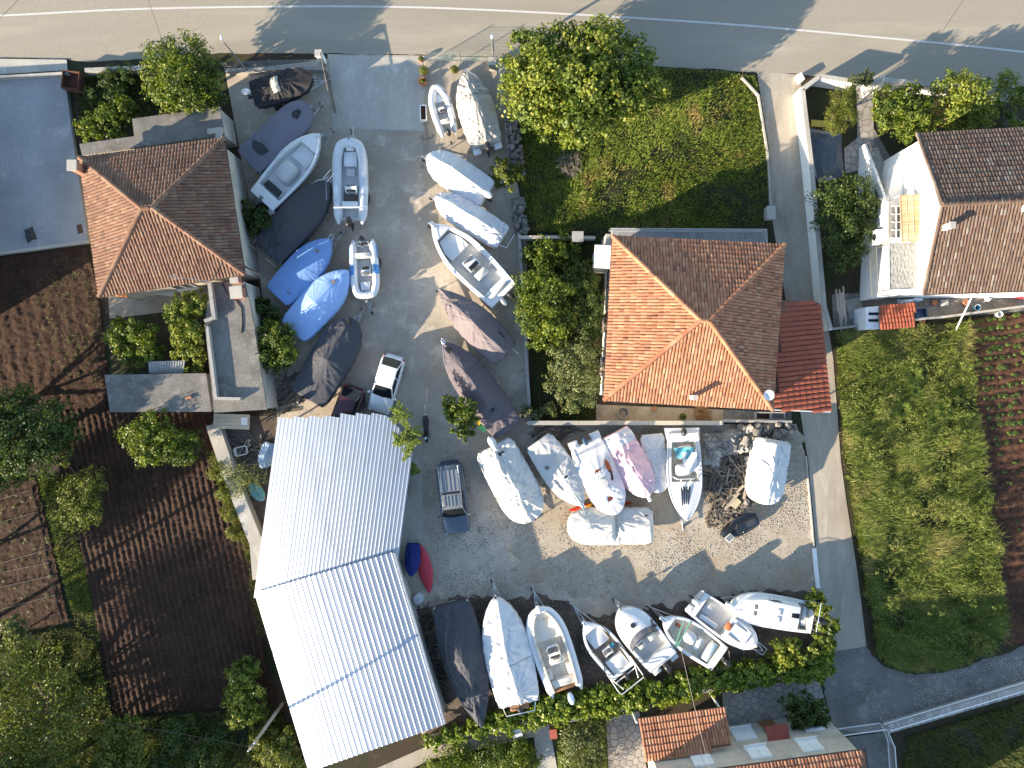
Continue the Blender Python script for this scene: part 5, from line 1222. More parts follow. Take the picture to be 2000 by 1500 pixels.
# grass, weeds, crops ---------------------------------------------------------
def blades(name, px, n, h, w, seed, m, lean=0.6, dens=None, hz=0.6, zbase=0.06):
    poly = [(q.x, q.y) for q in PP(px)]; rng = np.random.default_rng(seed)
    xs = [p[0] for p in poly]; ys = [p[1] for p in poly]
    X = rng.uniform(min(xs), max(xs), n * 3); Y = rng.uniform(min(ys), max(ys), n * 3)
    ok = in_poly(X, Y, poly); D = fbm(X, Y, 0.8, seed) ; ok &= rng.uniform(0, 1, n * 3) < np.clip((D - 0.27) * 2.6, 0.05, 1); 
    X, Y = X[ok][:n], Y[ok][:n]; k = len(X)
    H = h * (0.35 + 1.3 * fbm(X, Y, hz, seed + 4)) * rng.uniform(0.5, 1.3, k)
    A = rng.uniform(0, 2 * pi, k); ln = lean * H * rng.uniform(0.4, 1.3, k); W = w * rng.uniform(0.6, 1.4, k)
    wind = (fbm(X, Y, 0.3, seed + 8) - 0.5) * 6
    A = np.where(rng.uniform(0, 1, k) < 0.5, wind + rng.normal(size=k) * 0.7, A)
    dx, dy = np.cos(A), np.sin(A); z0 = np.full(k, zbase)
    b0 = np.stack([X - dy * W, Y + dx * W, z0], -1); b1 = np.stack([X + dy * W, Y - dx * W, z0], -1)
    m0 = np.stack([X - dy * W * 0.7 + dx * ln * 0.35, Y + dx * W * 0.7 + dy * ln * 0.35, z0 + H * 0.65], -1); m1 = np.stack([X + dy * W * 0.7 + dx * ln * 0.35, Y - dx * W * 0.7 + dy * ln * 0.35, z0 + H * 0.65], -1)
    tp = np.stack([X + dx * ln * 1.15, Y + dy * ln * 1.15, z0 + H], -1); tp2 = tp + np.stack([dy * W * 0.15, -dx * W * 0.15, 0 * H], -1)
    V = np.stack([b0, b1, m1, m0, tp, tp2], 1).reshape(-1, 3); i = np.arange(k)[:, None] * 6
    F = np.concatenate([i + np.array([[0, 1, 2, 3]]), i + np.array([[3, 2, 5, 4]])], 0)
    o = np_mesh(name, V, F, m); o['kind'] = 'stuff'
    return o
GM = mat_pieces('lot_grass', [(0, (0.080, 0.130, 0.015)), (0.5, (0.149, 0.213, 0.025)), (0.85, (0.219, 0.278, 0.039)), (1, (0.360, 0.316, 0.090))], rough=0.6, trans=0.25, patch=(0.340, 0.251, 0.090), pscale=0.55, pamt=(0.54, 0.70))
GM2 = mat_pieces('meadow_grass', [(0, (0.058, 0.098, 0.012)), (0.45, (0.110, 0.158, 0.023)), (0.8, (0.174, 0.209, 0.039)), (1, (0.290, 0.277, 0.086))], rough=0.6, trans=0.25, patch=(0.278, 0.258, 0.086), pscale=0.42, pamt=(0.52, 0.68))
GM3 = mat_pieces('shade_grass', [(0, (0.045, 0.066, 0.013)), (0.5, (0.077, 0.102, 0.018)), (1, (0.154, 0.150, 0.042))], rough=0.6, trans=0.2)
tag(blades('grass', [(1006, 138), (1300, 134), (1420, 142), (1474, 152), (1490, 230), (1498, 300), (1503, 440), (1195, 458), (1030, 452), (1010, 330)], 52000, 0.20, 0.016, 1, GM, zbase=0.07), 'weedy green grass and ground cover filling the empty lot', 'grass')
MEADOW = [(1632, 652), (1880, 632), (1912, 900), (1945, 1120), (1955, 1250), (1850, 1300), (1790, 1308), (1735, 1294), (1712, 1270), (1686, 1130), (1660, 970), (1648, 900), (1634, 720)]
tag(blades('meadow_grass', MEADOW, 80000, 0.42, 0.020, 2, GM2, lean=0.9, hz=0.45, zbase=0.08), 'tall tangled meadow grass between the lane and the crop field', 'grass')
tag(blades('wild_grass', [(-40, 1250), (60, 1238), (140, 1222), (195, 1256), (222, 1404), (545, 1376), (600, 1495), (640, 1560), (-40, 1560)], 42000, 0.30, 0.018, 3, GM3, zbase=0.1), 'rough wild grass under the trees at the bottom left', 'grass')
tag(blades('margin_grass', [(76, 934), (122, 930), (162, 1080), (200, 1250), (150, 1225), (116, 1100)], 7000, 0.2, 0.016, 4, GM2, zbase=0.02), 'strip of dry grass between the two soil plots', 'grass')
tag(blades('wall_grass', [(405, 880), (428, 880), (500, 1085), (520, 1240), (505, 1240), (480, 1090), (430, 960)], 7000, 0.22, 0.016, 5, GM2, zbase=0.05), 'dry grass strip along the retaining wall by the shed', 'grass')
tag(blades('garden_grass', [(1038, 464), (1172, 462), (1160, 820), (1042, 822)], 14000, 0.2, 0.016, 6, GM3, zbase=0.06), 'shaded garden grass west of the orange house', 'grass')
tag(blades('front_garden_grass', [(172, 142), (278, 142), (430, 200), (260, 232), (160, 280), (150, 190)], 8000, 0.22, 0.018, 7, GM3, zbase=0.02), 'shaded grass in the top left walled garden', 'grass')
tag(blades('bed_grass', [(760, 1520), (850, 1485), (1040, 1445), (1050, 1510)], 6000, 0.2, 0.016, 8, GM, zbase=0.03), 'green grass below the path south of the hedge', 'grass')
tag(blades('bed_weeds', [(1078, 1415), (1180, 1400), (1188, 1510), (1092, 1510)], 5000, 0.2, 0.016, 9, GM, zbase=0.03), 'weeds around the thorny shrub bed', 'grass')
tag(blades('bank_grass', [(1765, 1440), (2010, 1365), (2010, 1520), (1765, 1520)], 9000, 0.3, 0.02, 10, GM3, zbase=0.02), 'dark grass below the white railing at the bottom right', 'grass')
# weeds with broad leaves on the lot, bushes in the meadow
def weed_patch(name, label, px, n, k, size, m, seed, h=0.2, spread=0.22):
    poly = [(q.x, q.y) for q in PP(px)]; rng = np.random.default_rng(seed); xs = [p[0] for p in poly]; ys = [p[1] for p in poly]
    X = rng.uniform(min(xs), max(xs), n * 3); Y = rng.uniform(min(ys), max(ys), n * 3); ok = in_poly(X, Y, poly) & (fbm(X, Y, 0.6, seed) > 0.42)
    X, Y = X[ok][:n], Y[ok][:n]; c = len(X); i = rng.integers(0, c, c * k)
    sp = spread * rng.uniform(0.4, 1.5, c)[i]; a = rng.uniform(0, 2 * pi, c * k); r = sp * np.sqrt(rng.uniform(0, 1, c * k))
    hh = h * rng.uniform(0.5, 1.6, c)[i]
    C = np.stack([X[i] + r * np.cos(a), Y[i] + r * np.sin(a), 0.1 + hh * (1 - 0.6 * (r / (sp + 1e-6)) ** 2) * rng.uniform(0.5, 1.05, c * k)], -1)
    V, F = leaf_quads(C, rng.normal(size=(c * k, 3)) * 0.5 + np.array([0, 0, 0.8]), size * rng.uniform(0.6, 1.4, c * k), seed, 0.5)
    o = np_mesh(name, V, F, m); o['kind'] = 'stuff'; tag(o, label, 'weeds')
weed_patch('ground_cover', 'leafy weeds scattered over the empty green lot', [(1010, 270), (1260, 260), (1340, 160), (1440, 150), (1488, 260), (1498, 380), (1400, 440), (1040, 450)], 900, 18, 0.09, LM_CITRUS, 1)
weed_patch('meadow_weeds', 'bushy weeds among the tall meadow grass', MEADOW, 800, 34, 0.11, leaf_mat('meadow_weed_leaf', [(0, (0.072, 0.105, 0.019)), (0.5, (0.136, 0.173, 0.036)), (0.85, (0.224, 0.240, 0.066)), (1, (0.352, 0.315, 0.120))]), 2, h=0.42, spread=0.34)
rng = np.random.default_rng(41); mp = [(q.x, q.y) for q in PP(MEADOW)]; X = rng.uniform(min(p[0] for p in mp), max(p[0] for p in mp), 1100); Y = rng.uniform(min(p[1] for p in mp), max(p[1] for p in mp), 1100)
ok = in_poly(X, Y, mp) & (fbm(X, Y, 0.45, 44) > 0.40); X, Y = X[ok][:210], Y[ok][:210]; R = rng.uniform(0.22, 0.62, len(X)) * (0.6 + 0.8 * fbm(X, Y, 0.3, 46))
C, N_ = crown_points([(x, y, 0.25 + 0.8 * r, r, r * 0.9, 0.25 + 0.7 * r) for x, y, r in zip(X, Y, R)], 26000, 42, 0.3, low=-0.2); V, F = leaf_quads(C, N_, 0.10 * rng.uniform(0.6, 1.5, size=len(C)), 43, 0.36)
o = np_mesh('meadow_bushes', V, F, leaf_mat('bush_leaf', [(0, (0.060, 0.094, 0.016)), (0.4, (0.120, 0.171, 0.027)), (0.75, (0.180, 0.231, 0.045)), (1, (0.300, 0.308, 0.099))], patch=(0.220, 0.231, 0.072), pscale=0.35)); o['kind'] = 'stuff'; tag(o, 'mounded bushy growth standing up in the meadow', 'bushes')
weed_patch('wild_weeds', 'shrubby weeds in the bottom left wild ground', [(0, 1240), (200, 1260), (225, 1400), (540, 1380), (600, 1500), (0, 1500)], 420, 26, 0.13, LM_CITRUS, 3, h=0.35, spread=0.35)
weed_patch('plot_weeds', 'scattered weeds on the dark soil plot at the left', [(60, 520), (170, 490), (200, 600), (200, 760), (80, 700)], 160, 12, 0.07, LM_OLIVE, 4, h=0.1, spread=0.2)
# fern-like tussocks in the meadow
TM = leaf_mat('tussock_blade', [(0, (0.10, 0.15, 0.02)), (0.6, (0.16, 0.22, 0.03)), (1, (0.24, 0.28, 0.06))])
for i, (x, y, r) in enumerate(((1775, 732, 0.85), (1755, 800, 0.75), (1820, 820, 0.9), (1836, 800, 0.7), (1780, 762, 0.4))):
    q = P(x, y); lab = ['wide grass tussock at the top of the meadow', 'round grass tussock in the middle of the meadow', 'largest grass tussock near the crop field', 'tussock leaning on the largest tussock', 'tiny pale tussock in the meadow'][i]
    root = thing('grass_tussock', lab, 'grass tussock', q, group='tussocks in the meadow'); rng = np.random.default_rng(i); k = 900
    a = rng.uniform(0, 2 * pi, k); rr = r * rng.uniform(0.25, 1.0, k); Z = 0.55 * rng.uniform(0.5, 1.0, k)
    b = np.stack([0.25 * r * np.cos(a) * rng.uniform(0, 1, k), 0.25 * r * np.sin(a) * rng.uniform(0, 1, k), np.full(k, 0.1)], -1)
    t = np.stack([rr * np.cos(a), rr * np.sin(a), Z], -1); md = (b + t) / 2 + np.array([0, 0, 0.28]); s = np.stack([-np.sin(a), np.cos(a), 0 * a], -1) * 0.018
    V = np.stack([b - s, b + s, md + s, md - s, t + s * 0.1, t - s * 0.1], 1).reshape(-1, 3); ii = np.arange(k)[:, None] * 6
    np_mesh('blades', V, np.concatenate([ii + np.array([[0, 1, 2, 3]]), ii + np.array([[3, 2, 4, 5]])]), TM, root)['kind'] = 'stuff'
# crop plants in rows (potato-like)
rng = np.random.default_rng(12); Cs = []; Ns = []
c_, s_ = math.cos(rad(8)), math.sin(rad(8)); o0 = P(1890, 630)
for row in range(34):
    for k in range(30):
        if rng.uniform() > 0.80 - 0.35 * (row > 12) - 0.15 * (row > 17): continue
        l = k * 0.42 + rng.normal() * 0.07; w = -row * 0.62 + rng.normal() * 0.07
        x = o0.x + l * c_ - w * s_ + 0.12 * row * 0.5 ; y = o0.y + l * s_ + w * c_
        sz = rng.uniform(0.09, 0.26) * (1.0 if row < 14 else 0.6); n = int(26 + 130 * sz)
        d = rng.normal(size=(n, 3)); d /= np.linalg.norm(d, axis=1, keepdims=True); d[:, 2] = np.abs(d[:, 2])
        Cs.append(np.array([x, y, 0.12]) + d * sz * rng.uniform(0.5, 1, size=(n, 1)) * np.array([1.2, 1, 0.8])); Ns.append(d + np.array([0, 0, 0.9]) + rng.normal(size=(n, 3)) * 0.3)
C = np.concatenate(Cs); V, F = leaf_quads(C, np.concatenate(Ns), 0.10 * rng.uniform(0.6, 1.3, len(C)), 3, 0.6)
o = np_mesh('crop_plants', V, F, leaf_mat('crop_leaf', [(0, (0.065, 0.119, 0.024)), (0.5, (0.111, 0.188, 0.036)), (1, (0.182, 0.250, 0.060))])); o['kind'] = 'stuff'; tag(o, 'rows of low leafy crops on the red soil', 'crops')
# seedlings and drip hoses in the vegetable plot
rng = np.random.default_rng(14); Cs = []; Ns = []
for k in range(70):
    q = P(rng.uniform(0, 110), rng.uniform(960, 1210)); n = 14
    d = rng.normal(size=(n, 3)); d[:, 2] = np.abs(d[:, 2]); Cs.append(np.array([q.x, q.y, 0.14]) + d * 0.07); Ns.append(d + np.array([0, 0, 1.0]))
C = np.concatenate(Cs); V, F = leaf_quads(C, np.concatenate(Ns), 0.08 * rng.uniform(0.6, 1.3, len(C)), 3, 0.6); o = np_mesh('seedlings', V, F, LM_OLIVE); o['kind'] = 'stuff'; tag(o, 'scattered seedlings in the vegetable plot', 'seedlings')
for i, (a, b) in enumerate((((0, 975), (62, 957)), ((0, 1020), (72, 1000)), ((0, 1100), (96, 1072)), ((0, 1118), (100, 1097)), ((0, 1146), (108, 1122)), ((0, 1190), (112, 1160)))):
    p0, p1 = P(*a), P(*b); mb = MB(); mb.tube([p0.lerp(p1, k / 8) + Vector((0, 0, 0.17 + 0.02 * math.sin(k * 2 + i))) for k in range(9)], 0.014, 4)
    tag(mb.obj('drip_hose', mat('dusty_hose', (0.20, 0.18, 0.16), 0.8)), ['topmost', 'second', 'third', 'fourth', 'fifth', 'lowest'][i] + ' of the drip hoses across the vegetable plot', 'hose', 'drip hoses in the vegetable plot')
mb = MB(); mb.tube([P(x, y, 0.14) for x, y in ((62, 950), (80, 1020), (92, 1090), (104, 1140), (112, 1180), (122, 1210))], 0.03, 5); tag(mb.obj('supply_hose', BLACK), 'black supply hose along the side of the vegetable plot', 'hose')
# ------------------------------------------------------------------ boats
def plan_v(t, full=0.48, st=0.86, p=2.3, q=0.85):
    if t <= full: return st + (1 - st) * math.sin(pi / 2 * t / full)
    u = min(1.0, (t - full) / (1 - full)); return max(0.0, 1 - u ** p) ** q
def shape(kind):
    return {'v': lambda t: plan_v(t), 'fine': lambda t: plan_v(t, 0.40, 0.82, 1.9, 0.9), 'round': lambda t: plan_v(t, 0.5, 0.9, 2.8, 0.6),
            'blunt': lambda t: plan_v(t, 0.55, 0.92, 3.0, 0.42), 'tub': lambda t: plan_v(t, 0.6, 0.97, 3.2, 0.5), 'mid': lambda t: plan_v(t, 0.44, 0.88, 2.1, 0.66), 'can': lambda t: plan_v(t, 0.45, 0.55, 2.2, 0.8)}[kind]

class Boat:
    def __init__(s, name, label, bow, stern, beam, zg=1.35, kind='v', z0=0.42, sheer=0.22, cat='boat', group='boats stored in the yard'):
        b, a = P(bow[0], bow[1], zg + sheer * 0.6), P(stern[0], stern[1], zg); d = b - a; d.z = 0
        s.L = d.length; s.ang = math.atan2(d.y, d.x); s.B = beam / PXM * (CAM_H - zg) / CAM_H
        s.zg, s.z0, s.sheer, s.f = zg, z0, sheer, shape(kind)
        s.root = thing(name, label, cat, (a.x, a.y, 0), s.ang, group); s.loc = Vector((a.x, a.y, 0))
    def hb(s, t): return s.B / 2 * s.f(t)
    def zs(s, t): return s.zg + s.sheer * max(0.0, t - 0.25) ** 2 * 1.6
    def zk(s, t): return s.z0 + (0.0 if t < 0.66 else ((t - 0.66) / 0.34) ** 2 * (s.zs(1) - s.z0) * 0.72)
    def hull(s, m, n=22, name='hull', stripe=None):
        mb = MB(); rings = []
        for i in range(n + 1):
            t = 1 - (1 - i / n) ** 1.25; x = t * s.L; h = max(s.hb(t), 0.012); a, b = s.zs(t), s.zk(t)
            rings.append([(x, h, a), (x, h * 0.97, a - (a - b) * 0.35), (x, h * 0.80, b + (a - b) * 0.26), (x, 0, b), (x, -h * 0.80, b + (a - b) * 0.26), (x, -h * 0.97, a - (a - b) * 0.35), (x, -h, a)])
        mb.loft(rings, closed=False); mb.add(rings[0], [tuple(range(7))])
        return mb.obj(name, m, s.root, True)
    def rub(s, m, r=0.03, dz=0.0):
        mb = MB(); pts = [(t * s.L, s.hb(t) + 0.005, s.zs(t) + dz) for t in [i / 24 for i in range(25)]]
        mb.tube(pts + [(x, -y, z) for x, y, z in pts[::-1]], r, 5); return mb.obj('rub_rail', m, s.root, True)
    # --- canvas cover
    def cover(s, m, peaks, skirt=0.35, fold=0.03, seed=1, e=1.25, dips=(), name='cover', t0=0.0, t1=1.0, lift=0.03, out=0.03, droop=None, side=0.0):
        nu, nv = 96, 52; rng = np.random.default_rng(seed)
        tt = np.concatenate([np.zeros(4), 1 - (1 - np.linspace(0, 1, nu + 1)) ** 1.15]) * (t1 - t0) + t0
        sk = np.concatenate([np.array([1.0, 0.66, 0.33, 0.1]), np.zeros(nu + 1)])
        wv = np.linspace(-1.22, 1.22, nv + 1)
        hb = np.array([max(s.hb(t) * (0.86 + 0.14 * min(1.0, (t - t0) / 0.07) ** 0.5), 0.02) + out for t in tt]); zs = np.array([s.zs(t) for t in tt]) + lift
        pk = sorted((t, h * 1.3) for t, h in peaks); R = np.interp(tt, [p[0] for p in pk], [p[1] for p in pk])
        W, T = np.meshgrid(wv, tt); wc = np.clip(W, -1, 1); HB = hb[:, None]; X = T * s.L; Y = wc * HB
        Z = zs[:, None] + R[:, None] * (1 - np.abs(wc) ** e)
        rr = np.clip(1 - np.abs(wc), 0, 1)
        for t, h in pk:
            if h < 0.12: continue
            dx, dy = X - t * s.L, Y - side * HB; th = np.arctan2(dy, dx); d = np.hypot(dx, dy); g = np.exp(-(d / (0.62 * s.B + 0.45)) ** 2) * np.clip(d / 0.5, 0, 1)
            f = 0
            for k in range(3):
                f = f + rng.uniform(0.4, 1) * (1 - 2 * np.abs(np.sin(th * rng.integers(3, 7 + 4 * k) + rng.uniform(0, 6))))
            Z = Z + fold * g * f * 0.85
        q = rng.uniform(0, 9); nn = fbm(X + q, Y + q, 1.5, seed) - 0.5
        Z = Z + fold * 0.7 * nn * np.clip(rr * 3, 0, 1)
        fr = rng.uniform(5, 8)
        Z = Z + fold * 0.45 * (1 - 2 * np.abs(np.sin(X * fr / 2 + nn * 3 + np.abs(wc) * 1.6 * np.sign(wc) + q))) * (4 * np.abs(wc) * rr) ** 1.2
        Z = Z + fold * 0.35 * (1 - 2 * np.abs(np.sin(Y * 6 + X * 0.7 + nn * 2.5))) * rr * (0.3 + vnoise(X, Y, 1.2, seed + 3))
        for (t, w, r, dep) in dips:
            d = np.hypot(X - t * s.L, Y - w * HB); Z = Z - dep * np.exp(-(d / r) ** 2)
        drop = np.clip((np.abs(W) - 1) / 0.22, 0, 1)
        hem = skirt * (1 + 0.25 * (fbm(X, Y * 0, 1.7, seed + 6) - 0.5))
        Z = Z - drop * hem; Y = Y * (1 + 0.0 * drop) + np.sign(W) * 0.018 * np.sin(X * 11 + q) * drop + np.sign(W) * 0.02 * drop
        S = sk[:, None]; X = X - 0.04 * (S > 0) - 0.02 * S; Z = np.where(S > 0, np.maximum(Z - S * hem * 1.1, s.zg - skirt), Z)
        n0, n1 = X.shape; idx = np.arange(n0 * n1).reshape(n0, n1)
        F = np.stack([idx[:-1, :-1], idx[1:, :-1], idx[1:, 1:], idx[:-1, 1:]], -1).reshape(-1, 4)
        o = np_mesh(name, np.stack([X, Y, Z], -1).reshape(-1, 3), F, m, s.root, smooth=True)
        if o.data.polygons[len(F) // 2].normal.z < 0: o.data.flip_normals()
        s._T, s._W, s._X, s._Y, s._Z = tt, wv, X, Y, Z
        return o
    def top(s, t, w):
        i = int(np.argmin(np.abs(s._T[4:] - t))) + 4; j = int(np.argmin(np.abs(s._W - w)))
        return Vector((s._X[i, j], s._Y[i, j], s._Z[i, j]))
    def strap(s, t, m, r=0.014):
        pts = [s.top(t, w) + Vector((0, 0, 0.012)) for w in np.linspace(-1.15, 1.15, 27)]
        mb = MB(); mb.tube(pts, r, 4); return mb.obj('strap', m, s.root)
    def puddle(s, t, w, rx, ry, m, seed=1, rz=0.0, dz=0.05):
        c = s.top(t, w) + Vector((0, 0, dz)); rnd = random.Random(seed); n = 22; pts = []
        for k in range(n):
            a = 2 * pi * k / n; r = 1 + 0.16 * math.sin(2 * a + seed) + 0.10 * math.sin(3 * a + 2 * seed)
            x, y = rx * r * math.cos(a), ry * r * math.sin(a); pts.append((c.x + x * math.cos(rz) - y * math.sin(rz), c.y + x * math.sin(rz) + y * math.cos(rz)))
        mb = MB(); mb.prism(pts, c.z - 0.05, c.z); return mb.obj('rain_puddle', m, s.root)
    # --- open boat deck and cockpit
    def deck(s, m, liner, tf=0.72, ts=0.06, side=0.2, zf=None, floor=None, n=24, camber=0.06, tfi=None):
        zf = s.z0 + 0.38 if zf is None else zf; mb = MB()
        def inner(t):
            h = max(s.hb(t) - side, 0.04)
            return h
        ts_ = [ts + (tf - ts) * i / n for i in range(n + 1)]
        for sg in (1, -1):
            mb.loft([[(t * s.L, sg * s.hb(t), s.zs(t)), (t * s.L, sg * (s.hb(t) - 0.03), s.zs(t) + 0.035), (t * s.L, sg * inner(t), s.zs(t) + 0.03)] for t in ts_], closed=False)
        def cap(t0, t1, k):
            mb.loft([[(t * s.L, w * s.hb(t), s.zs(t) + 0.035 * (abs(w) < 0.99) + camber * (1 - w * w) * (1 if t > 0.5 else 0.3)) for w in (-1, -0.97, -0.6, -0.3, 0, 0.3, 0.6, 0.97, 1)] for t in [t0 + (t1 - t0) * i / k for i in range(k + 1)]], closed=False)
        cap(tf, 0.998, 12); cap(0.0, ts, 3)
        mb.obj('deck', m, s.root, True)
        mb = MB()
        for sg in (1, -1):
            mb.loft([[(t * s.L, sg * inner(t), s.zs(t) + 0.03), (t * s.L, sg * (inner(t) - 0.03), zf)] for t in ts_], closed=False)
        for t, in ((ts,), (tf,)):
            h = inner(t); mb.add([(t * s.L, -h, s.zs(t) + 0.03 + (camber if t == tf else 0)), (t * s.L, h, s.zs(t) + 0.03 + (camber if t == tf else 0)), (t * s.L, h - 0.03, zf), (t * s.L, -h + 0.03, zf)], [(0, 1, 2, 3)])
        mb.obj('cockpit_liner', liner, s.root, True)
        mb = MB(); mb.loft([[(t * s.L, -inner(t) + 0.03, zf), (t * s.L, inner(t) - 0.03, zf)] for t in ts_], closed=False)
        mb.obj('cockpit_floor', floor or liner, s.root)
        s.zf = zf; s.inner = inner
    def box(s, name, t, y, size, z, m, rz=0.0, ch=0.04, parent=None):
        """rounded block standing at level z"""
        mb = MB(); lx, ly, lz = size; c = min(ch, lx * 0.3, ly * 0.3, lz * 0.45); M = Matrix.Rotation(rz, 3, 'Z')
        def ring(ix, zz, k):
            pts = []
            for (sx, sy) in ((1, 1), (-1, 1), (-1, -1), (1, -1)):
                for a in ((0, 1), (1, 0)) if sx * sy > 0 else ((1, 0), (0, 1)):
                    pts.append(M @ Vector((sx * (lx / 2 - ix - (k if a[0] == 1 else 0)), sy * (ly / 2 - ix - (k if a[1] == 1 else 0)), 0)) + Vector((t * s.L, y, zz)))
            return pts
        mb.loft([ring(0, z, c), ring(0, z + lz - c, c), ring(c, z + lz, c)])
        return mb.obj(name, m, parent or s.root, 50)
    def seat(s, t, y, size, z, m, m2=None, rz=0.0, name='seat'):
        b = s.box(name, t, y, (size[0], size[1], size[2]), z, m, rz)
        s.box('cushion', t, y, (size[0] * 0.94, size[1] * 0.96, 0.09), z + size[2], m2 or m, rz, parent=b); return b
    def console(s, t, y, m, size=(0.75, 0.8, 0.85), dash=None, screen=True, wheel=True):
        x = t * s.L; lx, ly, lz = size; z = s.zf; mb = MB()
        prof = [(-lx / 2, z), (lx / 2, z), (lx / 2, z + lz * 0.62), (lx * 0.18, z + lz), (-lx * 0.12, z + lz), (-lx / 2, z + lz * 0.72)]
        mb.loft([[(x + a, y + sg * ly / 2 * (0.94 if b > z + 0.6 * lz else 1), b) for a, b in prof] for sg in (-1, 1)]); c = mb.obj('console', m, s.root, 30)
        mb = MB(); mb.box((x - lx * 0.31, y, z + lz * 0.875), (lx * 0.36, ly * 0.78, 0.02), ry=-0.6); mb.obj('dashboard', dash or BLACK, c)
        if screen:
            mb = MB(); mb.loft([[(x + lx * 0.42 - 0.02 * k, y + sg * ly * 0.46, z + lz * 0.68), (x + lx * 0.14 - 0.02 * k, y + sg * ly * 0.40, z + lz * 1.22)] for sg, k in ((-1, 0), (-0.5, -2), (0, -3), (0.5, -2), (1, 0))], closed=False); mb.obj('windscreen', mat('smoked_acrylic', (0.10, 0.10, 0.11), 0.15, spec=0.8), c, True)
        if wheel:
            mb = MB(); cx = x - lx * 0.58; pts = [(cx + 0.06 * math.cos(a), y + 0.19 * math.sin(a), z + lz * 0.80 + 0.17 * math.cos(a)) for a in [2 * pi * k / 14 for k in range(14)]]
            mb.tube(pts, 0.022, 5, closed=True); mb.tube([pts[0], pts[7]], 0.015, 4); mb.tube([pts[3], pts[10]], 0.015, 4); mb.obj('steering_wheel', BLACK, c, True)
        return c
    def outboard(s, y=0.0, m=None, x=-0.22, sc=1.0, tilt=0.0, leg=True, z=None):
        m = m or BLACK; z = (s.zg + 0.12) if z is None else z; mb = MB(); ct, st = math.cos(tilt), math.sin(tilt)
        def R(px_, py_, pz_): return (x - (px_ * ct - pz_ * st) * sc, y + py_ * sc, z + (pz_ * ct + px_ * st) * sc)
        rings = []
        for k, (hz, a, b, o) in enumerate(((-0.05, 0.20, 0.13, 0.05), (0.05, 0.27, 0.17, 0.06), (0.25, 0.29, 0.18, 0.08), (0.38, 0.26, 0.165, 0.09), (0.46, 0.18, 0.11, 0.09), (0.48, 0.06, 0.04, 0.08))):
            rings.append([R(o + a * math.cos(q) * (1.15 if math.cos(q) < 0 else 1), b * math.sin(q), hz) for q in [2 * pi * i / 14 for i in range(14)]])
        mb.loft(rings); eng = mb.obj('outboard_engine', m, s.root, True)
        if leg:
            mb = MB(); mb.loft([[R(0.05 + a, b * w, hz) for a, b in ((-0.1, 0), (0, w), (0.14, 0), (0, -w))] for hz, w in ((-0.05, 0.10), (-0.45, 0.07), (-0.75, 0.05))])
            mb.loft([[R(o, 0.07 * r * math.cos(q), -0.78 + 0.07 * r * math.sin(q)) for q in [2 * pi * i / 8 for i in range(8)]] for o, r in ((-0.12, 0.3), (0.0, 1), (0.22, 1), (0.36, 0.3))]); mb.obj('engine_leg', BLACK, eng)
            mb = MB(); mb.box((x + 0.12 * sc, y, z - 0.12), (0.16, 0.22, 0.3)); mb.obj('transom_bracket', GALV, eng)
        return eng
    def rail(s, pts, m=None, r=0.018, feet=True, name='bow_rail', dz=0.3, n=5):
        """pts (t, w) along the deck edge; tube at dz above the gunwale with feet"""
        P3 = [Vector((t * s.L, w * s.hb(t) if abs(w) <= 1.01 else w, s.zs(min(max(t, 0), 1)) + dz * (1 if 0 < i < len(pts) - 1 else 0.15))) for i, (t, w) in enumerate(pts)]
        mb = MB(); mb.tube(P3, r, n)
        if feet:
            for p in P3[1:-1]: mb.tube([p, (p.x, p.y * 0.98, p.z - dz + 0.03)], r * 0.8, n)
        return mb.obj(name, m or STEEL, s.root, True)
    def bars(s, name, segs, m, r=0.02, n=5):
        mb = MB()
        for sg in segs: mb.tube([Vector(p) for p in sg], r, n)
        return mb.obj(name, m, s.root, True)
    def pt(s, t, w, z): return (t * s.L, w * s.B / 2, z)

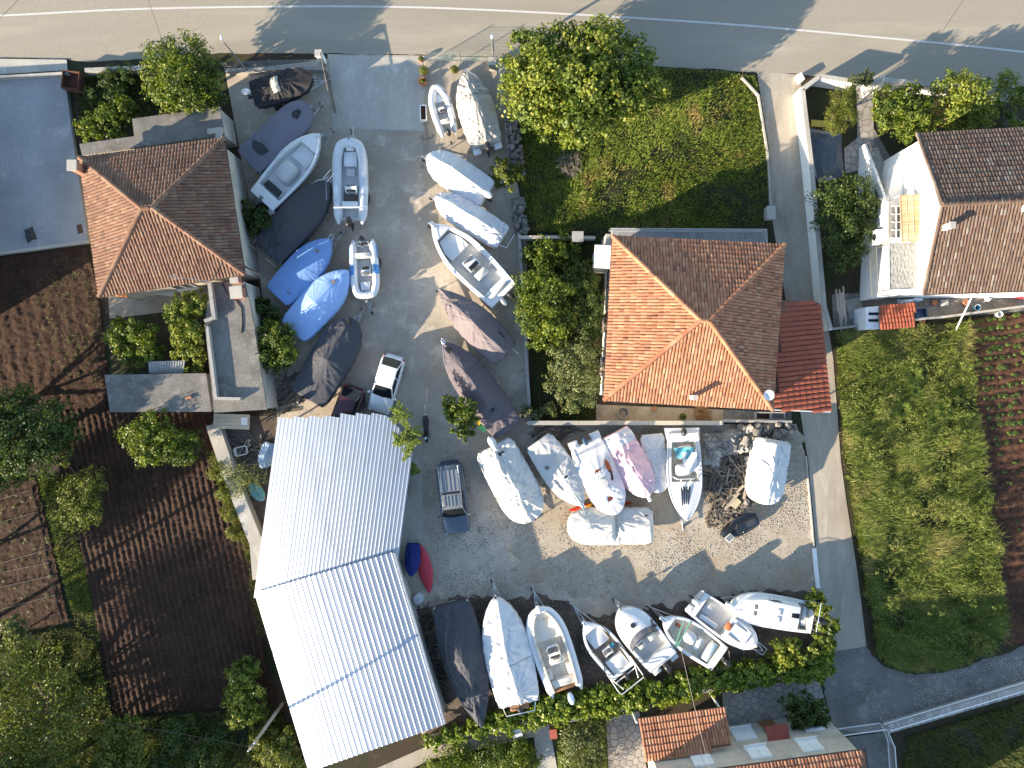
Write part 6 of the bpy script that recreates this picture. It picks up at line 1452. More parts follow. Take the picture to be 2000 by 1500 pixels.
M_TYRE, M_RIM = RUBBER, GALV
def trailer(b, desc, tongue=1.1, wheels=0.30, group='boat trailers'):
    root = thing('boat_trailer', 'galvanised trailer under the ' + desc, 'trailer', b.loc, b.ang, group); L, w = b.L, min(b.B * 0.34, 0.75); z = 0.40 if b.z0 > 0.35 else 0.16
    mb = MB()
    for sg in (1, -1): mb.tube([(0.15, sg * w, z), (L * 0.62, sg * w * 0.9, z), (L + tongue * 0.5, 0.02 * sg, z + 0.04)], 0.045, 5)
    mb.tube([(L * 0.85, 0, z), (L + tongue, 0, z + 0.06)], 0.045, 5)
    for t in (0.05, 0.35, 0.6): mb.tube([(t * L + 0.1, -w, z), (t * L + 0.1, w, z)], 0.035, 5)
    mb.obj('frame', GALV, root)
    mb = MB(); mb.tube([(L + 0.12, 0, z), (L + 0.16, 0, z + 0.75)], 0.035, 5); mb.box((L + 0.1, 0, z + 0.75), (0.16, 0.14, 0.14)); mb.obj('winch_post', GALV, root)
    mb = MB(); mb.tube([(L + tongue * 0.75, 0.12, 0.12), (L + tongue * 0.75, 0.12, 0.75)], 0.025, 5); mb.lathe([(0.10, -0.04), (0.11, 0), (0.10, 0.04)], (L + tongue * 0.75, 0.12, 0.11), 12, 'Y'); mb.obj('jockey_wheel', BLACK, root)
    for sg in (1, -1):
        y = sg * (min(b.B * 0.42, 0.9)); mb = MB(); mb.lathe([(0.16, -0.09), (0.27, -0.10), (0.30, -0.06), (0.30, 0.06), (0.27, 0.10), (0.16, 0.09)], (wheels * L, y, 0.30), 16, 'Y'); wl = mb.obj('wheel', RUBBER, root, True)
        mb = MB(); mb.lathe([(0.05, -0.08), (0.165, -0.06), (0.165, 0.06), (0.05, 0.08)], (wheels * L, y, 0.30), 12, 'Y'); mb.obj('rim', GALV, wl, True)
    mb = MB(); mb.tube([(wheels * L, -b.B * 0.42, 0.3), (wheels * L, b.B * 0.42, 0.3)], 0.04, 5); mb.obj('axle', GALV, root)
    return root
def chocks(b):
    for t in (0.18, 0.66):
        mb = MB(); mb.box((t * b.L, 0, b.zk(t) / 2 + 0.012), (0.22, b.B * 0.5, b.zk(t) - 0.02)); mb.obj('keel_block', WOOD, b.root)

def canvas(name, c, rough=0.8, dirt=None, var=0.04, **k):
    dirt = tuple(0.5 * a + 0.5 * d for a, d in zip(c, dirt or tuple(x * 0.72 for x in c)))
    return mat(name, c, rough, var=var, scale=1.0, dirt=dirt, dscale=0.8, damt=(0.45, 0.85), bump=0.06, bscale=45, spec=0.18, **k)
C_BLACK = canvas('black_canvas', (0.035, 0.033, 0.034)); C_PURP = canvas('purple_grey_canvas', (0.15, 0.15, 0.18)); C_DGREY = canvas('charcoal_canvas', (0.06, 0.06, 0.068)); C_CHAR = canvas('charcoal_tarp', (0.068, 0.07, 0.08))
C_BLUE = canvas('blue_canvas', (0.16, 0.28, 0.53)); C_BBLUE = canvas('bright_blue_tarp', (0.27, 0.42, 0.70), dirt=(0.36, 0.48, 0.68)); C_BEIGE = canvas('beige_canvas', (0.40, 0.38, 0.34)); C_WHITE = canvas('white_vinyl_cover', (0.60, 0.61, 0.62), 0.5, dirt=(0.58, 0.58, 0.57))
C_SILV = canvas('silvery_white_cover', (0.56, 0.575, 0.60), 0.42, dirt=(0.52, 0.53, 0.55)); C_MAUVE = canvas('mauve_canvas', (0.175, 0.150, 0.155)); C_DMAUVE = canvas('dusky_mauve_canvas', (0.125, 0.108, 0.118)); C_CREAM = canvas('cream_white_tarp', (0.59, 0.58, 0.54), dirt=(0.5, 0.48, 0.42))
C_PINK = canvas('faded_pink_tarp', (0.72, 0.47, 0.51), dirt=(0.74, 0.64, 0.63)); C_GWHITE = canvas('grubby_white_cover', (0.50, 0.50, 0.485), dirt=(0.44, 0.43, 0.40)); C_IVORY = canvas('ivory_cover', (0.57, 0.555, 0.51), dirt=(0.52, 0.50, 0.45))
M_POOL = mat('dirty_rain_water', (0.022, 0.02, 0.018), 0.12, var=0.3, spec=0.6); M_STAIN = mat('brown_leaf_stain', (0.16, 0.14, 0.12), 0.8, var=0.3); M_RUSTW = mat('rust_brown_water', (0.14, 0.04, 0.018), 0.2, var=0.3, spec=0.6)
M_ROPE = mat('dark_rope', (0.06, 0.06, 0.065), 0.9); M_ROPEW = mat('pale_rope', (0.5, 0.5, 0.48), 0.9)
HULLW = WHITE; HULLD = mat('dark_blue_hull', (0.03, 0.04, 0.07), 0.3, var=0.1); HULLG = mat('grey_antifouling_hull', (0.20, 0.21, 0.23), 0.6, var=0.15)

def covered(name, label, bow, stern, beam, cm, peaks, kind='v', zg=1.35, seed=1, fold=0.03, skirt=0.35, hull=None, dips=(), e=1.25, z0=0.42, tr=True, tongue=1.0, sheer=0.2, desc=None, straps=(), side=0.0, sm=None):
    b = Boat(name, label, bow, stern, beam, zg, kind, z0, sheer); b.hull(hull or HULLW); b.cover(cm, peaks, skirt, fold, seed, e, dips, side=side)
    for t in straps: b.strap(t, sm or M_ROPE)
    if tr: trailer(b, desc or label, tongue)
    else: chocks(b)
    return b

# ---- left column
b = covered('covered_boat', 'small boat under black cover with a window panel coloured as if sunlit, by the front fence', (610, 149), (493, 184), 58, C_BLACK, [(0, 0.1), (0.3, 0.2), (0.42, 0.5), (0.62, 0.28), (1, 0.02)], seed=2, fold=0.04, desc='black covered boat', kind='round', straps=(0.52,))
b.outboard(0.1, WHITE, sc=0.9); 
mb = MB(); mb.loft([[b.top(t, w) + Vector((0, 0, 0.02)) for w in np.linspace(-0.48, 0.55, 9)] for t in np.linspace(0.34, 0.47, 7)], closed=False); mb.obj('lit_window_panel', C_BEIGE, b.root, True)  # windscreen area; the sunlight on it is put into the beige colour
b = covered('covered_boat', 'boat under purple-grey cover holding two dark rain puddles', (603, 206), (484, 316), 66, C_PURP, [(0, 0.08), (0.25, 0.22), (0.6, 0.30), (0.85, 0.22), (1, 0.08)], kind='blunt', seed=3, fold=0.014, e=2.2, dips=((0.82, -0.02, 0.35, 0.10), (0.22, 0.0, 0.45, 0.14)), desc='purple-grey covered boat', tongue=0.9)
b.puddle(0.82, 0.0, 0.30, 0.28, M_POOL, 1, dz=0.06); b.puddle(0.22, 0.05, 0.28, 0.66, M_POOL, 2, 0.15, dz=0.09)
# open white boat with covered console
b = Boat('open_boat', 'open white fishing boat with grey covered console and bow rail', (625, 262), (511, 392), 68, 1.4, 'v'); b.hull(HULLW); b.deck(WHITE, WHITE, tf=0.80, ts=0.13, side=0.17, zf=0.95, floor=WHITE); b.rub(STEEL, 0.022)
b.seat(0.19, 0, (0.5, b.B * 0.58, 0.35), b.zf, WHITE, BLACK); b.box('foredeck_step', 0.70, 0, (1.1, b.B * 0.58, 0.22), b.zf, WHITE)
mb = MB(); c = Vector((0.43 * b.L, 0, b.zf)); mb.loft([[c + Vector((a * r * 1.05, w * r, z)) for a, w in [(0.62 * math.copysign(abs(math.cos(q)) ** 0.6, math.cos(q)), 0.5 * math.copysign(abs(math.sin(q)) ** 0.6, math.sin(q))) for q in [2 * pi * k / 24 for k in range(24)]]] for z, r in ((0.0, 1.12), (0.35, 1.06), (0.75, 1.0), (0.92, 0.82), (1.0, 0.45), (1.02, 0.05))]); mb.obj('console_cover', canvas('pale_grey_cover', (0.42, 0.43, 0.45)), b.root, True)
b.rail([(0.42, 0.97), (0.55, 0.97), (0.7, 0.97), (0.84, 0.95), (0.95, 0.8), (0.985, 0.3)], dz=0.22); b.rail([(0.6, -0.97), (0.75, -0.97), (0.88, -0.95), (0.96, -0.8), (0.985, -0.3)], dz=0.22)
b.box('anchor_locker', 0.9, 0, (0.35, 0.5, 0.05), b.zs(0.9) + 0.06, WHITE); b.box('cleat', 0.955, 0, (0.16, 0.06, 0.06), b.zs(0.95) + 0.08, STEEL); b.box('swim_step', -0.03, -0.35 * b.B, (0.4, 0.5, 0.08), b.zg - 0.3, WHITE); b.outboard(0.0, BLACK, x=-0.18); trailer(b, 'open white boat with covered console')
b = covered('covered_boat', 'large charcoal covered boat with steel bow pulpit beside the inflatable', (642, 354), (520, 494), 76, C_DGREY, [(0, 0.12), (0.18, 0.25), (0.45, 0.62), (0.6, 0.45), (0.8, 0.3), (1, 0.05)], seed=5, fold=0.02, dips=((0.14, 0.0, 0.35, 0.12),), e=1.7, desc='large charcoal covered boat', skirt=0.5)
b.puddle(0.14, 0.0, 0.30, 0.22, M_POOL, 3, 0.4, dz=0.03); b.rail([(0.84, 0.9), (0.93, 0.8), (0.99, 0.4), (1.05, 0.0), (0.99, -0.4), (0.93, -0.8), (0.84, -0.9)], dz=0.5); b.bars('pulpit_ladder', [[(b.L * 0.98, 0.16, b.zs(1) + 0.5), (b.L * 1.10, 0.16, b.zs(1) + 0.52), (b.L * 1.10, -0.16, b.zs(1) + 0.52), (b.L * 0.98, -0.16, b.zs(1) + 0.5)]], STEEL); b.bars('stern_rail', [[b.pt(-0.02, -0.9, b.zg), b.pt(-0.04, -0.9, b.zg + 0.3), b.pt(-0.04, -0.25, b.zg + 0.3)], [b.pt(-0.04, 0.4, b.zg + 0.3), b.pt(-0.04, 0.9, b.zg + 0.3), b.pt(-0.02, 0.9, b.zg)]], STEEL)
b = covered('covered_boat', 'dull blue covered boat with two leaf stains beside the twin blue one', (645, 467), (541, 578), 66, C_BLUE, [(0, 0.08), (0.2, 0.2), (0.5, 0.30), (0.8, 0.26), (1, 0.04)], seed=6, fold=0.009, e=1.9, dips=((0.78, 0.0, 0.3, 0.06), (0.14, -0.4, 0.25, 0.06)), desc='dull blue covered boat')
b.puddle(0.78, 0.02, 0.13, 0.12, M_STAIN, 4, dz=0.022); b.puddle(0.13, -0.42, 0.08, 0.08, M_STAIN, 5, dz=0.025); b.bars('bow_ring', [[(b.L * 0.97, 0.12, b.zs(1)), (b.L * 1.05, 0.10, b.zs(1) + 0.08), (b.L * 1.07, 0, b.zs(1) + 0.1), (b.L * 1.05, -0.10, b.zs(1) + 0.08), (b.L * 0.97, -0.12, b.zs(1))]], STEEL)
b = covered('covered_boat', 'bright blue covered boat, its tarp paler than the blue boat next to it', (679, 528), (572, 647), 72, C_BBLUE, [(0, 0.1), (0.25, 0.34), (0.45, 0.55), (0.75, 0.36), (0.9, 0.2), (1, 0.05)], seed=7, fold=0.008, e=1.6, dips=((0.80, 0.1, 0.35, 0.08),), desc='bright blue covered boat')
b.puddle(0.78, 0.06, 0.16, 0.13, M_STAIN, 6, dz=0.025); b.outboard(-0.05, BLACK, sc=0.85, z=b.zg - 0.1)
b = covered('covered_boat', 'charcoal covered boat nearest the parked cars', (690, 622), (600, 778), 80, C_CHAR, [(0, 0.1), (0.3, 0.36), (0.48, 0.62), (0.7, 0.42), (0.9, 0.22), (1, 0.04)], seed=8, fold=0.02, e=1.5, dips=((0.93, 0.1, 0.22, 0.1),), desc='charcoal covered boat by the cars', kind='round', skirt=0.5)
b.puddle(0.92, 0.1, 0.24, 0.2, M_POOL, 7, dz=0.03); b.bars('stern_frame', [[b.pt(-0.02, -0.5, b.zg - 0.2), b.pt(-0.12, -0.5, b.zg - 0.1), b.pt(-0.12, 0.2, b.zg - 0.1), b.pt(-0.02, 0.2, b.zg - 0.2)]], GALV); b.outboard(0.25, BLACK, sc=0.9)

# ---- inflatables
def rib(name, label, bow, stern, beam, tube_m, zg=1.05, z0=0.42, r=0.27, kind='blunt', desc='', tongue=1.0, patch=None, floor=None, tr=True, cone=0.12):
    b = Boat(name, label, bow, stern, beam, zg, kind, z0, 0.25, cat='inflatable boat', group='inflatable boats in the yard'); b.zf = zg - 0.22
    n = 30; side = []
    for i in range(n + 1):
        t = 1 - (1 - i / n) ** 1.6; side.append((t * b.L - (r if t > 0.9 else 0) * (t - 0.9) * 10, max(b.hb(t) - r, 0.0), b.zs(t)))
    pts = side + [(x, -y, z) for x, y, z in side[::-1][1:]]; m = len(pts); rr = [r * (0.75 if i in (0, m - 1) else 1.0) * (1.0 - 0.12 * (1 - abs(i - m / 2) / (m / 2)) ** 3) for i in range(m)]
    pts = [(pts[0][0] - 0.32, pts[0][1], pts[0][2])] + pts + [(pts[-1][0] - 0.32, pts[-1][1], pts[-1][2])]; rr = [r * cone * 2] + rr + [r * cone * 2]
    mb = MB(); mb.tube(pts, rr, 14); b.tube = mb.obj('buoyancy_tube', tube_m, b.root, 50)
    mb = MB(); rings = []
    for i in range(15):
        t = 0.0 + 0.93 * i / 14; h = max(b.hb(t) - r * 0.8, 0.03); rings.append([(t * b.L, h, b.zf), (t * b.L, h * 0.7, b.z0 + 0.16 + 0.5 * max(0, t - 0.6)), (t * b.L, 0, b.z0 + 0.7 * max(0, t - 0.6) ** 1.5), (t * b.L, -h * 0.7, b.z0 + 0.16 + 0.5 * max(0, t - 0.6)), (t * b.L, -h, b.zf)])
    mb.loft(rings, closed=False); mb.add(rings[0], [(0, 1, 2, 3, 4)]); mb.obj('hull', WHITE, b.root, True)
    mb = MB(); mb.loft([[(q[0][0], q[0][1], b.zf + 0.004), (q[4][0], q[4][1], b.zf + 0.004)] for q in rings], closed=False); mb.obj('deck_floor', floor or GREYDECK, b.root)
    mb = MB(); mb.box((0.05, 0, b.zf - 0.02), (0.08, b.B - 2 * r, 0.34)); mb.obj('transom', WHITE, b.root)
    b.r = r
    if tr: trailer(b, desc, tongue)
    else: chocks(b)
    return b
def tube_patch(b, t0, t1, sg, m, k=1.012, name='tube_panel', a0=-0.2, a1=1.9):
    mb = MB(); rings = []
    for i in range(9):
        t = t0 + (t1 - t0) * i / 8; c = Vector((t * b.L, sg * max(b.hb(t) - b.r, 0), b.zs(t)))
        rings.append([c + Vector((0, sg * math.cos(q) * b.r * k, math.sin(q) * b.r * k)) for q in [a0 + (a1 - a0) * j / 8 for j in range(9)]])
    mb.loft(rings, closed=False); return mb.obj(name, m, b.tube, True)
TUBEG = mat('pale_grey_hypalon', (0.56, 0.585, 0.61), 0.55, var=0.05, dirt=(0.44, 0.45, 0.46), dscale=1.8); TUBEW = mat('white_hypalon', (0.70, 0.71, 0.72), 0.5, var=0.05, dirt=(0.55, 0.55, 0.54)); BLUEP = mat('blue_tube_panel', (0.09, 0.27, 0.55), 0.5, var=0.06)
b = rib('inflatable_boat', 'large grey rigid inflatable with black outboard in mid driveway', (683, 268), (685, 428), 70, TUBEG, r=0.30, desc='large grey inflatable', zg=1.2)
c = b.console(0.36, -0.12, WHITE, (0.5, 0.75, 0.75)); b.seat(0.17, 0, (0.4, 1.0, 0.45), b.zf, WHITE, WHITE, name='helm_seat'); b.box('bow_cushion', 0.74, 0, (0.9, 0.85, 0.28), b.zf, WHITE); b.box('bow_hatch', 0.88, 0, (0.4, 0.5, 0.36), b.zf, WHITE); b.box('deck_locker', 0.58, 0, (0.5, 0.6, 0.18), b.zf, GREYDECK); b.bars('roll_bar', [[(0.12 * b.L, -0.85, b.zg + 0.1), (0.10 * b.L, -0.82, b.zg + 0.95), (0.10 * b.L, 0.82, b.zg + 0.95), (0.12 * b.L, 0.85, b.zg + 0.1)]], WHITE, 0.05); b.box('floor_mat', 0.30, 0, (0.9, 0.9, 0.02), b.zf + 0.006, mat('brown_mat', (0.16, 0.13, 0.11), 0.9)); b.outboard(0.05, BLACK, x=-0.2, sc=1.15)
for sg in (1, -1): tube_patch(b, 0.10, 0.16, sg, TUBEW); tube_patch(b, 0.30, 0.40, sg, TUBEW); b.bars('grab_line', [[(t * b.L, sg * (b.hb(t) - 0.12), b.zs(t) + 0.30 + 0.03 * (k % 2)) for k, t in enumerate((0.45, 0.5, 0.55, 0.6, 0.65, 0.7, 0.75, 0.8))]], M_ROPEW, 0.012)
b = rib('inflatable_boat', 'white inflatable with bright blue tube panels, bow towards the cars', (715, 585), (709, 478), 58, TUBEW, r=0.24, desc='blue panelled inflatable', zg=1.1)
b.console(0.50, 0.14, WHITE, (0.45, 0.6, 0.7)); b.seat(0.20, 0, (0.35, 0.95, 0.4), b.zf, CREAM, CREAM); b.seat(0.76, 0, (0.6, 0.6, 0.3), b.zf, WHITE, WHITE, name='bow_locker'); b.box('bow_step', 0.93, 0, (0.2, 0.5, 0.1), b.zs(0.9) + 0.16, WHITE); b.bars('stern_arch', [[(0.04 * b.L, -0.45, b.zg), (-0.02, -0.45, b.zg + 0.8), (-0.02, 0.45, b.zg + 0.8), (0.04 * b.L, 0.45, b.zg)], [(0.0, -0.45, b.zg + 0.5), (0.3, 0.1, b.zg + 0.6)]], STEEL, 0.03); b.outboard(0, BLACK, x=-0.15)
for sg in (1, -1): tube_patch(b, 0.38, 0.55, sg, BLUEP); tube_patch(b, 0.02, 0.26, sg, BLUEP, a0=-0.2, a1=0.75)
b = rib('inflatable_boat', 'small white inflatable dinghy with black outboard beside potted plants', (848, 163), (875, 256), 46, TUBEW, r=0.21, kind='v', desc='small white inflatable dinghy', zg=0.75, z0=0.25, tr=False)
b.console(0.45, 0.02, WHITE, (0.32, 0.4, 0.55), screen=False); b.seat(0.20, 0, (0.32, 0.66, 0.3), b.zf, CREAM, CREAM); b.outboard(0, BLACK, x=-0.2, sc=0.9, tilt=0.5); mb = MB(); mb.prism([(0.62 * b.L, 0.28), (0.62 * b.L, -0.28), (0.86 * b.L, 0)], b.zf, b.zf + 0.25); mb.obj('bow_locker', WHITE, b.root)
for sg in (1, -1):
    for t in (0.1, 0.5, 0.72): tube_patch(b, t, t + 0.09, sg, mat('grey_patch', (0.25, 0.28, 0.32), 0.6), a0=0.3, a1=1.2)

# ---- right column
b = covered('covered_boat', 'beige covered boat with outboard beside the small inflatable', (909, 139), (950, 281), 70, C_BEIGE, [(0, 0.1), (0.2, 0.35), (0.5, 0.85), (0.7, 0.5), (0.88, 0.24), (1, 0.03)], seed=12, fold=0.045, desc='beige covered boat', straps=(0.62,), tongue=0.5, zg=1.3)
b.outboard(0.0, BLACK, x=-0.25, sc=1.1); b.rail([(0.78, 0.97), (0.88, 0.93), (0.97, 0.6), (1.0, 0.0), (0.97, -0.6), (0.88, -0.93), (0.78, -0.97)], dz=0.25); b.box('swim_step', -0.05, 0.3 * b.B, (0.4, 0.5, 0.08), b.zg - 0.25, WHITE); b.box('swim_step', -0.05, -0.3 * b.B, (0.4, 0.5, 0.08), b.zg - 0.25, WHITE)
b = covered('covered_boat', 'smooth white covered boat with a white outboard at its stern', (835, 304), (951, 378), 64, C_WHITE, [(0, 0.12), (0.3, 0.5), (0.55, 0.9), (0.75, 0.5), (1, 0.03)], seed=13, fold=0.022, e=1.15, desc='smooth white covered boat', kind='round', tongue=0.6)
b.outboard(0.1, WHITE, x=-0.05, sc=1.15)
b = covered('covered_boat', 'long silvery white covered boat with many creases, above the open console boat', (851, 383), (981, 463), 56, C_SILV, [(0, 0.1), (0.1, 0.42), (0.36, 0.75), (0.6, 0.6), (0.9, 0.3), (1, 0.06)], seed=14, fold=0.05, e=1.05, desc='silvery white covered boat', kind='round', tongue=0.7)
b.bars('stern_bracket', [[b.pt(0.02, 0.6, b.zg), b.pt(-0.12, 0.5, b.zg + 0.05), b.pt(-0.12, -0.6, b.zg + 0.05)]], STEEL, 0.03)
b = Boat('open_boat', 'biggest open white console boat, bow to the driveway', (845, 439), (984, 578), 74, 1.5, 'v', sheer=0.3); b.hull(HULLW); b.deck(WHITE, WHITE, tf=0.86, ts=0.10, side=0.20, zf=1.02, floor=mat('light_grey_deck', (0.50, 0.49, 0.46), 0.7, var=0.05)); b.rub(WHITE, 0.05)
mb = MB(); mb.prism([(t * b.L, w * (b.hb(t) - 0.24)) for t, w in ((0.62, -0.8), (0.62, 0.8), (0.72, 0.95), (0.84, 0.9), (0.84, -0.9), (0.72, -0.95))], b.zf, b.zf + 0.32); mb.obj('bow_platform', WHITE, b.root)
b.console(0.46, 0, WHITE, (0.8, 0.85, 0.95)); b.seat(0.32, 0, (0.45, 0.85, 0.5), b.zf, WHITE, CREAM, name='helm_seat'); b.box('deck_hatch', 0.235, 0, (0.7, 0.75, 0.04), b.zf + 0.002, GREYDECK); b.box('stern_bench', 0.11, 0, (0.45, b.B * 0.72, 0.35), b.zf, WHITE); b.box('bench_pad', 0.075, 0, (0.22, b.B * 0.6, 0.1), b.zg + 0.05, GREYDECK); b.box('anchor_roller', 0.99, 0, (0.5, 0.2, 0.12), b.zs(1) + 0.05, STEEL)
b.rail([(0.5, 0.97), (0.62, 0.97), (0.76, 0.97), (0.88, 0.95), (0.96, 0.8), (0.99, 0.25)], dz=0.18); b.rail([(0.5, -0.97), (0.62, -0.97), (0.76, -0.97), (0.88, -0.95), (0.96, -0.8), (0.99, -0.25)], dz=0.18); b.outboard(0.28, GALV, x=-0.25); b.outboard(-0.28, BLACK, x=-0.25); trailer(b, 'biggest open console boat', 0.6)
b = covered('covered_boat', 'pale mauve covered boat with pointed bow, above the dusky one', (857, 565), (988, 691), 70, C_MAUVE, [(0, 0.15), (0.12, 0.4), (0.46, 0.95), (0.56, 0.72), (0.72, 0.36), (0.86, 0.2), (1, 0.05)], seed=16, fold=0.03, e=1.2, kind='fine', dips=((0.80, -0.3, 0.35, 0.12),), desc='pale mauve covered boat', tongue=0.3)
b.puddle(0.80, -0.1, 0.30, 0.20, M_STAIN, 8, 0.9, dz=0.03); b.puddle(0.2, -0.6, 0.36, 0.07, M_POOL, 9, dz=0.03); b.bars('stern_light', [[(-0.1, -0.5, b.zg), (-0.55, -0.55, b.zg + 0.1)]], STEEL, 0.02)
b = covered('covered_boat', 'dusky mauve covered boat reaching down to the recycling bins', (866, 668), (992, 839), 72, C_DMAUVE, [(0, 0.1), (0.15, 0.2), (0.45, 0.72), (0.66, 0.75), (0.8, 0.3), (1, 0.04)], seed=17, fold=0.025, e=1.35, dips=((0.24, 0.0, 0.3, 0.1),), desc='dusky mauve covered boat', tongue=0.4, straps=(0.6, 0.66))
b.puddle(0.24, 0.0, 0.16, 0.13, M_POOL, 10, dz=0.03); b.box('anchor_roller', 1.0, 0, (0.4, 0.22, 0.14), b.zs(1) + 0.04, STEEL); b.puddle(0.9, 0.0, 0.36, 0.16, M_POOL, 12, dz=0.02); b.rail([(0.72, 0.98), (0.85, 0.96), (0.95, 0.85), (1.0, 0.1)], dz=0.08, feet=False)

# ---- middle row (bows towards the bottom)
b = covered('covered_boat', 'wide cream tarpaulin boat at the left end of the middle row', (1040, 1017), (963, 872), 84, C_CREAM, [(0, 0.2), (0.12, 0.3), (0.42, 0.75), (0.55, 0.9), (0.68, 0.7), (0.85, 0.3), (1, 0.06)], seed=21, fold=0.055, e=1.2, kind='blunt', dips=((0.12, 0.2, 0.3, 0.15),), desc='wide cream covered boat', tongue=0.3, straps=(0.72,), sm=M_ROPEW)
b.puddle(0.12, 0.2, 0.20, 0.16, M_POOL, 11, dz=0.03)
mb = MB(); b.outboard(0.1, C_WHITE, x=-0.22, sc=1.35)
b = covered('covered_boat', 'grubby white covered boat carrying loose canopy hoops, second of the middle row', (1138, 988), (1052, 862), 66, C_GWHITE, [(0, 0.1), (0.3, 0.12), (0.55, 0.18), (0.75, 0.2), (1, 0.03)], seed=22, fold=0.014, e=2.0, dips=((0.3, 0.3, 0.4, 0.15),), desc='grubby white covered boat', tongue=0.2)
b.puddle(0.34, -0.45, 0.14, 0.12, M_STAIN, 5, dz=0.03)
zt = b.zs(0.5) + 0.22
b.bars('canopy_hoop', [[b.pt(0.18, 0.85, zt), b.pt(0.22, 0.8, zt + 0.12), b.pt(0.50, 0.45, zt + 0.2), b.pt(0.62, 0.3, zt + 0.08)], [b.pt(0.2, 0.75, zt), b.pt(0.5, 0.2, zt + 0.15)], [b.pt(0.3, -0.75, zt), b.pt(0.2, 0.8, zt + 0.1)], [b.pt(0.52, -0.5, zt), b.pt(0.7, -0.45, zt + 0.06), b.pt(0.5, -0.7, zt)]], STEEL, 0.025)
b.box('console_top', 0.56, 0.05, (0.3, 0.7, 0.25), zt - 0.08, WHITE); b.box('instrument_panel', 0.56, 0.15, (0.16, 0.26, 0.05), zt + 0.165, BLACK); b.box('anchor_roller', 1.0, 0, (0.4, 0.2, 0.1), b.zs(1) + 0.03, STEEL)
b = Boat('cabin_boat', 'white cabin boat with pools of rusty water, third of the middle row', (1205, 1004), (1144, 866), 72, 1.45, 'round', sheer=0.25); b.hull(HULLW); b.cover(C_WHITE, [(0, 0.02), (0.2, 0.05), (0.5, 0.42), (0.62, 0.36), (0.8, 0.12), (1, 0.02)], 0.15, 0.015, 23, 2.2, dips=((0.55, 0.62, 0.3, 0.2), (0.76, 0.0, 0.25, 0.12)), name='deck_cover')
b.puddle(0.42, 0.55, 0.62, 0.16, M_RUSTW, 1, -0.1, dz=0.05); b.puddle(0.76, -0.02, 0.22, 0.26, M_RUSTW, 3, 0.3, dz=0.03); b.puddle(0.38, -0.05, 0.10, 0.26, M_RUSTW, 2, 0.2, dz=0.03)
mb = MB(); c = b.top(0.55, -0.05); mb.lathe([(0.36, -0.05), (0.36, 0.05), (0.30, 0.11), (0.05, 0.13)], c, 20); mb.obj('roof_hatch', C_GWHITE, b.root, True)
b.box('engine_step', -0.04, 0.32 * b.B, (0.5, 0.62, 0.3), b.zg - 0.2, WHITE); b.box('engine_step', -0.04, -0.32 * b.B, (0.5, 0.62, 0.3), b.zg - 0.2, WHITE); b.outboard(0, mat('navy_cowling', (0.03, 0.06, 0.10), 0.35), x=-0.12, sc=0.95); b.bars('stern_rail', [[b.pt(0.10, -0.85, b.zg + 0.05), b.pt(0.09, -0.8, b.zg + 0.25), b.pt(0.09, 0.8, b.zg + 0.25), b.pt(0.10, 0.85, b.zg + 0.05)]], STEEL, 0.03); trailer(b, 'rusty-water cabin boat', 0.2)
b = covered('covered_boat', 'pink covered boat in the middle row', (1266, 970), (1202, 846), 64, C_PINK, [(0, 0.25), (0.2, 0.2), (0.42, 0.55), (0.62, 0.72), (0.8, 0.25), (1, 0.04)], seed=24, fold=0.032, e=1.15, dips=((0.35, 0.2, 0.45, 0.2),), desc='pink covered boat', kind='round', tongue=0.2)
mb = MB(); mb.loft([[b.top(t, w) + Vector((-0.02, 0, 0.03 + 0.02 * math.sin(9 * t * b.L + 4 * w))) for w in np.linspace(-1.05, 1.05, 15)] for t in np.linspace(0.0, 0.20, 8)], closed=False); mb.obj('white_stern_sheet', C_WHITE, b.root, True)
b.box('anchor_roller', 1.03, 0, (0.42, 0.22, 0.12), b.zs(1) - 0.1, WHITE)
b = covered('covered_dinghy', 'narrow white covered inflatable wedged beside the open white boat', (1287, 962), (1274, 850), 46, C_WHITE, [(0, 0.05), (0.3, 0.12), (0.7, 0.12), (1, 0.02)], seed=25, fold=0.03, e=2.4, kind='tub', desc='narrow covered inflatable', zg=0.95, z0=0.2, tr=False, straps=(0.25, 0.5, 0.75), sm=M_ROPEW)
b = Boat('open_boat', 'white open boat with torn canopy and dark ribbed bow hatch, right of the pink one', (1341, 1016), (1334, 846), 66, 1.4, 'v', sheer=0.2); b.hull(HULLW); b.deck(C_WHITE, CREAM, tf=0.56, ts=0.10, side=0.24, zf=0.9, floor=CREAM); b.rub(C_WHITE, 0.06)
b.box('console_cover', 0.42, -0.05, (0.7, 1.0, 0.75), b.zf, C_WHITE, 0.1, 0.14); b.box('helm_bench', 0.22, 0.1, (0.8, 1.0, 0.55), b.zf, C_IVORY, 0.08, 0.12)
mb = MB(); mb.grid(lambda u, v: (0.16 * b.L + u * 0.7, -0.7 + 1.3 * v + 0.25 * u, b.zf + 0.72 + 0.10 * math.sin(9 * v + 5 * u)), 8, 10); mb.obj('striped_towel', mat('teal_towel', (0.10, 0.34, 0.42), 0.85, var=0.3, scale=7), b.root, True)
mb = MB(); mb.grid(lambda u, v: (0.22 * b.L + u * 1.2, -0.2 + 0.9 * v + 0.1 * u, b.zf + 0.80 + 0.12 * math.sin(7 * v + 6 * u)), 10, 10); mb.obj('torn_canopy', C_WHITE, b.root, True)
for k in range(4):
    mb = MB(); mb.prism([(0.62 * b.L, -0.30 + 0.17 * k), (0.62 * b.L, -0.20 + 0.17 * k), (0.90 * b.L, -0.20 + 0.10 * k), (0.90 * b.L, -0.26 + 0.10 * k)], b.zs(0.7) + 0.08, b.zs(0.7) + 0.13); mb.obj('hatch_slat', BLACK, b.root)
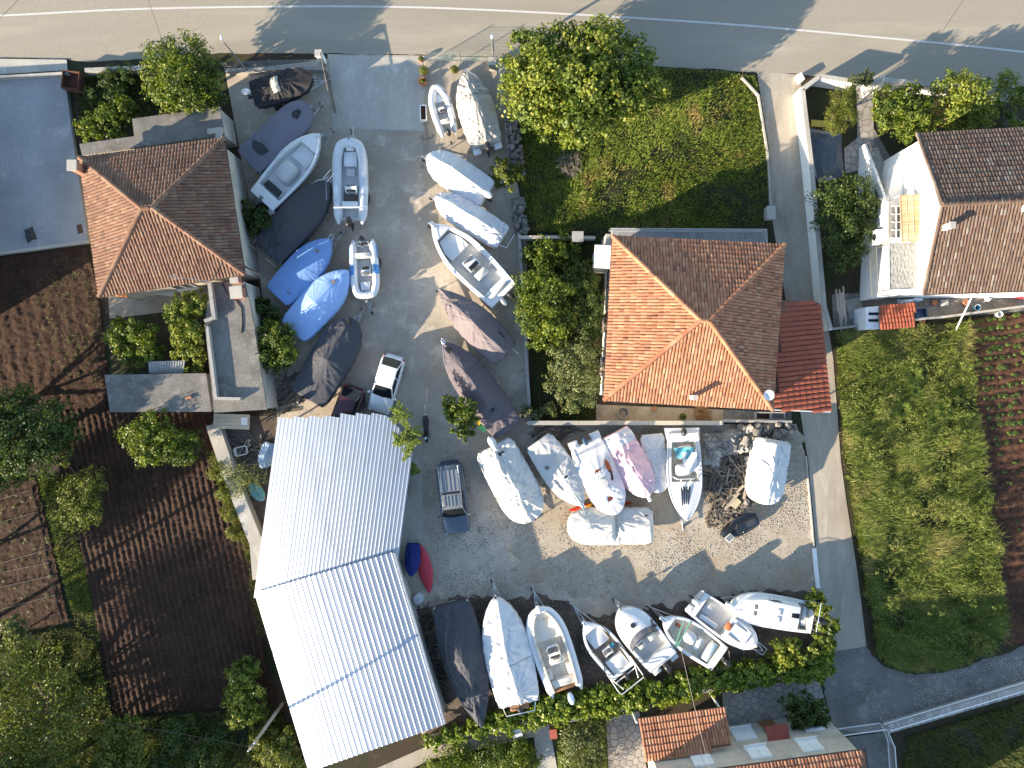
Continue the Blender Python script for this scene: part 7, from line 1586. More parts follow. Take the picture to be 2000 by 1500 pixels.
b.bars('canopy_frame', [[b.pt(0.50, -0.7, b.zg), b.pt(0.52, -0.5, b.zg + 0.35), b.pt(0.52, 0.5, b.zg + 0.35), b.pt(0.50, 0.7, b.zg)], [b.pt(0.52, -0.3, b.zg + 0.35), b.pt(0.66, -0.15, b.zg + 0.15)], [b.pt(0.52, 0.3, b.zg + 0.35), b.pt(0.66, 0.1, b.zg + 0.15)]], WHITE, 0.025); b.outboard(0, BLACK, x=-0.05, sc=0.9, z=b.zg + 0.05); trailer(b, 'open boat with torn canopy', 0.9)
mb = MB(); mb.loft([[(-0.35, -0.55 * b.B, b.zg - 0.1), (-0.3, 0.5 * b.B, b.zg - 0.1)], [(0.08 * b.L, -0.5 * b.B, b.zg + 0.05), (0.08 * b.L, 0.48 * b.B, b.zg + 0.05)]], closed=False); mb.obj('stern_sheet', C_SILV, b.root)
b = covered('covered_boat', 'white covered boat standing alone right of the timber heap', (1491, 985), (1512, 860), 72, C_WHITE, [(0, 0.2), (0.05, 0.42), (0.45, 0.62), (0.55, 0.6), (0.85, 0.32), (1, 0.05)], seed=27, fold=0.035, e=1.05, kind='tub', desc='lone white covered boat', zg=0.95, z0=0.2, tr=False, side=0.15, skirt=0.5)
b = covered('covered_boat', 'ivory covered boat lying crosswise below the middle row', (1108, 1030), (1274, 1028), 70, C_IVORY, [(0, 0.15), (0.03, 0.35), (0.4, 0.30), (0.43, 0.12), (0.48, 0.55), (0.75, 0.5), (1, 0.1)], seed=28, fold=0.028, e=1.3, kind='tub', desc='ivory crosswise covered boat', zg=1.1, z0=0.3, tr=False, skirt=0.5, side=-0.3)
b.box('vent_patch', 0.08, -0.32 * b.B, (0.2, 0.1, 0.02), b.top(0.08, -0.6).z + 0.01, BLACK)

# ---- bottom row
b = covered('covered_boat', 'dark grey covered boat next to the zinc shed in the bottom row', (941, 1420), (880, 1182), 86, C_CHAR, [(0, 0.06), (0.15, 0.12), (0.42, 0.85), (0.6, 0.5), (0.75, 0.3), (0.9, 0.2), (1, 0.05)], seed=31, fold=0.035, e=1.15, kind='fine', dips=((0.78, 0.0, 0.55, 0.22),), desc='dark grey covered boat by the shed', skirt=0.6, tongue=0.2)
b.puddle(0.80, 0.05, 0.26, 0.2, M_STAIN, 4, dz=0.03); q = b.top(0.42, 0.0); b.bars('tent_pole', [[(q.x, q.y, b.zg - 0.3), (q.x, q.y, q.z + 0.08)]], BLACK, 0.03)
b = covered('covered_boat', 'very wide white covered boat with folds, second of the bottom row', (968, 1170), (1014, 1376), 92, C_WHITE, [(0, 0.05), (0.12, 0.5), (0.45, 0.75), (0.56, 0.5), (0.75, 0.38), (1, 0.06)], seed=32, fold=0.05, e=1.3, kind='mid', desc='very wide white covered boat', zg=1.45, skirt=0.55)
b.strap(0.42, M_ROPE); b.bars('stern_rail', [[b.pt(0.0, -0.7, b.zg + 0.1), b.pt(-0.06, -0.6, b.zg + 0.35), b.pt(-0.06, 0.6, b.zg + 0.35), b.pt(0.0, 0.7, b.zg + 0.1)]], STEEL, 0.03); b.box('engine_well', -0.02, 0, (0.35, 1.2, 0.12), b.zg, WOOD); b.outboard(0, BLACK, x=-0.3, z=b.zg - 0.15)
b = rib('sport_boat', 'cream cockpit sport inflatable with light blue outboard, third of the bottom row', (1050, 1182), (1105, 1346), 82, TUBEW, r=0.24, kind='round', desc='cream cockpit sport boat', zg=1.25, floor=CREAM, tongue=1.0)
mb = MB(); rings = []
for i in range(25):
    t = 0.02 + 0.90 * i / 24; h = max(b.hb(t) - 0.40, 0.05); rings.append([(t * b.L, sg * hh, zz) for sg, hh, zz in ((1, h + 0.06, b.zf), (1, h + 0.04, b.zs(t) + 0.36), (1, h - 0.10, b.zs(t) + 0.36), (1, h - 0.13, b.zf + 0.05), (-1, h - 0.13, b.zf + 0.05), (-1, h - 0.10, b.zs(t) + 0.36), (-1, h + 0.04, b.zs(t) + 0.36), (-1, h + 0.06, b.zf))])
for k0, k1 in ((0, 4), (4, 8)): mb.loft([r[k0:k1] for r in rings], closed=False)
mb.obj('coaming', CREAM, b.root, True)
mb = MB(); mb.prism([(t * b.L, w * max(b.hb(t) - 0.46, 0.1)) for t, w in ((0.60, -1), (0.60, 1), (0.72, 1), (0.84, 1), (0.93, 0.8), (0.93, -0.8), (0.84, -1), (0.72, -1))], b.zf, b.zf + 0.38); mb.obj('bow_cushion', CREAM, b.root)
b.console(0.46, -0.05, WHITE, (0.7, 0.8, 0.85)); b.seat(0.36, -0.05, (0.4, 0.95, 0.5), b.zf, WHITE, CREAM, name='helm_seat'); b.seat(0.10, 0, (0.5, b.B * 0.55, 0.35), b.zf, CREAM, CREAM, name='stern_bench'); b.seat(0.22, 0.30 * b.B - 0.1, (0.7, 0.4, 0.35), b.zf, CREAM, CREAM, name='side_seat'); b.seat(0.22, -0.30 * b.B + 0.1, (0.7, 0.4, 0.35), b.zf, CREAM, CREAM, name='side_seat'); b.box('teak_step', 0.03, 0, (0.18, b.B * 0.5, 0.05), b.zf + 0.4, WOOD); b.outboard(-0.15, mat('pale_blue_cowling', (0.50, 0.62, 0.78), 0.3), x=-0.45, sc=1.1)
b.box('anchor_roller', 0.97, 0, (0.5, 0.24, 0.14), b.zs(1) + 0.2, WHITE); b.bars('windscreen_rail', [[(0.5 * b.L, -0.5, b.zg + 0.5), (0.55 * b.L, -0.3, b.zg + 0.75), (0.55 * b.L, 0.2, b.zg + 0.75), (0.5 * b.L, 0.4, b.zg + 0.5)]], STEEL)
b = Boat('open_boat', 'small open white boat with a stern frame and long bare trailer tongue', (1141, 1216), (1219, 1313), 60, 1.25, 'v'); b.hull(HULLW); b.deck(WHITE, WHITE, tf=0.84, ts=0.05, side=0.17, zf=0.85, floor=mat('brown_deck', (0.20, 0.165, 0.13), 0.8, var=0.2)); b.rub(STEEL, 0.02)
b.box('bow_platform', 0.68, 0, (1.15, b.B * 0.58, 0.3), b.zf, WHITE); b.console(0.40, 0, WHITE, (0.45, 0.6, 0.7)); b.box('blue_bucket', 0.42, -0.45, (0.22, 0.26, 0.3), b.zf, mat('teal_plastic', (0.03, 0.30, 0.42), 0.4)); b.box('stern_platform', 0.16, 0, (0.95, b.B * 0.62, 0.28), b.zf, WHITE); b.box('engine_tray', 0.0, 0, (0.25, b.B * 0.6, 0.05), b.zg - 0.15, BLACK); b.box('anchor_roller', 1.0, 0, (0.36, 0.2, 0.1), b.zs(1) + 0.03, STEEL)
z = b.zg; b.bars('stern_frame', [[b.pt(0.14, 0.95, z), b.pt(-0.10, 0.95, z + 0.75), b.pt(-0.16, 0.9, z + 0.8), b.pt(-0.16, -0.9, z + 0.8), b.pt(-0.10, -0.95, z + 0.75), b.pt(0.14, -0.95, z)], [b.pt(0.05, 0.95, z), b.pt(-0.12, 0.6, z + 0.78)], [b.pt(0.05, -0.95, z), b.pt(-0.12, -0.6, z + 0.78)], [b.pt(-0.02, 0.8, z + 0.3), b.pt(-0.02, -0.8, z + 0.3)]], WHITE, 0.035)
b.bars('fender_hose', [[b.pt(0.8, -0.72, z + 0.1), b.pt(0.66, -0.8, z + 0.12), b.pt(0.5, -0.62, z), b.pt(0.40, -0.9, z + 0.1), b.pt(0.2, -0.98, z + 0.08)], [b.pt(0.62, 1.0, z + 0.08), b.pt(0.48, 0.6, z - 0.1), b.pt(0.35, 0.55, z - 0.1), b.pt(0.2, 0.95, z + 0.08)]], BLACK, 0.03); b.outboard(0, BLACK, x=-0.1, sc=0.8); trailer(b, 'small open boat with stern frame', 1.7)
b = Boat('cuddy_boat', 'white cuddy cabin boat with a round black hatch in the bottom row', (1211, 1189), (1296, 1294), 72, 1.4, 'round', sheer=0.28); b.hull(HULLW); b.deck(WHITE, WHITE, tf=0.50, ts=0.16, side=0.16, zf=0.92, floor=GREYDECK, camber=0.26); b.rub(mat('grey_rub_strip', (0.30, 0.30, 0.31), 0.6), 0.03)
mb = MB(); mb.lathe([(0.16, 0), (0.17, 0.03), (0.02, 0.035)], (0.72 * b.L, 0, b.zs(0.72) + 0.285), 18); mb.obj('bow_hatch', BLACK, b.root)
mb = MB(); mb.loft([[(0.50 * b.L + 0.5 * (1 - w * w) - 0.02, w * (b.hb(0.5) - 0.12), b.zs(0.5) + 0.10 + 0.18 * (1 - w * w)), (0.46 * b.L + 0.28 * (1 - w * w), w * (b.hb(0.48) - 0.14), b.zs(0.5) + 0.58)] for w in np.linspace(-1, 1, 13)], closed=False); mb.obj('windscreen', mat('smoked_acrylic', (0.1, 0.1, 0.11)), b.root, True)
b.bars('windscreen_frame', [[(0.46 * b.L + 0.28 * (1 - w * w), w * (b.hb(0.48) - 0.14), b.zs(0.5) + 0.59) for w in np.linspace(-1, 1, 13)]], BLACK, 0.025)
b.seat(0.40, -0.42, (0.45, 0.45, 0.5), b.zf, WHITE, CREAM); b.seat(0.40, 0.42, (0.45, 0.45, 0.5), b.zf, WHITE, CREAM); b.console(0.46, 0.42, WHITE, (0.35, 0.6, 0.75), screen=False)
mb = MB(); mb.loft([[(0.14 * b.L + 0.28 * (1 - w * w) * 1.0 - 0.15, w * b.B * 0.42, z_) for z_ in (b.zf, b.zg + 0.12)] + [(0.14 * b.L - 0.28 * 0 - 0.35, w * b.B * 0.42, b.zg + 0.12)] for w in np.linspace(-1, 1, 11)], closed=False); mb.obj('curved_bench', WHITE, b.root, True)
b.box('swim_step', -0.04, 0.30 * b.B, (0.55, 0.55, 0.08), b.zg - 0.3, WHITE); b.box('swim_step', -0.04, -0.30 * b.B, (0.55, 0.55, 0.08), b.zg - 0.3, WHITE); b.outboard(0, BLACK, x=-0.2, sc=1.05); b.bars('fender_rope', [[b.pt(0.56, -0.85, b.zg + 0.12), b.pt(0.48, -0.95, b.zg + 0.12)], [b.pt(0.5, -0.8, b.zg + 0.2), b.pt(0.6, -0.95, b.zg + 0.12)]], BLACK, 0.06); trailer(b, 'cuddy cabin boat with round hatch', 0.3)
b = Boat('open_boat', 'cream open boat with a green pole across the cockpit in the bottom row', (1294, 1208), (1406, 1287), 62, 1.3, 'v'); b.hull(HULLW); b.deck(WHITE, CREAM, tf=0.86, ts=0.10, side=0.16, zf=0.85, floor=CREAM); b.rub(WHITE, 0.035)
b.box('console_cover', 0.52, 0, (0.75, 0.7, 0.72), b.zf, C_WHITE, 0.1, 0.14); b.seat(0.37, 0, (0.3, 0.8, 0.45), b.zf, WHITE, WHITE); b.seat(0.17, 0, (0.5, b.B * 0.66, 0.4), b.zf, GREYDECK, mat('pale_teal_cushion', (0.42, 0.52, 0.54), 0.7)); b.bars('green_pole', [[b.pt(0.62, 1.05, b.zg + 0.12), b.pt(0.74, -0.6, b.zg + 0.14)], [b.pt(0.6, 0.9, b.zg + 0.12), b.pt(0.66, -0.9, b.zg + 0.14)]], mat('green_paint', (0.08, 0.30, 0.20), 0.5), 0.03); b.box('orange_bag', 0.72, -0.15, (0.3, 0.2, 0.2), b.zf, mat('brick_red_bag', (0.40, 0.12, 0.06), 0.8)); b.box('anchor_roller', 1.0, 0, (0.5, 0.22, 0.12), b.zs(1) + 0.05, STEEL)
b.bars('bow_seat_bar', [[b.pt(0.86, 0.3, b.zg + 0.12), b.pt(0.72, 0.62, b.zg + 0.1)]], BLACK, 0.02); b.rail([(0.02, 0.9), (0.0, 0.9), (-0.07, 0.5), (-0.07, -0.5), (0.0, -0.9), (0.02, -0.9)], name='stern_rail', dz=0.4, m=BLACK); b.outboard(-0.1, BLACK, x=-0.3); trailer(b, 'cream open boat with green pole', 1.0)
b = Boat('pilot_boat', 'white half-cabin boat with an orange hatch and a rail nose, stern to the yard', (1477, 1261), (1361, 1178), 60, 1.4, 'round', sheer=0.2); b.hull(HULLW); b.deck(WHITE, WHITE, tf=0.55, ts=0.08, side=0.15, zf=0.95, floor=GREYDECK, camber=0.12); b.rub(mat('navy_rub', (0.03, 0.04, 0.08), 0.5), 0.03)
mb = MB(); mb.loft([[(t * b.L, w * (b.hb(t) * k - 0.22 * (1 if k == 1 else 0)), z_) for w, k, z_ in ((-1, 1, b.zs(t) + 0.04), (-0.82, 1, b.zs(t) + 0.30), (0.82, 1, b.zs(t) + 0.30), (1, 1, b.zs(t) + 0.04))] for t in (0.52, 0.6, 0.68, 0.76, 0.82)], closed=False); cb = mb.obj('cabin', WHITE, b.root, 40)
for w in (-0.42, 0.42): b.box('cabin_rail', 0.66, w * b.B * 0.5, (0.9, 0.04, 0.05), b.zs(0.66) + 0.30, BLACK, parent=None)
b.box('orange_hatch', 0.51, 0.0, (0.4, 0.5, 0.05), b.zg + 0.34, mat('orange_board', (0.48, 0.15, 0.05), 0.6)); b.box('cockpit_locker', 0.2, 0.1, (0.6, 0.8, 0.2), b.zf, GREYDECK); b.box('side_bench', 0.3, -0.28 * b.B, (1.3, 0.3, 0.3), b.zf, WHITE); b.rail([(0.7, 0.95), (0.85, 0.92), (0.96, 0.6), (1.07, 0.25), (1.07, -0.25), (0.96, -0.6), (0.85, -0.92), (0.7, -0.95)], dz=0.35, feet=False); b.bars('pulpit', [[(b.L * 0.97, 0.28, b.zs(1) + 0.1), (b.L + 0.55, 0.22, b.zs(1) + 0.2), (b.L + 0.55, -0.22, b.zs(1) + 0.2), (b.L * 0.97, -0.28, b.zs(1) + 0.1)]], STEEL, 0.025); b.outboard(0.05, WHITE, x=-0.12, sc=1.0); b.box('engine_step', -0.03, -0.3 * b.B, (0.35, 0.5, 0.3), b.zg - 0.2, WHITE); trailer(b, 'half-cabin boat with orange hatch', 0.2)
b = Boat('cabin_cruiser', 'white cabin cruiser with grey roof windows at the right end of the row', (1427, 1181), (1588, 1208), 64, 1.5, 'round', sheer=0.2); b.hull(HULLW); b.deck(WHITE, CREAM, tf=0.24, ts=0.06, side=0.14, zf=1.0, floor=CREAM, camber=0.10); b.rub(WHITE, 0.035)
mb = MB(); mb.loft([[(t * b.L, w * max(b.hb(t) - ins, 0.05), b.zs(t) + z_) for w, ins, z_ in ((-1, 0.17, 0.05), (-1, 0.30, h), (-0.5, 0.30, h + 0.05), (0.5, 0.30, h + 0.05), (1, 0.30, h), (1, 0.17, 0.05))] for t, h in ((0.22, 0.62), (0.4, 0.66), (0.56, 0.62), (0.62, 0.36), (0.78, 0.26), (0.86, 0.10))], closed=False); cb = mb.obj('cabin', WHITE, b.root, 35)
M_PORT = mat('grey_roof_window', (0.17, 0.175, 0.175), 0.25, spec=0.7)
for t, y in ((0.72, 0.2), (0.72, -0.2)): b.box('roof_window', t, y, (0.24, 0.30, 0.03), b.zs(t) + 0.335, M_PORT)
for t, y in ((0.46, 0.22), (0.46, -0.22)): b.box('roof_window', t, y, (0.30, 0.34, 0.03), b.zs(t) + 0.70, mat('pale_roof_window', (0.42, 0.43, 0.43), 0.4))
b.box('companionway', 0.27, -0.15, (0.5, 0.3, 0.04), b.zg + 0.66, GLASS)
for sg in (1, -1):
    mb = MB(); mb.loft([[(t * b.L, sg * (b.hb(t) - 0.20), b.zs(t) + 0.16), (t * b.L - 0.05, sg * (b.hb(t) - 0.265), b.zs(t) + 0.48)] for t in (0.36, 0.44, 0.52, 0.58)], closed=False); mb.obj('side_window', GLASS, cb)
    b.rail([(0.24, 0.96 * sg), (0.4, 0.96 * sg), (0.6, 0.96 * sg), (0.78, 0.95 * sg), (0.92, 0.85 * sg), (0.985, 0.3 * sg)], dz=0.25)
b.box('stern_bench', 0.09, 0, (0.3, b.B * 0.6, 0.35), b.zf, WHITE); b.box('anchor_roller', 1.02, 0, (0.55, 0.24, 0.12), b.zs(1) + 0.05, WHITE); z = b.zg; b.bars('stern_gantry', [[b.pt(0.16, -0.98, z), b.pt(0.16, -1.15, z + 0.7), b.pt(-0.14, -1.15, z + 0.7), b.pt(-0.14, 0.6, z + 0.7), b.pt(-0.02, 0.7, z)], [b.pt(0.0, -1.15, z + 0.7), b.pt(0.0, 0.6, z + 0.7), b.pt(-0.0, 0.6, z)], [b.pt(0.22, -1.0, z), b.pt(0.22, 0.2, z + 0.7), b.pt(0.22, 0.3, z + 0.1)]], STEEL, 0.018); b.outboard(0.0, BLACK, x=-0.3, sc=1.1); trailer(b, 'white cabin cruiser', 0.3)
# ------------------------------------------------------------------ vehicles
def car_paint(name, c, rough=0.25): return mat(name, c, rough, var=0.04, coat=0.6, metal=0.1)
def car(name, label, rear, front, width, paint, H=1.45, belt=0.92, glass=(0.05, 0.20, 0.52, 0.70), cat='car', roof_m=None, hood=0.86):
    a, f = P(rear[0], rear[1], 0.8), P(front[0], front[1], 0.8); d = f - a; L = d.length; W = width / PXM * 0.98
    root = thing(name, label, cat, (a.x, a.y, 0), math.atan2(d.y, d.x), 'vehicles parked in the yard')
    mb = MB(); rings = []
    for t, w, zt, zb in ((0.0, 0.62, 0.66, 0.38), (0.012, 0.80, 0.80, 0.32), (0.04, 0.93, belt - 0.03, 0.28), (0.10, 0.99, belt, 0.24), (0.25, 1.0, belt, 0.22), (0.5, 1.0, belt, 0.22), (0.70, 1.0, belt - 0.01, 0.22), (0.80, 0.99, hood, 0.24), (0.92, 0.96, hood - 0.08, 0.26), (0.975, 0.88, hood - 0.16, 0.30), (1.0, 0.70, 0.60, 0.40)):
        h = W / 2 * w; x = t * L
        rings.append([(x, h * 0.86, zt), (x, h * 0.96, zt - 0.07), (x, h, (zt + zb) * 0.52), (x, h * 0.95, zb), (x, -h * 0.95, zb), (x, -h, (zt + zb) * 0.52), (x, -h * 0.96, zt - 0.07), (x, -h * 0.86, zt), (x, -h * 0.4, zt + 0.03), (x, h * 0.4, zt + 0.03)])
    mb.loft(rings); body = mb.obj('body', paint, root, 45)
    g0, g1, g2, g3 = [g * L for g in glass]; wb, wr = W / 2 * 0.88, W / 2 * 0.68; zb = belt - 0.01
    roofp = [(g1, wr, H), (g2, wr, H), (g2, -wr, H), (g1, -wr, H)]; base = [(g0, wb * 0.94, zb), (g3, wb, zb), (g3, -wb, zb), (g0, -wb * 0.94, zb)]
    def quad(p, q, r, s, n, m, k=0.0):
        mb = MB(); nx = 6
        F = lambda u, v: (Vector(p).lerp(Vector(q), u)).lerp(Vector(s).lerp(Vector(r), u), v) + Vector((k * math.sin(pi * u), 0, 0))
        mb.grid(F, nx, 4); return mb.obj(n, m, root, True)
    quad(base[2], base[1], roofp[1], roofp[2], 'windscreen', GLASS, 0.10); quad(base[3], base[0], roofp[0], roofp[3], 'rear_window', GLASS, -0.05)
    quad(base[0], base[1], roofp[1], roofp[0], 'side_window', GLASS); quad(base[3], base[2], roofp[2], roofp[3], 'side_window', GLASS)
    mb = MB(); mb.loft([[(x, w * wr * 1.04, H - 0.015 + 0.045 * (1 - w * w)) for w in np.linspace(-1, 1, 9)] for x in np.linspace(g1 - 0.06, g2 + 0.06, 7)], closed=False); rf = mb.obj('roof', roof_m or paint, root, True)
    mb = MB()
    for sg in (1, -1):
        for (p, q) in ((base[0 if sg > 0 else 3], roofp[0 if sg > 0 else 3]), (base[1 if sg > 0 else 2], roofp[1 if sg > 0 else 2])): mb.tube([p, q], 0.04, 5)
        mid0 = Vector(base[0 if sg > 0 else 3]).lerp(Vector(base[1 if sg > 0 else 2]), 0.5); mid1 = Vector(roofp[0 if sg > 0 else 3]).lerp(Vector(roofp[1 if sg > 0 else 2]), 0.45); mb.tube([mid0, mid1], 0.03, 5)
    mb.obj('pillar_frame', paint, root)
    for t in (0.18, 0.80):
        for sg in (1, -1):
            mb = MB(); mb.lathe([(0.15, -0.09), (0.27, -0.10), (0.31, -0.06), (0.31, 0.06), (0.27, 0.10), (0.15, 0.09)], (t * L, sg * W * 0.43, 0.31), 18, 'Y'); w = mb.obj('wheel', RUBBER, root, True)
            mb = MB(); mb.lathe([(0.04, -0.09), (0.2, -0.07), (0.2, 0.07), (0.04, 0.09)], (t * L, sg * W * 0.44, 0.31), 14, 'Y'); mb.obj('rim', GALV, w, True)
    for sg in (1, -1):
        mb = MB(); mb.ell((g3 - 0.02, sg * (W / 2 + 0.09), belt + 0.06), (0.09, 0.10, 0.07), 10, 6); mb.obj('mirror', paint, root, True)
        mb = MB(); mb.ell((0.965 * L, sg * W * 0.36, 0.66), (0.14, 0.13, 0.08), 10, 6); mb.obj('headlight', mat('headlamp_glass', (0.6, 0.62, 0.65), 0.1), root, True)
        mb = MB(); mb.ell((0.025 * L, sg * W * 0.40, 0.78), (0.07, 0.10, 0.10), 10, 6); mb.obj('tail_light', mat('red_lamp', (0.35, 0.02, 0.02), 0.2), root, True)
    for x0, n in ((-0.02, 'rear_bumper'), (0.985, 'front_bumper')):
        mb = MB(); mb.box((x0 * L + 0.03, 0, 0.45), (0.1, W * 0.66, 0.2)); mb.obj(n, paint if x0 < 0 else BLACK, root)
    return root, L, W, H, belt
car('hatchback', 'white hatchback parked near the shed corner', (770, 696), (737, 806), 48, car_paint('white_car_paint', (0.74, 0.74, 0.73)))
car('hatchback', 'dark maroon hatchback half hidden under the shed roof', (692, 757), (652, 862), 48, car_paint('maroon_car_paint', (0.05, 0.012, 0.016)))
SLATE = car_paint('slate_blue_paint', (0.06, 0.085, 0.115)); SILV = mat('dusty_silver_paint', (0.20, 0.21, 0.22), 0.35, metal=0.3, var=0.06)
pk, L, W, H, belt = car('pickup_truck', 'slate blue pickup truck with ribbed silver canopy on the concrete yard', (877, 904), (893, 1043), 55, SLATE, H=1.72, belt=1.10, glass=(0.40, 0.42, 0.60, 0.73), roof_m=SILV, hood=1.02)
mb = MB(); z0 = 1.08; mb.loft([[(x, w * W * 0.44 * k, zz) for w, k, zz in ((-1, 1.0, z0), (-1, 0.88, 1.62), (-0.6, 0.88, 1.70), (0.6, 0.88, 1.70), (1, 0.88, 1.62), (1, 1.0, z0))] for x, zz_ in ((0.05, 0), (0.10, 0), (L * 0.39, 0))], closed=False)
mb.add([(0.05, w * W * 0.44 * k, zz) for w, k, zz in ((-1, 1.0, z0), (-1, 0.88, 1.62), (-0.6, 0.88, 1.70), (0.6, 0.88, 1.70), (1, 0.88, 1.62), (1, 1.0, z0))], [(0, 1, 2, 3, 4, 5)]); can = mb.obj('canopy', SLATE, pk, 30)
mb = MB(); mb.box((L * 0.225, 0, 1.712), (L * 0.30, W * 0.62, 0.012)); mb.obj('canopy_top', SILV, can)
for i in range(5):
    y = (i - 2) * W * 0.145
    mb = MB(); mb.box((L * 0.225, y, 1.735), (L * 0.29, 0.03, 0.03)); mb.obj('canopy_rib', STEEL, can)
    mb = MB(); mb.box((L * 0.50, y * 0.85, H + 0.045), (L * 0.14, 0.028, 0.03)); mb.obj('roof_rib', STEEL, pk)
for sg in (1, -1):
    mb = MB(); mb.tube([(0.12, sg * W * 0.36, 1.74), (0.2, sg * W * 0.36, 1.80), (L * 0.58, sg * W * 0.34, 1.82), (L * 0.60, sg * W * 0.34, 1.74)], 0.025, 6); mb.obj('roof_rail', STEEL, pk, True)
mb = MB(); mb.box((L * 0.395, 0, 1.75), (0.05, W * 0.86, 0.04)); mb.obj('rack_bar', BLACK, pk)

# motorcycle
MC = thing('scooter', 'black scooter parked alone beside the conifer', 'scooter', P(833, 812), rad(-88), 'vehicles parked in the yard'); L = 1.65
for x in (0.22, 1.48):
    mb = MB(); mb.lathe([(0.14, -0.05), (0.23, -0.06), (0.27, 0), (0.23, 0.06), (0.14, 0.05)], (x, 0, 0.27), 16, 'Y'); mb.obj('wheel', RUBBER, MC, True)
mb = MB(); mb.loft([[(x, w * math.cos(a), z + h * math.sin(a)) for a in [2 * pi * k / 12 for k in range(12)]] for x, w, z, h in ((-0.05, 0.08, 0.75, 0.05), (0.1, 0.20, 0.68, 0.16), (0.5, 0.21, 0.62, 0.2), (0.8, 0.16, 0.42, 0.12), (1.05, 0.18, 0.45, 0.14), (1.25, 0.2, 0.75, 0.28), (1.42, 0.14, 0.8, 0.2), (1.5, 0.04, 0.78, 0.06))]); mb.obj('body', mat('black_scooter_paint', (0.012, 0.012, 0.014), 0.25, coat=0.3), MC, True)
mb = MB(); mb.ell((0.42, 0, 0.83), (0.44, 0.17, 0.09), 14, 6); mb.obj('seat', BLACK, MC, True)
mb = MB(); mb.tube([(1.12, 0.38, 1.05), (1.22, 0.2, 1.06), (1.25, 0, 1.0), (1.22, -0.2, 1.06), (1.12, -0.38, 1.05)], 0.02, 6)
for sg in (1, -1): mb.tube([(1.2, sg * 0.25, 1.05), (1.3, sg * 0.34, 1.2)], 0.01, 4); mb.ell((1.3, sg * 0.34, 1.22), (0.03, 0.07, 0.05), 8, 5)
mb.obj('handlebar', BLACK, MC, True)
mb = MB(); mb.box((-0.1, 0, 0.72), (0.14, 0.2, 0.02), ry=0.5); mb.obj('number_plate', WHITE, MC)
mb = MB(); mb.ell((1.38, 0, 0.95), (0.1, 0.12, 0.1), 10, 6); mb.obj('headlight', MATS['headlamp_glass'], MC, True)

# jet ski
q = P(1473, 1008); f = P(1404, 1044); d = f - q; JS = thing('jet_ski', 'glossy black jet ski by the end of the timber heap', 'jet ski', q, math.atan2(d.y, d.x)); L = d.length
GB = mat('glossy_black', (0.012, 0.013, 0.016), 0.12, coat=0.6, var=0.1)
mb = MB(); mb.loft([[(x * L, w * yy, z) for yy, z in ((1, 0.45), (0.85, 0.2), (0, 0.1), (-0.85, 0.2), (-1, 0.45), (-0.7, 0.56 + hh), (0, 0.60 + hh), (0.7, 0.56 + hh))] for x, w, hh in ((0, 0.46, 0), (0.1, 0.56, 0.02), (0.35, 0.58, 0.02), (0.6, 0.58, 0.1), (0.8, 0.46, 0.14), (0.93, 0.26, 0.06), (1.0, 0.06, 0))]); mb.obj('hull', GB, JS, 50)
mb = MB(); mb.loft([[(x * L, w * yy, z) for yy, z in ((1, 0.58), (0.8, 0.58 + h), (-0.8, 0.58 + h), (-1, 0.58))] for x, w, h in ((0.05, 0.2, 0.2), (0.2, 0.24, 0.30), (0.45, 0.22, 0.24), (0.58, 0.2, 0.38), (0.66, 0.14, 0.42))], closed=False); mb.obj('seat', mat('grey_vinyl', (0.05, 0.05, 0.055), 0.6), JS, 50)
mb = MB(); mb.tube([(0.56 * L, 0.42, 1.02), (0.6 * L, 0.15, 1.0), (0.6 * L, -0.15, 1.0), (0.56 * L, -0.42, 1.02)], 0.025, 6); mb.tube([(0.64 * L, 0, 0.8), (0.6 * L, 0, 1.0)], 0.05, 6); mb.obj('handlebar', BLACK, JS)
mb = MB(); mb.box((0.86 * L, 0.25, 0.80), (0.5, 0.42, 0.03), rz=0.3, ry=0.15); mb.obj('instrument_panel', mat('pale_panel', (0.42, 0.45, 0.40), 0.4), JS)
mb = MB(); mb.box((0.86 * L, 0.25, 0.825), (0.38, 0.32, 0.012), rz=0.3, ry=0.15); mb.obj('screen', mat('dull_screen', (0.12, 0.13, 0.15), 0.3), JS)
for sg in (1, -1):
    mb = MB(); mb.box((0.3 * L, sg * 0.2, 0.06), (0.9, 0.1, 0.12)); mb.obj('skid', WOOD, JS)

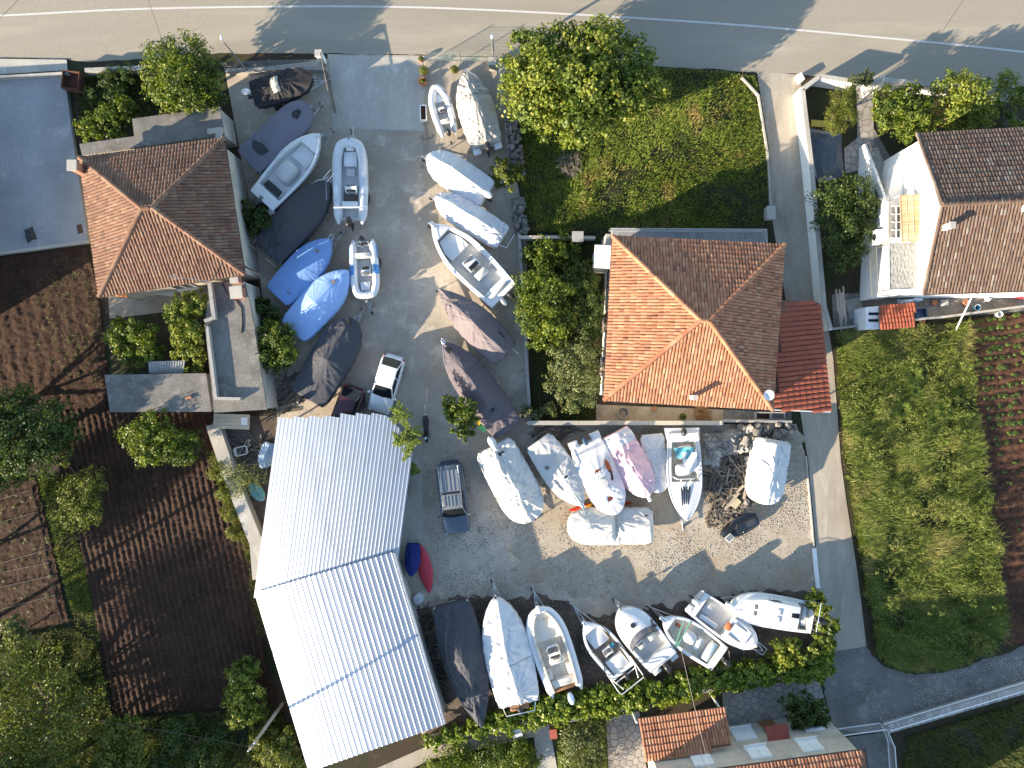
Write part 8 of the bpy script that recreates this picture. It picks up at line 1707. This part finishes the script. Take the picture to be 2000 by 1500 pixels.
# kayaks
def kayak(name, label, a, b, w, m, z=0.12, h=0.26, deck=None, cat='kayak', seatm=None, kind=0.8, rows=14, lift=0.0):
    p, q = P(a[0], a[1], 0.3), P(b[0], b[1], 0.3); d = q - p; L = d.length; root = thing(name, label, cat, (p.x, p.y, 0), math.atan2(d.y, d.x)); W = w / PXM
    mb = MB(); rings = []
    for i in range(rows + 1):
        t = i / rows; s = max(0.03, math.sin(pi * min(max(t, 0.005), 0.995)) ** kind); zz = lift + 0.10 * abs(2 * t - 1) ** 2.5
        rings.append([(t * L, W / 2 * s * math.cos(k), lift + 0.02 + h * 0.5 + zz * 0.8 + h * 0.5 * math.sin(k) * (0.9 if math.sin(k) > 0 else 1) * max(s, 0.25)) for k in [2 * pi * j / 14 for j in range(14)]])
    mb.loft(rings); mb.obj('hull', m, root, 60)
    if seatm:
        mb = MB(); mb.ell((0.45 * L, 0, lift + h + 0.0), (0.42, W * 0.3, 0.05), 16, 5); mb.obj('cockpit', seatm, root, True)
        mb = MB(); mb.box((0.36 * L, 0, lift + h + 0.09), (0.08, W * 0.45, 0.2)); mb.obj('backrest', BLACK, root)
    else:
        mb = MB(); mb.tube([(0.03 * L, 0, lift + h + 0.08), (0.3 * L, 0, lift + h + 0.04), (0.7 * L, 0, lift + h + 0.04), (0.97 * L, 0, lift + h + 0.08)], 0.022, 5); mb.obj('keel_ridge', m, root)
    return root
kayak('kayak', 'long red upturned kayak beside the zinc shed', (821, 1064), (839, 1160), 28, mat('red_polyethylene', (0.50, 0.035, 0.06), 0.45, var=0.12))
b = covered('covered_dinghy', 'small dinghy wrapped in navy cover next to the red kayak', (803, 1126), (806, 1064), 28, canvas('navy_canvas', (0.02, 0.035, 0.17)), [(0, 0.1), (0.5, 0.2), (1, 0.02)], seed=41, fold=0.03, zg=0.5, z0=0.1, tr=False, e=1.6, skirt=0.35)
kayak('kayak', 'red and yellow kayak lying behind the crosswise ivory boat', (1109, 997), (1236, 982), 19, mat_ground('red_yellow_plastic', [(0.55, 0.04, 0.02), ((0.60, 0.28, 0.02), 0.9, 0.5, 0.56)], rough=0.4, bump=0), seatm=BLACK)

# ------------------------------------------------------------------ timber heap, rubble, scrap
M_PLANK = mat_pieces('weathered_plank', [(0, (0.075, 0.064, 0.053)), (0.35, (0.143, 0.120, 0.098)), (0.6, (0.105, 0.090, 0.075)), (0.85, (0.225, 0.188, 0.143)), (1, (0.315, 0.270, 0.203))], rough=0.9, bump=0.4)
def heap(name, label, cat, poly, n, size, hmax, seed, m=None, part_name='plank', centre=None, spread=1.4):
    pts = PP(poly); c = sum(pts, Vector((0, 0, 0))) / len(pts); root = thing(name, label, cat, c); rnd = random.Random(seed); pp = [(p.x, p.y) for p in pts]; xs = [p[0] for p in pp]; ys = [p[1] for p in pp]
    protos = [MB().box((0, 0, 0), (1, 1, 1)).mesh(part_name, m or M_PLANK)]; k = 0; T = 0
    while k < n and T < n * 30:
        T += 1; x, y = rnd.uniform(min(xs), max(xs)), rnd.uniform(min(ys), max(ys))
        if not in_poly(np.array([x]), np.array([y]), pp)[0]: continue
        l, w, h = [rnd.uniform(a, b) for a, b in size]; r = math.hypot(x - c.x, y - c.y) / max((max(xs) - min(xs)), (max(ys) - min(ys))) * 2
        z = hmax * max(0.08, 1 - r * 0.8) * rnd.uniform(0.25, 1) + h / 2
        o = link(part_name, protos[0], root); o.matrix_parent_inverse = Matrix.Translation(-root.location); o.location = (x, y, z); o.scale = (l, w, h)
        o.rotation_euler = (rnd.uniform(-.25, .25), rnd.uniform(-.2, .2), rnd.gauss(0.6, spread)); k += 1
    return root
heap('timber_heap', 'tangled heap of old planks and offcuts between the boats', 'timber heap', [(1395, 868), (1455, 880), (1468, 940), (1455, 985), (1392, 1000), (1376, 930)], 280, ((0.35, 1.6), (0.04, 0.13), (0.03, 0.07)), 0.6, 1)
heap('firewood_pile', 'low pile of sawn wood blocks below the timber heap', 'firewood', [(1376, 1008), (1400, 988), (1430, 990), (1462, 975), (1470, 985), (1425, 1018), (1384, 1030)], 150, ((0.14, 0.34), (0.08, 0.16), (0.06, 0.14)), 0.22, 2, part_name='wood_block')
heap('brushwood_stack', 'long stack of dark branches along the shed side', 'branches', [(818, 1185), (838, 1190), (850, 1270), (872, 1380), (862, 1395), (838, 1280)], 200, ((0.5, 1.5), (0.03, 0.07), (0.03, 0.07)), 0.5, 3, m=mat_pieces('dark_branch', [(0, (0.05, 0.04, 0.035)), (0.6, (0.09, 0.075, 0.06)), (1, (0.16, 0.13, 0.10))], rough=0.9), part_name='branch', spread=0.9)
heap('timber_boards', 'scattered dark boards against the beige patio wall', 'boards', [(1045, 835), (1120, 836), (1115, 856), (1050, 852)], 40, ((0.6, 2.0), (0.06, 0.16), (0.03, 0.05)), 0.15, 4, part_name='board', spread=0.35)
heap('scrap_heap', 'scrap timber and pipes in the corner behind the shed', 'scrap', [(425, 850), (520, 842), (540, 880), (520, 930), (455, 930), (440, 900)], 45, ((0.5, 2.2), (0.04, 0.1), (0.03, 0.07)), 0.3, 5, part_name='scrap_bar', spread=1.0)
heap('plank_stack', 'stack of long boards and bars behind the charcoal boat', 'planks', [(536, 730), (572, 735), (580, 800), (545, 805)], 36, ((0.8, 2.4), (0.08, 0.2), (0.04, 0.08)), 0.4, 6, part_name='plank', spread=0.4)
# long planks and tarp sheets on the heap
for i, (x0, y0, x1, y1, lab) in enumerate(((1415, 996, 1443, 962, 'longest pale board on the lower edge of the timber heap'), (1428, 972, 1452, 948, 'second pale board across the timber heap'), (1452, 975, 1462, 935, 'pale board standing up along the right side of the timber heap'))):
    a, b = P(x0, y0, 0.4), P(x1, y1, 0.5); d = b - a; mb = MB(); mb.box((0, 0, 0.0), (d.length, 0.16, 0.05)); o = mb.obj('long_board', mat('pale_board', (0.30, 0.255, 0.19), 0.85, var=0.2, scale=8)); o.location = (a + b) / 2 + Vector((0, 0, 0.03)); o.rotation_euler = (0, -math.atan2(0.1, d.length), math.atan2(d.y, d.x)); tag(o, lab, 'board', 'loose boards on the timber heap')
q = P(1437, 983, 0.45); mb = MB(); mb.box((0, 0, 0), (0.62, 0.45, 0.05)); o = mb.obj('wooden_panel', mat('yellow_ply', (0.55, 0.46, 0.28), 0.8, var=0.1)); o.location = q; o.rotation_euler = (0.1, 0.05, 0.9); tag(o, 'square yellowish plywood panel on the timber heap', 'panel')
def tarp(label, px, m, z, amp, seed, n=26):
    pts = PP(px); c = sum(pts, Vector((0, 0, 0))) / 4; mb = MB(); rnd = random.Random(seed)
    def F(u, v):
        p = pts[0].lerp(pts[1], u).lerp(pts[3].lerp(pts[2], u), v) - c
        e = min(u, 1 - u, v, 1 - v) * 4
        h = z * min(1, e) + amp * (0.5 + nz(p.x * 1.1 + seed, p.y * 1.1)) + amp * 0.8 * abs(nz(p.x * 3 + seed, p.y * 3 + 4)) + amp * 0.5 * abs(nz(p.x * 7 + seed, p.y * 7))
        return (p.x + 0.08 * nz(p.y * 3, seed), p.y + 0.08 * nz(p.x * 3, seed + 3), max(0.03, h))
    mb.grid(F, n, n); o = mb.obj('tarpaulin_sheet', m, None, True); o.location = (c.x, c.y, 0); tag(o, label, 'tarpaulin')
M_GT = mat('grey_tarp', (0.24, 0.24, 0.23), 0.5, var=0.25, scale=2, dirt=(0.20, 0.18, 0.15)); 
tarp('crumpled grey tarpaulin above the timber heap', [(1368, 846), (1450, 834), (1466, 878), (1380, 896)], M_GT, 0.3, 0.5, 2, 40)
tarp('dirty pale tarpaulin scrap beside the torn canopy boat', [(1372, 870), (1410, 872), (1412, 920), (1374, 915)], mat('dirty_pale_tarp', (0.36, 0.35, 0.33), 0.6, var=0.2), 0.2, 0.2, 5)
tarp('dark blue-grey tarpaulin inside the lane wall', [(1580, 258), (1642, 266), (1646, 346), (1596, 350)], mat('slate_tarp', (0.07, 0.09, 0.12), 0.45, var=0.12), 0.25, 0.12, 7)
tarp('black bundle of sheet lying on the concrete terrace', [(52, 446), (70, 440), (82, 470), (60, 478)], mat('black_sheet', (0.02, 0.022, 0.026), 0.6), 0.45, 0.12, 9, 14)
tarp('brown doormat-like sheet on the terrace beside the old house', [(150, 434), (168, 432), (174, 464), (154, 468)], mat('brown_sheet', (0.09, 0.045, 0.025), 0.9), 0.33, 0.02, 11, 10)
# rubble of pale limestone
def rubble(label, poly, n, size, seed, hm=0.5, name='rubble_heap'):
    pts = PP(poly); c = sum(pts, Vector((0, 0, 0))) / len(pts); root = thing(name, label, 'rubble', c); rnd = random.Random(seed); pp = [(p.x, p.y) for p in pts]; k = 0; xs = [p[0] for p in pp]; ys = [p[1] for p in pp]
    mr = mat_pieces('pale_rubble', [(0, (0.11, 0.10, 0.085)), (0.5, (0.19, 0.175, 0.155)), (1, (0.34, 0.32, 0.285))], rough=0.9, bump=0.4)
    pro = []
    for s in STONES[:4]:
        m2 = s.copy(); m2.materials.clear(); m2.materials.append(mr); pro.append(m2)
    while k < n:
        x, y = rnd.uniform(min(xs), max(xs)), rnd.uniform(min(ys), max(ys))
        if not in_poly(np.array([x]), np.array([y]), pp)[0]: continue
        s = rnd.uniform(*size); o = link('rubble_stone', rnd.choice(pro), root); o.matrix_parent_inverse = Matrix.Translation(-root.location); o.location = (x, y, s * 0.3 + rnd.uniform(0, hm)); o.scale = (s, s * rnd.uniform(.6, 1), s * rnd.uniform(.4, .8)); o.rotation_euler = (rnd.uniform(-.5, .5), rnd.uniform(-.5, .5), rnd.uniform(0, 6)); k += 1
rubble('heap of pale limestone rubble behind the lone white boat', [(1440, 830), (1500, 826), (1545, 832), (1540, 850), (1490, 858), (1445, 868)], 90, (0.2, 0.65), 3)
rubble('strip of pale rubble between the timber heap and the lone white boat', [(1455, 880), (1470, 880), (1466, 960), (1452, 990), (1448, 960)], 60, (0.12, 0.42), 4, 0.3)
rubble('loose stones beside the retaining wall at the tilled field', [(440, 930), (452, 928), (500, 1040), (490, 1045)], 26, (0.1, 0.3), 5, 0.1)

def block(name, label, cat, px, py, size, m, rz=0.0, z=0.0, group=None, parts=()):
    q = P(px, py, size[2] / 2 + z); root = thing(name, label, cat, (q.x, q.y, z), rz, group)
    for (n, c, s, mm) in parts:
        mb = MB(); mb.box(c, s); mb.obj(n, mm, root)
    return root
# recycling bins
for i, (x, y, nm, c) in enumerate(((931, 806, 'blue', (0.03, 0.10, 0.34)), (938, 819, 'yellow', (0.62, 0.45, 0.02)), (946, 832, 'green', (0.02, 0.14, 0.07)))):
    m = mat(nm + '_bin_plastic', c, 0.45, var=0.08); root = thing('recycling_bin', nm + ' recycling bin beside the dusky mauve boat', 'bin', P(x, y), 0.9, 'recycling bins')
    mb = MB(); mb.box((0, 0, 0.45), (0.46, 0.48, 0.88), top=1.08); mb.obj('body', m, root); mb = MB(); mb.box((0, 0, 0.93), (0.56, 0.56, 0.07)); mb.box((0.27, 0, 0.95), (0.06, 0.45, 0.05)); mb.obj('lid', m, root)
# pots and planters
M_TERRA = mat('terracotta_pot', (0.34, 0.13, 0.07), 0.85, var=0.15)
def pot(label, px, py, r, h, m, plant=None, seed=1, group='potted plants'):
    root = thing('flower_pot', label, 'flower pot', P(px, py), 0, group); mb = MB(); mb.lathe([(r * 0.7, 0), (r * 0.95, h * 0.85), (r * 1.08, h * 0.86), (r * 1.08, h), (r * 0.9, h), (r * 0.85, h * 0.9)], (0, 0, 0), 16); mb.obj('pot', m, root, True)
    if plant:
        rng = np.random.default_rng(seed); n = 260; d = rng.normal(size=(n, 3)); d /= np.linalg.norm(d, axis=1, keepdims=True); d[:, 2] = abs(d[:, 2]); C = d * plant * rng.uniform(0.4, 1, size=(n, 1)) + np.array([0, 0, h]); V, F = leaf_quads(C, d + rng.normal(size=(n, 3)) * .4, 0.13 * rng.uniform(.6, 1.4, n), seed, 0.4); np_mesh('plant', V, F, LM_YELLOW if seed % 2 else LM_CITRUS, root)
pot('red geranium pot on the white pillar by the driveway', 823, 119, 0.17, 0.3, M_TERRA, 0.16, 1); pot('spiky potted plant by the driveway edge', 829, 143, 0.2, 0.32, M_TERRA, 0.36, 3); pot('tall terracotta pot with dry plant beside the small inflatable', 827, 164, 0.25, 0.45, M_TERRA, 0.14, 2); pot('small potted shrub near the bow of the beige boat', 888, 140, 0.16, 0.25, M_TERRA, 0.3, 5)
pot('terracotta pot on the orange house patio', 1277, 798, 0.16, 0.22, M_TERRA); pot('dark pot with a fern at the patio wall', 1332, 813, 0.2, 0.28, BLACK, 0.2, 4)
for i, (x, y) in enumerate(((1820, 592), (1882, 592), (1796, 628))): pot(['terracotta pot left of the crate in the back court', 'terracotta pot beside the leaning pole', 'terracotta bucket pot next to the blue crate'][i], x, y, 0.17, 0.35, M_TERRA)
PL = thing('planter_box', 'white planter trough with dark soil beside the driveway', 'planter', P(828, 224), rad(92)); mb = MB(); mb.box((0, 0.19, 0.18), (1.0, 0.06, 0.36)); mb.box((0, -0.19, 0.18), (1.0, 0.06, 0.36)); mb.box((0.48, 0, 0.18), (0.06, 0.32, 0.355)); mb.box((-0.48, 0, 0.18), (0.06, 0.32, 0.355)); mb.obj('trough', M_RENDER, PL); mb = MB(); mb.box((0, 0, 0.14), (0.9, 0.32, 0.28)); mb.obj('soil', M_SOIL, PL)
for i, (x, y, w) in enumerate(((1487, 812, 1.0), (1516, 812, 0.9))):
    PL = thing('planter_box', ['rough concrete planter with brown soil by the red carport', 'rough concrete planter filled with stones by the red carport'][i], 'planter', P(x, y), -0.02); mb = MB(); mb.box((0, 0.22, 0.18), (w, 0.08, 0.36)); mb.box((0, -0.22, 0.18), (w, 0.08, 0.36)); mb.box((w / 2 - 0.04, 0, 0.178), (0.08, 0.36, 0.35)); mb.box((-w / 2 + 0.04, 0, 0.178), (0.08, 0.36, 0.35)); mb.obj('trough', M_WALLC, PL); mb = MB(); mb.box((0, 0, 0.14), (w - 0.16, 0.36, 0.28)); mb.obj('soil', M_SOIL if i == 0 else M_STONE, PL)
# rusty anchor on the kerbed plot
AN_ = thing('anchor', 'big rusty anchor on the ground behind the small inflatable', 'anchor', P(836, 272), rad(100)); mb = MB(); mb.tube([(0, 0, 0.06), (1.1, 0, 0.06)], 0.04, 6); mb.obj('shank', M_RUST, AN_); mb = MB(); mb.tube([(0.25, 0.42, 0.08), (0.06, 0.28, 0.06), (0, 0, 0.06), (0.06, -0.28, 0.06), (0.25, -0.42, 0.08)], 0.045, 6); mb.obj('arms', M_RUST, AN_); mb = MB(); mb.tube([(1.0, -0.28, 0.08), (1.0, 0.28, 0.08)], 0.03, 6); mb.obj('stock', M_RUST, AN_)
slab('kerbed_plot', [(832, 118), (970, 122), (978, 300), (826, 298)], 0.0, 0.06, M_LANE)
# shed side: drum, ladder, washer
DR = thing('drum', 'pale round drum between the red kayak and the branch stack', 'drum', P(819, 1165)); mb = MB(); mb.lathe([(0.29, 0), (0.30, 0.02), (0.30, 0.3), (0.315, 0.31), (0.30, 0.33), (0.30, 0.62), (0.31, 0.64), (0.29, 0.65)], (0, 0, 0), 20); mb.obj('body', mat('pale_blue_drum', (0.44, 0.50, 0.54), 0.5), DR, True); mb = MB(); mb.tube([(-0.1, 0, 0.66), (-0.06, 0, 0.72), (0.06, 0, 0.72), (0.1, 0, 0.66)], 0.015, 5); mb.obj('handle', GALV, DR)
LD = thing('ladder', 'short aluminium ladder leaning along the shed wall', 'ladder', P(786, 1120), rad(-74)); 
for sg in (1, -1):
    mb = MB(); mb.tube([(-0.9, sg * 0.17, 0.25), (0.9, sg * 0.17, 0.4)], 0.025, 6); mb.obj('stile', STEEL, LD)
for k in range(6):
    mb = MB(); x = -0.75 + 0.3 * k; mb.tube([(x, -0.17, 0.26 + (x + .9) / 1.8 * 0.15), (x, 0.17, 0.26 + (x + .9) / 1.8 * 0.15)], 0.016, 5); mb.obj('rung', STEEL, LD)
for sg in (-1, 1):
    mb = MB(); mb.box((sg * 0.8, 0, 0.13 if sg < 0 else 0.19), (0.1, 0.4, 0.25 if sg < 0 else 0.37)); mb.obj('trestle', WOOD, LD)
q = P(681, 800); HS_ = thing('cable_drum', 'small round wooden reel between the two hatchbacks', 'reel', P(706, 790)); mb = MB(); mb.lathe([(0.32, 0), (0.32, 0.05), (0.14, 0.05), (0.14, 0.4), (0.32, 0.4), (0.32, 0.45)], (0, 0, 0), 18); mb.obj('reel', M_PLANK, HS_)
# scrap corner between garage and shed
BT = thing('workbench', 'long pale plank table in the scrap corner beside the shed', 'table', P(462, 822), -0.03); mb = MB()
for k in range(4): mb = MB(); mb.box((0, -0.36 + 0.24 * k, 0.8), (2.3, 0.23, 0.05)); mb.obj('table_board', mat('sandy_board', (0.50, 0.42, 0.30), 0.8, var=0.12), BT)
for x in (-1.0, 1.0):
    for y in (-0.35, 0.35): mb = MB(); mb.box((x, y, 0.385), (0.08, 0.08, 0.77)); mb.obj('leg', WOOD, BT)
mb = MB(); mb.box((0.85, 0.05, 0.87), (0.4, 0.5, 0.08)); mb.obj('white_tray', WHITE, BT)
CF = thing('washbasin', 'old white enamel basin lying beside the scrap heap', 'basin', P(474, 880), 0.25); mb = MB(); mb.loft([[(a * 0.42 * k, c * 0.28 * k, z) for a, c in ((1, 0.7), (0.7, 1), (-0.7, 1), (-1, 0.7), (-1, -0.7), (-0.7, -1), (0.7, -1), (1, -0.7))] for k, z in ((0.8, 0.02), (1, 0.32), (1.08, 0.34), (1.08, 0.30), (0.85, 0.30), (0.75, 0.10), (0.1, 0.08))]); mb.obj('bowl', CREAM, CF, 30); mb = MB(); mb.box((0, 0, 0.11), (0.6, 0.38, 0.01)); mb.obj('dark_water', M_POOL, CF)
b = covered('covered_dinghy', 'torn pale blue dinghy tucked against the shed in the scrap corner', (512, 915), (528, 868), 30, canvas('pale_blue_tarp', (0.40, 0.52, 0.62)), [(0, 0.1), (0.5, 0.25), (1, 0.03)], seed=43, fold=0.05, zg=0.5, z0=0.1, tr=False, skirt=0.3)
kayak('rowing_boat', 'upturned turquoise dinghy under the thorny shrub', (487, 945), (515, 978), 26, mat('turquoise_hull', (0.13, 0.36, 0.34), 0.5, var=0.2, dirt=(0.3, 0.4, 0.38)), h=0.36, kind=0.5, cat='dinghy')
sheet('scrap_yard', [(420, 812), (540, 812), (560, 905), (512, 1120), (508, 1130), (470, 1000), (440, 905)], 0.0145, M_DIRT)
# left side clutter
RC = thing('rusty_tank', 'rusty open steel tank at the corner of the terrace', 'tank', P(152, 166), -0.1)
mb = MB()
for c, s in (((0, 0.55, 0.4), (1.1, 0.04, 0.8)), ((0, -0.55, 0.4), (1.1, 0.04, 0.8)), ((0.53, 0, 0.4), (0.04, 1.06, 0.79)), ((-0.53, 0, 0.4), (0.04, 1.06, 0.79)), ((0, 0, 0.3), (1.04, 1.06, 0.05))): mb.box(c, s)
mb.obj('tank_body', mat('deep_rust', (0.09, 0.035, 0.02), 0.9, var=0.3), RC)
AW = thing('awning', 'orange fabric awning over the old house back door', 'awning', P(262, 580), rad(-8)); mb = MB(); mb.loft([[(-0.65, 0.3, 2.1), (0.65, 0.3, 2.1)], [(-0.65, -0.15, 1.95), (0.65, -0.15, 1.95)], [(-0.65, -0.2, 1.8), (0.65, -0.2, 1.8)]], closed=False); mb.obj('fabric', mat('orange_fabric', (0.55, 0.19, 0.06), 0.8), AW); mb = MB(); mb.tube([(-0.65, -0.15, 0), (-0.65, -0.15, 1.95)], 0.025); mb.tube([(0.65, -0.15, 0), (0.65, -0.15, 1.95)], 0.025); mb.obj('posts', GALV, AW)
CHR = thing('garden_bench', 'white slatted bench against the old house south wall', 'bench', P(330, 572), rad(-8))
for k in range(4): mb = MB(); mb.box((0, -0.18 + 0.12 * k, 0.43), (1.1, 0.09, 0.03)); mb.obj('seat_slat', WHITE, CHR)
for k in range(2): mb = MB(); mb.box((0, 0.25, 0.6 + 0.16 * k), (1.1, 0.03, 0.09)); mb.obj('back_slat', WHITE, CHR)
for x in (-0.5, 0.5): mb = MB(); mb.box((x, 0, 0.205), (0.06, 0.42, 0.41)); mb.obj('leg', WHITE, CHR)
# right side clutter
YB = thing('bench', 'yellow painted bench across the dark garden bed', 'bench', P(1601, 247), -0.08); mb = MB(); mb.box((0, 0, 0.45), (1.5, 0.4, 0.07)); mb.obj('seat', mat('yellow_paint', (0.50, 0.40, 0.06), 0.6, var=0.1), YB)
for x in (-0.6, 0.6): mb = MB(); mb.box((x, 0, 0.205), (0.08, 0.34, 0.41)); mb.obj('leg', WOOD, YB)
heap('board_stack', 'stack of pale long boards in the corner court by the lane', 'boards', [(1632, 585), (1652, 580), (1655, 632), (1636, 636)], 16, ((1.0, 1.7), (0.08, 0.14), (0.03, 0.05)), 0.15, 8, m=mat_pieces('pale_lumber', [(0, (0.40, 0.34, 0.26)), (1, (0.52, 0.46, 0.36))]), part_name='board', spread=0.05)
for o in bpy.data.objects['board_stack'].children: o.rotation_euler = (0, 0, rad(-86) + o.rotation_euler[2] * 0.1 - 0.06)
mb = MB(); mb.box((0, 0, 0.03), (1.0, 1.3, 0.04)); o = mb.obj('plywood_sheet', mat('dusty_grey_ply', (0.26, 0.25, 0.23), 0.9, var=0.1)); o.location = P(1668, 602) + Vector((0, 0, 0.06)); o.rotation_euler = (0, 0, 0.25); tag(o, 'grey plywood sheet flat on the corner court', 'sheet')
def tub(label, px, py, r, h, m, inner, name='bucket'):
    root = thing(name, label, name, P(px, py)); mb = MB(); mb.lathe([(r * .8, 0), (r, h), (r * 0.93, h), (r * 0.75, 0.04), (0.01, 0.04)], (0, 0, 0), 18); mb.obj('body', m, root, True); mb = MB(); mb.tube([(r * math.cos(a), r * math.sin(a), h) for a in [2 * pi * k / 16 for k in range(16)]], 0.015, 5, closed=True); mb.obj('rim', inner, root)
tub('blue bucket in the cluttered back court', 1903, 602, 0.2, 0.35, mat('blue_plastic', (0.08, 0.33, 0.52), 0.45), WHITE); tub('white bucket right of the blue bucket', 1946, 615, 0.19, 0.35, WHITE, WHITE); tub('wide dark metal basin on the ochre patio', 1216, 806, 0.34, 0.3, mat('dull_zinc', (0.25, 0.25, 0.24), 0.5, metal=0.6), GALV, 'basin')
BC = block('crate', 'blue crate pile beside the little red roofed outbuilding', 'crate', 1797, 612, (0.7, 0.6, 0.5), None, 0.1, 0, None, (('crate_side', (0, 0.28, 0.22), (0.7, 0.04, 0.44), mat('navy_crate', (0.03, 0.07, 0.17), 0.5)), ('crate_side', (0, -0.28, 0.22), (0.7, 0.04, 0.44), MATS['navy_crate']), ('crate_side', (0.33, 0, 0.22), (0.04, 0.52, 0.43), MATS['navy_crate']), ('crate_side', (-0.33, 0, 0.22), (0.04, 0.52, 0.43), MATS['navy_crate']), ('crate_base', (0, 0, 0.1), (0.62, 0.52, 0.04), MATS['navy_crate'])))
tarp('crumpled pale sack in the back court', [(1833, 586), (1848, 584), (1852, 598), (1836, 600)], mat('sack_cloth', (0.42, 0.41, 0.36), 0.9), 0.3, 0.1, 13, 10)
tarp('blue and white cloth hung along the terrace foot', [(1750, 586), (1800, 580), (1801, 588), (1752, 594)], mat('laundry_cloth', (0.58, 0.64, 0.70), 0.8, var=0.3, scale=5), 0.5, 0.15, 15, 14)
for i, (x, y, c) in enumerate(((1920, 582, (0.62, 0.62, 0.62)), (1982, 578, (0.45, 0.03, 0.05)))):
    m = mat('plastic_chair_%d' % i, c, 0.5); root = thing('garden_chair', ['white plastic chair in the back court', 'red plastic chair at the right edge of the back court'][i], 'chair', P(x, y), 0.4 + i)
    mb = MB(); mb.box((0, 0, 0.43), (0.44, 0.44, 0.04)); mb.obj('seat', m, root); mb = MB(); mb.box((-0.22, 0, 0.66), (0.04, 0.42, 0.42), ry=-0.15); mb.obj('backrest', m, root)
    for a in (-1, 1):
        for c_ in (-1, 1): mb = MB(); mb.tube([(a * 0.22, c_ * 0.22, 0), (a * 0.19, c_ * 0.19, 0.42)], 0.02, 5); mb.obj('leg', m, root)
LPole = thing('leaning_pole', 'long white pole leaning over the back court wall', 'pole', P(1862, 655)); a, c = P(1862, 655, 0.05), P(1903, 570, 2.6); mb = MB(); mb.tube([a - P(1862, 655), c - P(1862, 655)], 0.045, 8); mb.obj('shaft', M_WIRON, LPole); mb = MB(); mb.tube([P(1895, 590, 0) - P(1862, 655), P(1895, 590, 1.9) - P(1862, 655)], 0.03, 6); mb.obj('prop', M_WIRON, LPole)
q = P(1460, 430); block('bin_store', 'grey concrete bin box at the lane corner of the lot', 'bin box', 1502, 418, (0.5, 0.8, 0.7), None, 0.0, 0, None, (('box', (0, 0, 0.35), (0.5, 0.8, 0.7), M_WALLC), ('lid', (0, 0, 0.73), (0.56, 0.86, 0.05), M_SLABC)))
block('stone_bollard', 'white stone marker at the lane corner by the road', 'marker stone', 1562, 153, (0.25, 0.3, 0.5), None, 0.5, 0, None, (('stone', (0, 0, 0.25), (0.28, 0.5, 0.5), M_RENDER), ('cap', (0, 0, 0.53), (0.2, 0.4, 0.06), M_RENDER)))
block('meter_box', 'small red box on the path corner below the hedge', 'box', 1080, 1428, (0.4, 0.5, 0.8), None, 0.1, 0, None, (('box', (0, 0, 0.38), (0.4, 0.55, 0.76), M_CHIM), ('lid', (0, 0, 0.79), (0.46, 0.6, 0.05), mat('red_tin', (0.34, 0.08, 0.05), 0.6))))
block('sign_panel', 'white panel lying on the wall below the hedge', 'panel', 1010, 1432, (0.6, 0.5, 0.05), None, 0.25, 0.85, None, (('panel', (0, 0, 0.03), (0.62, 0.5, 0.05), WHITE), ('batten', (0, 0, 0.075), (0.5, 0.05, 0.03), GALV)))
# fence wire objects on wire fence: rags
# gravel: loose stones on the yard
rng = np.random.default_rng(5)
def gravel(name, label, px, n, s, m, seed, z=0.03):
    poly = [(q.x, q.y) for q in PP(px)]; rng = np.random.default_rng(seed); xs = [p[0] for p in poly]; ys = [p[1] for p in poly]
    X = rng.uniform(min(xs), max(xs), n * 3); Y = rng.uniform(min(ys), max(ys), n * 3); ok = in_poly(X, Y, poly) & (rng.uniform(0, 1, n * 3) < np.clip((fbm(X, Y, 0.7, seed) - 0.3) * 2.5, 0.04, 1)); X, Y = X[ok][:n], Y[ok][:n]; k = len(X)
    S = s * rng.uniform(0.4, 1.5, k) ** 1.3; A = rng.uniform(0, 6.3, k); u = np.stack([np.cos(A), np.sin(A), 0 * A], -1); v = np.stack([-np.sin(A), np.cos(A), 0 * A], -1); up = np.array([[0, 0, 1.0]]); c = np.stack([X, Y, np.full(k, z)], -1); S = S[:, None]
    V = np.stack([c - u * S, c - v * S * 0.8, c + u * S, c + v * S * 0.8, c + up * S * 0.7 + u * S * 0.25, c + up * S * 0.6 - u * S * 0.3], 1).reshape(-1, 3); i = np.arange(k)[:, None] * 6
    F = np.concatenate([i + np.array([t]) for t in ((1, 2, 4), (2, 3, 4), (3, 0, 5), (0, 1, 5), (1, 4, 5), (3, 5, 4))])
    o = np_mesh(name, V, F, m); o['kind'] = 'stuff'; tag(o, label, 'gravel')
M_PEB = mat_pieces('loose_gravel', [(0, (0.230, 0.198, 0.158)), (0.5, (0.368, 0.330, 0.270)), (0.85, (0.483, 0.440, 0.367)), (1, (0.138, 0.110, 0.087))], rough=0.9)
gravel('gravel', 'loose pale gravel over the sunny part of the yard', [(830, 880), (1050, 880), (1120, 840), (1555, 834), (1572, 900), (1596, 1148), (1300, 1165), (850, 1170), (835, 1060)], 16000, 0.035, M_PEB, 1, 0.022)
gravel('yard_gravel', 'fine gravel scattered between the boats in the drive', [(650, 258), (830, 260), (1005, 340), (1030, 820), (830, 860), (700, 700)], 7000, 0.022, M_PEB, 2, 0.018)
gravel('track_gravel', 'pale stones scattered on the track at the bottom right', [(1640, 1290), (1720, 1320), (1800, 1325), (2000, 1275), (2000, 1335), (1860, 1390), (1730, 1425)], 5000, 0.03, M_PEB, 3, 0.02)
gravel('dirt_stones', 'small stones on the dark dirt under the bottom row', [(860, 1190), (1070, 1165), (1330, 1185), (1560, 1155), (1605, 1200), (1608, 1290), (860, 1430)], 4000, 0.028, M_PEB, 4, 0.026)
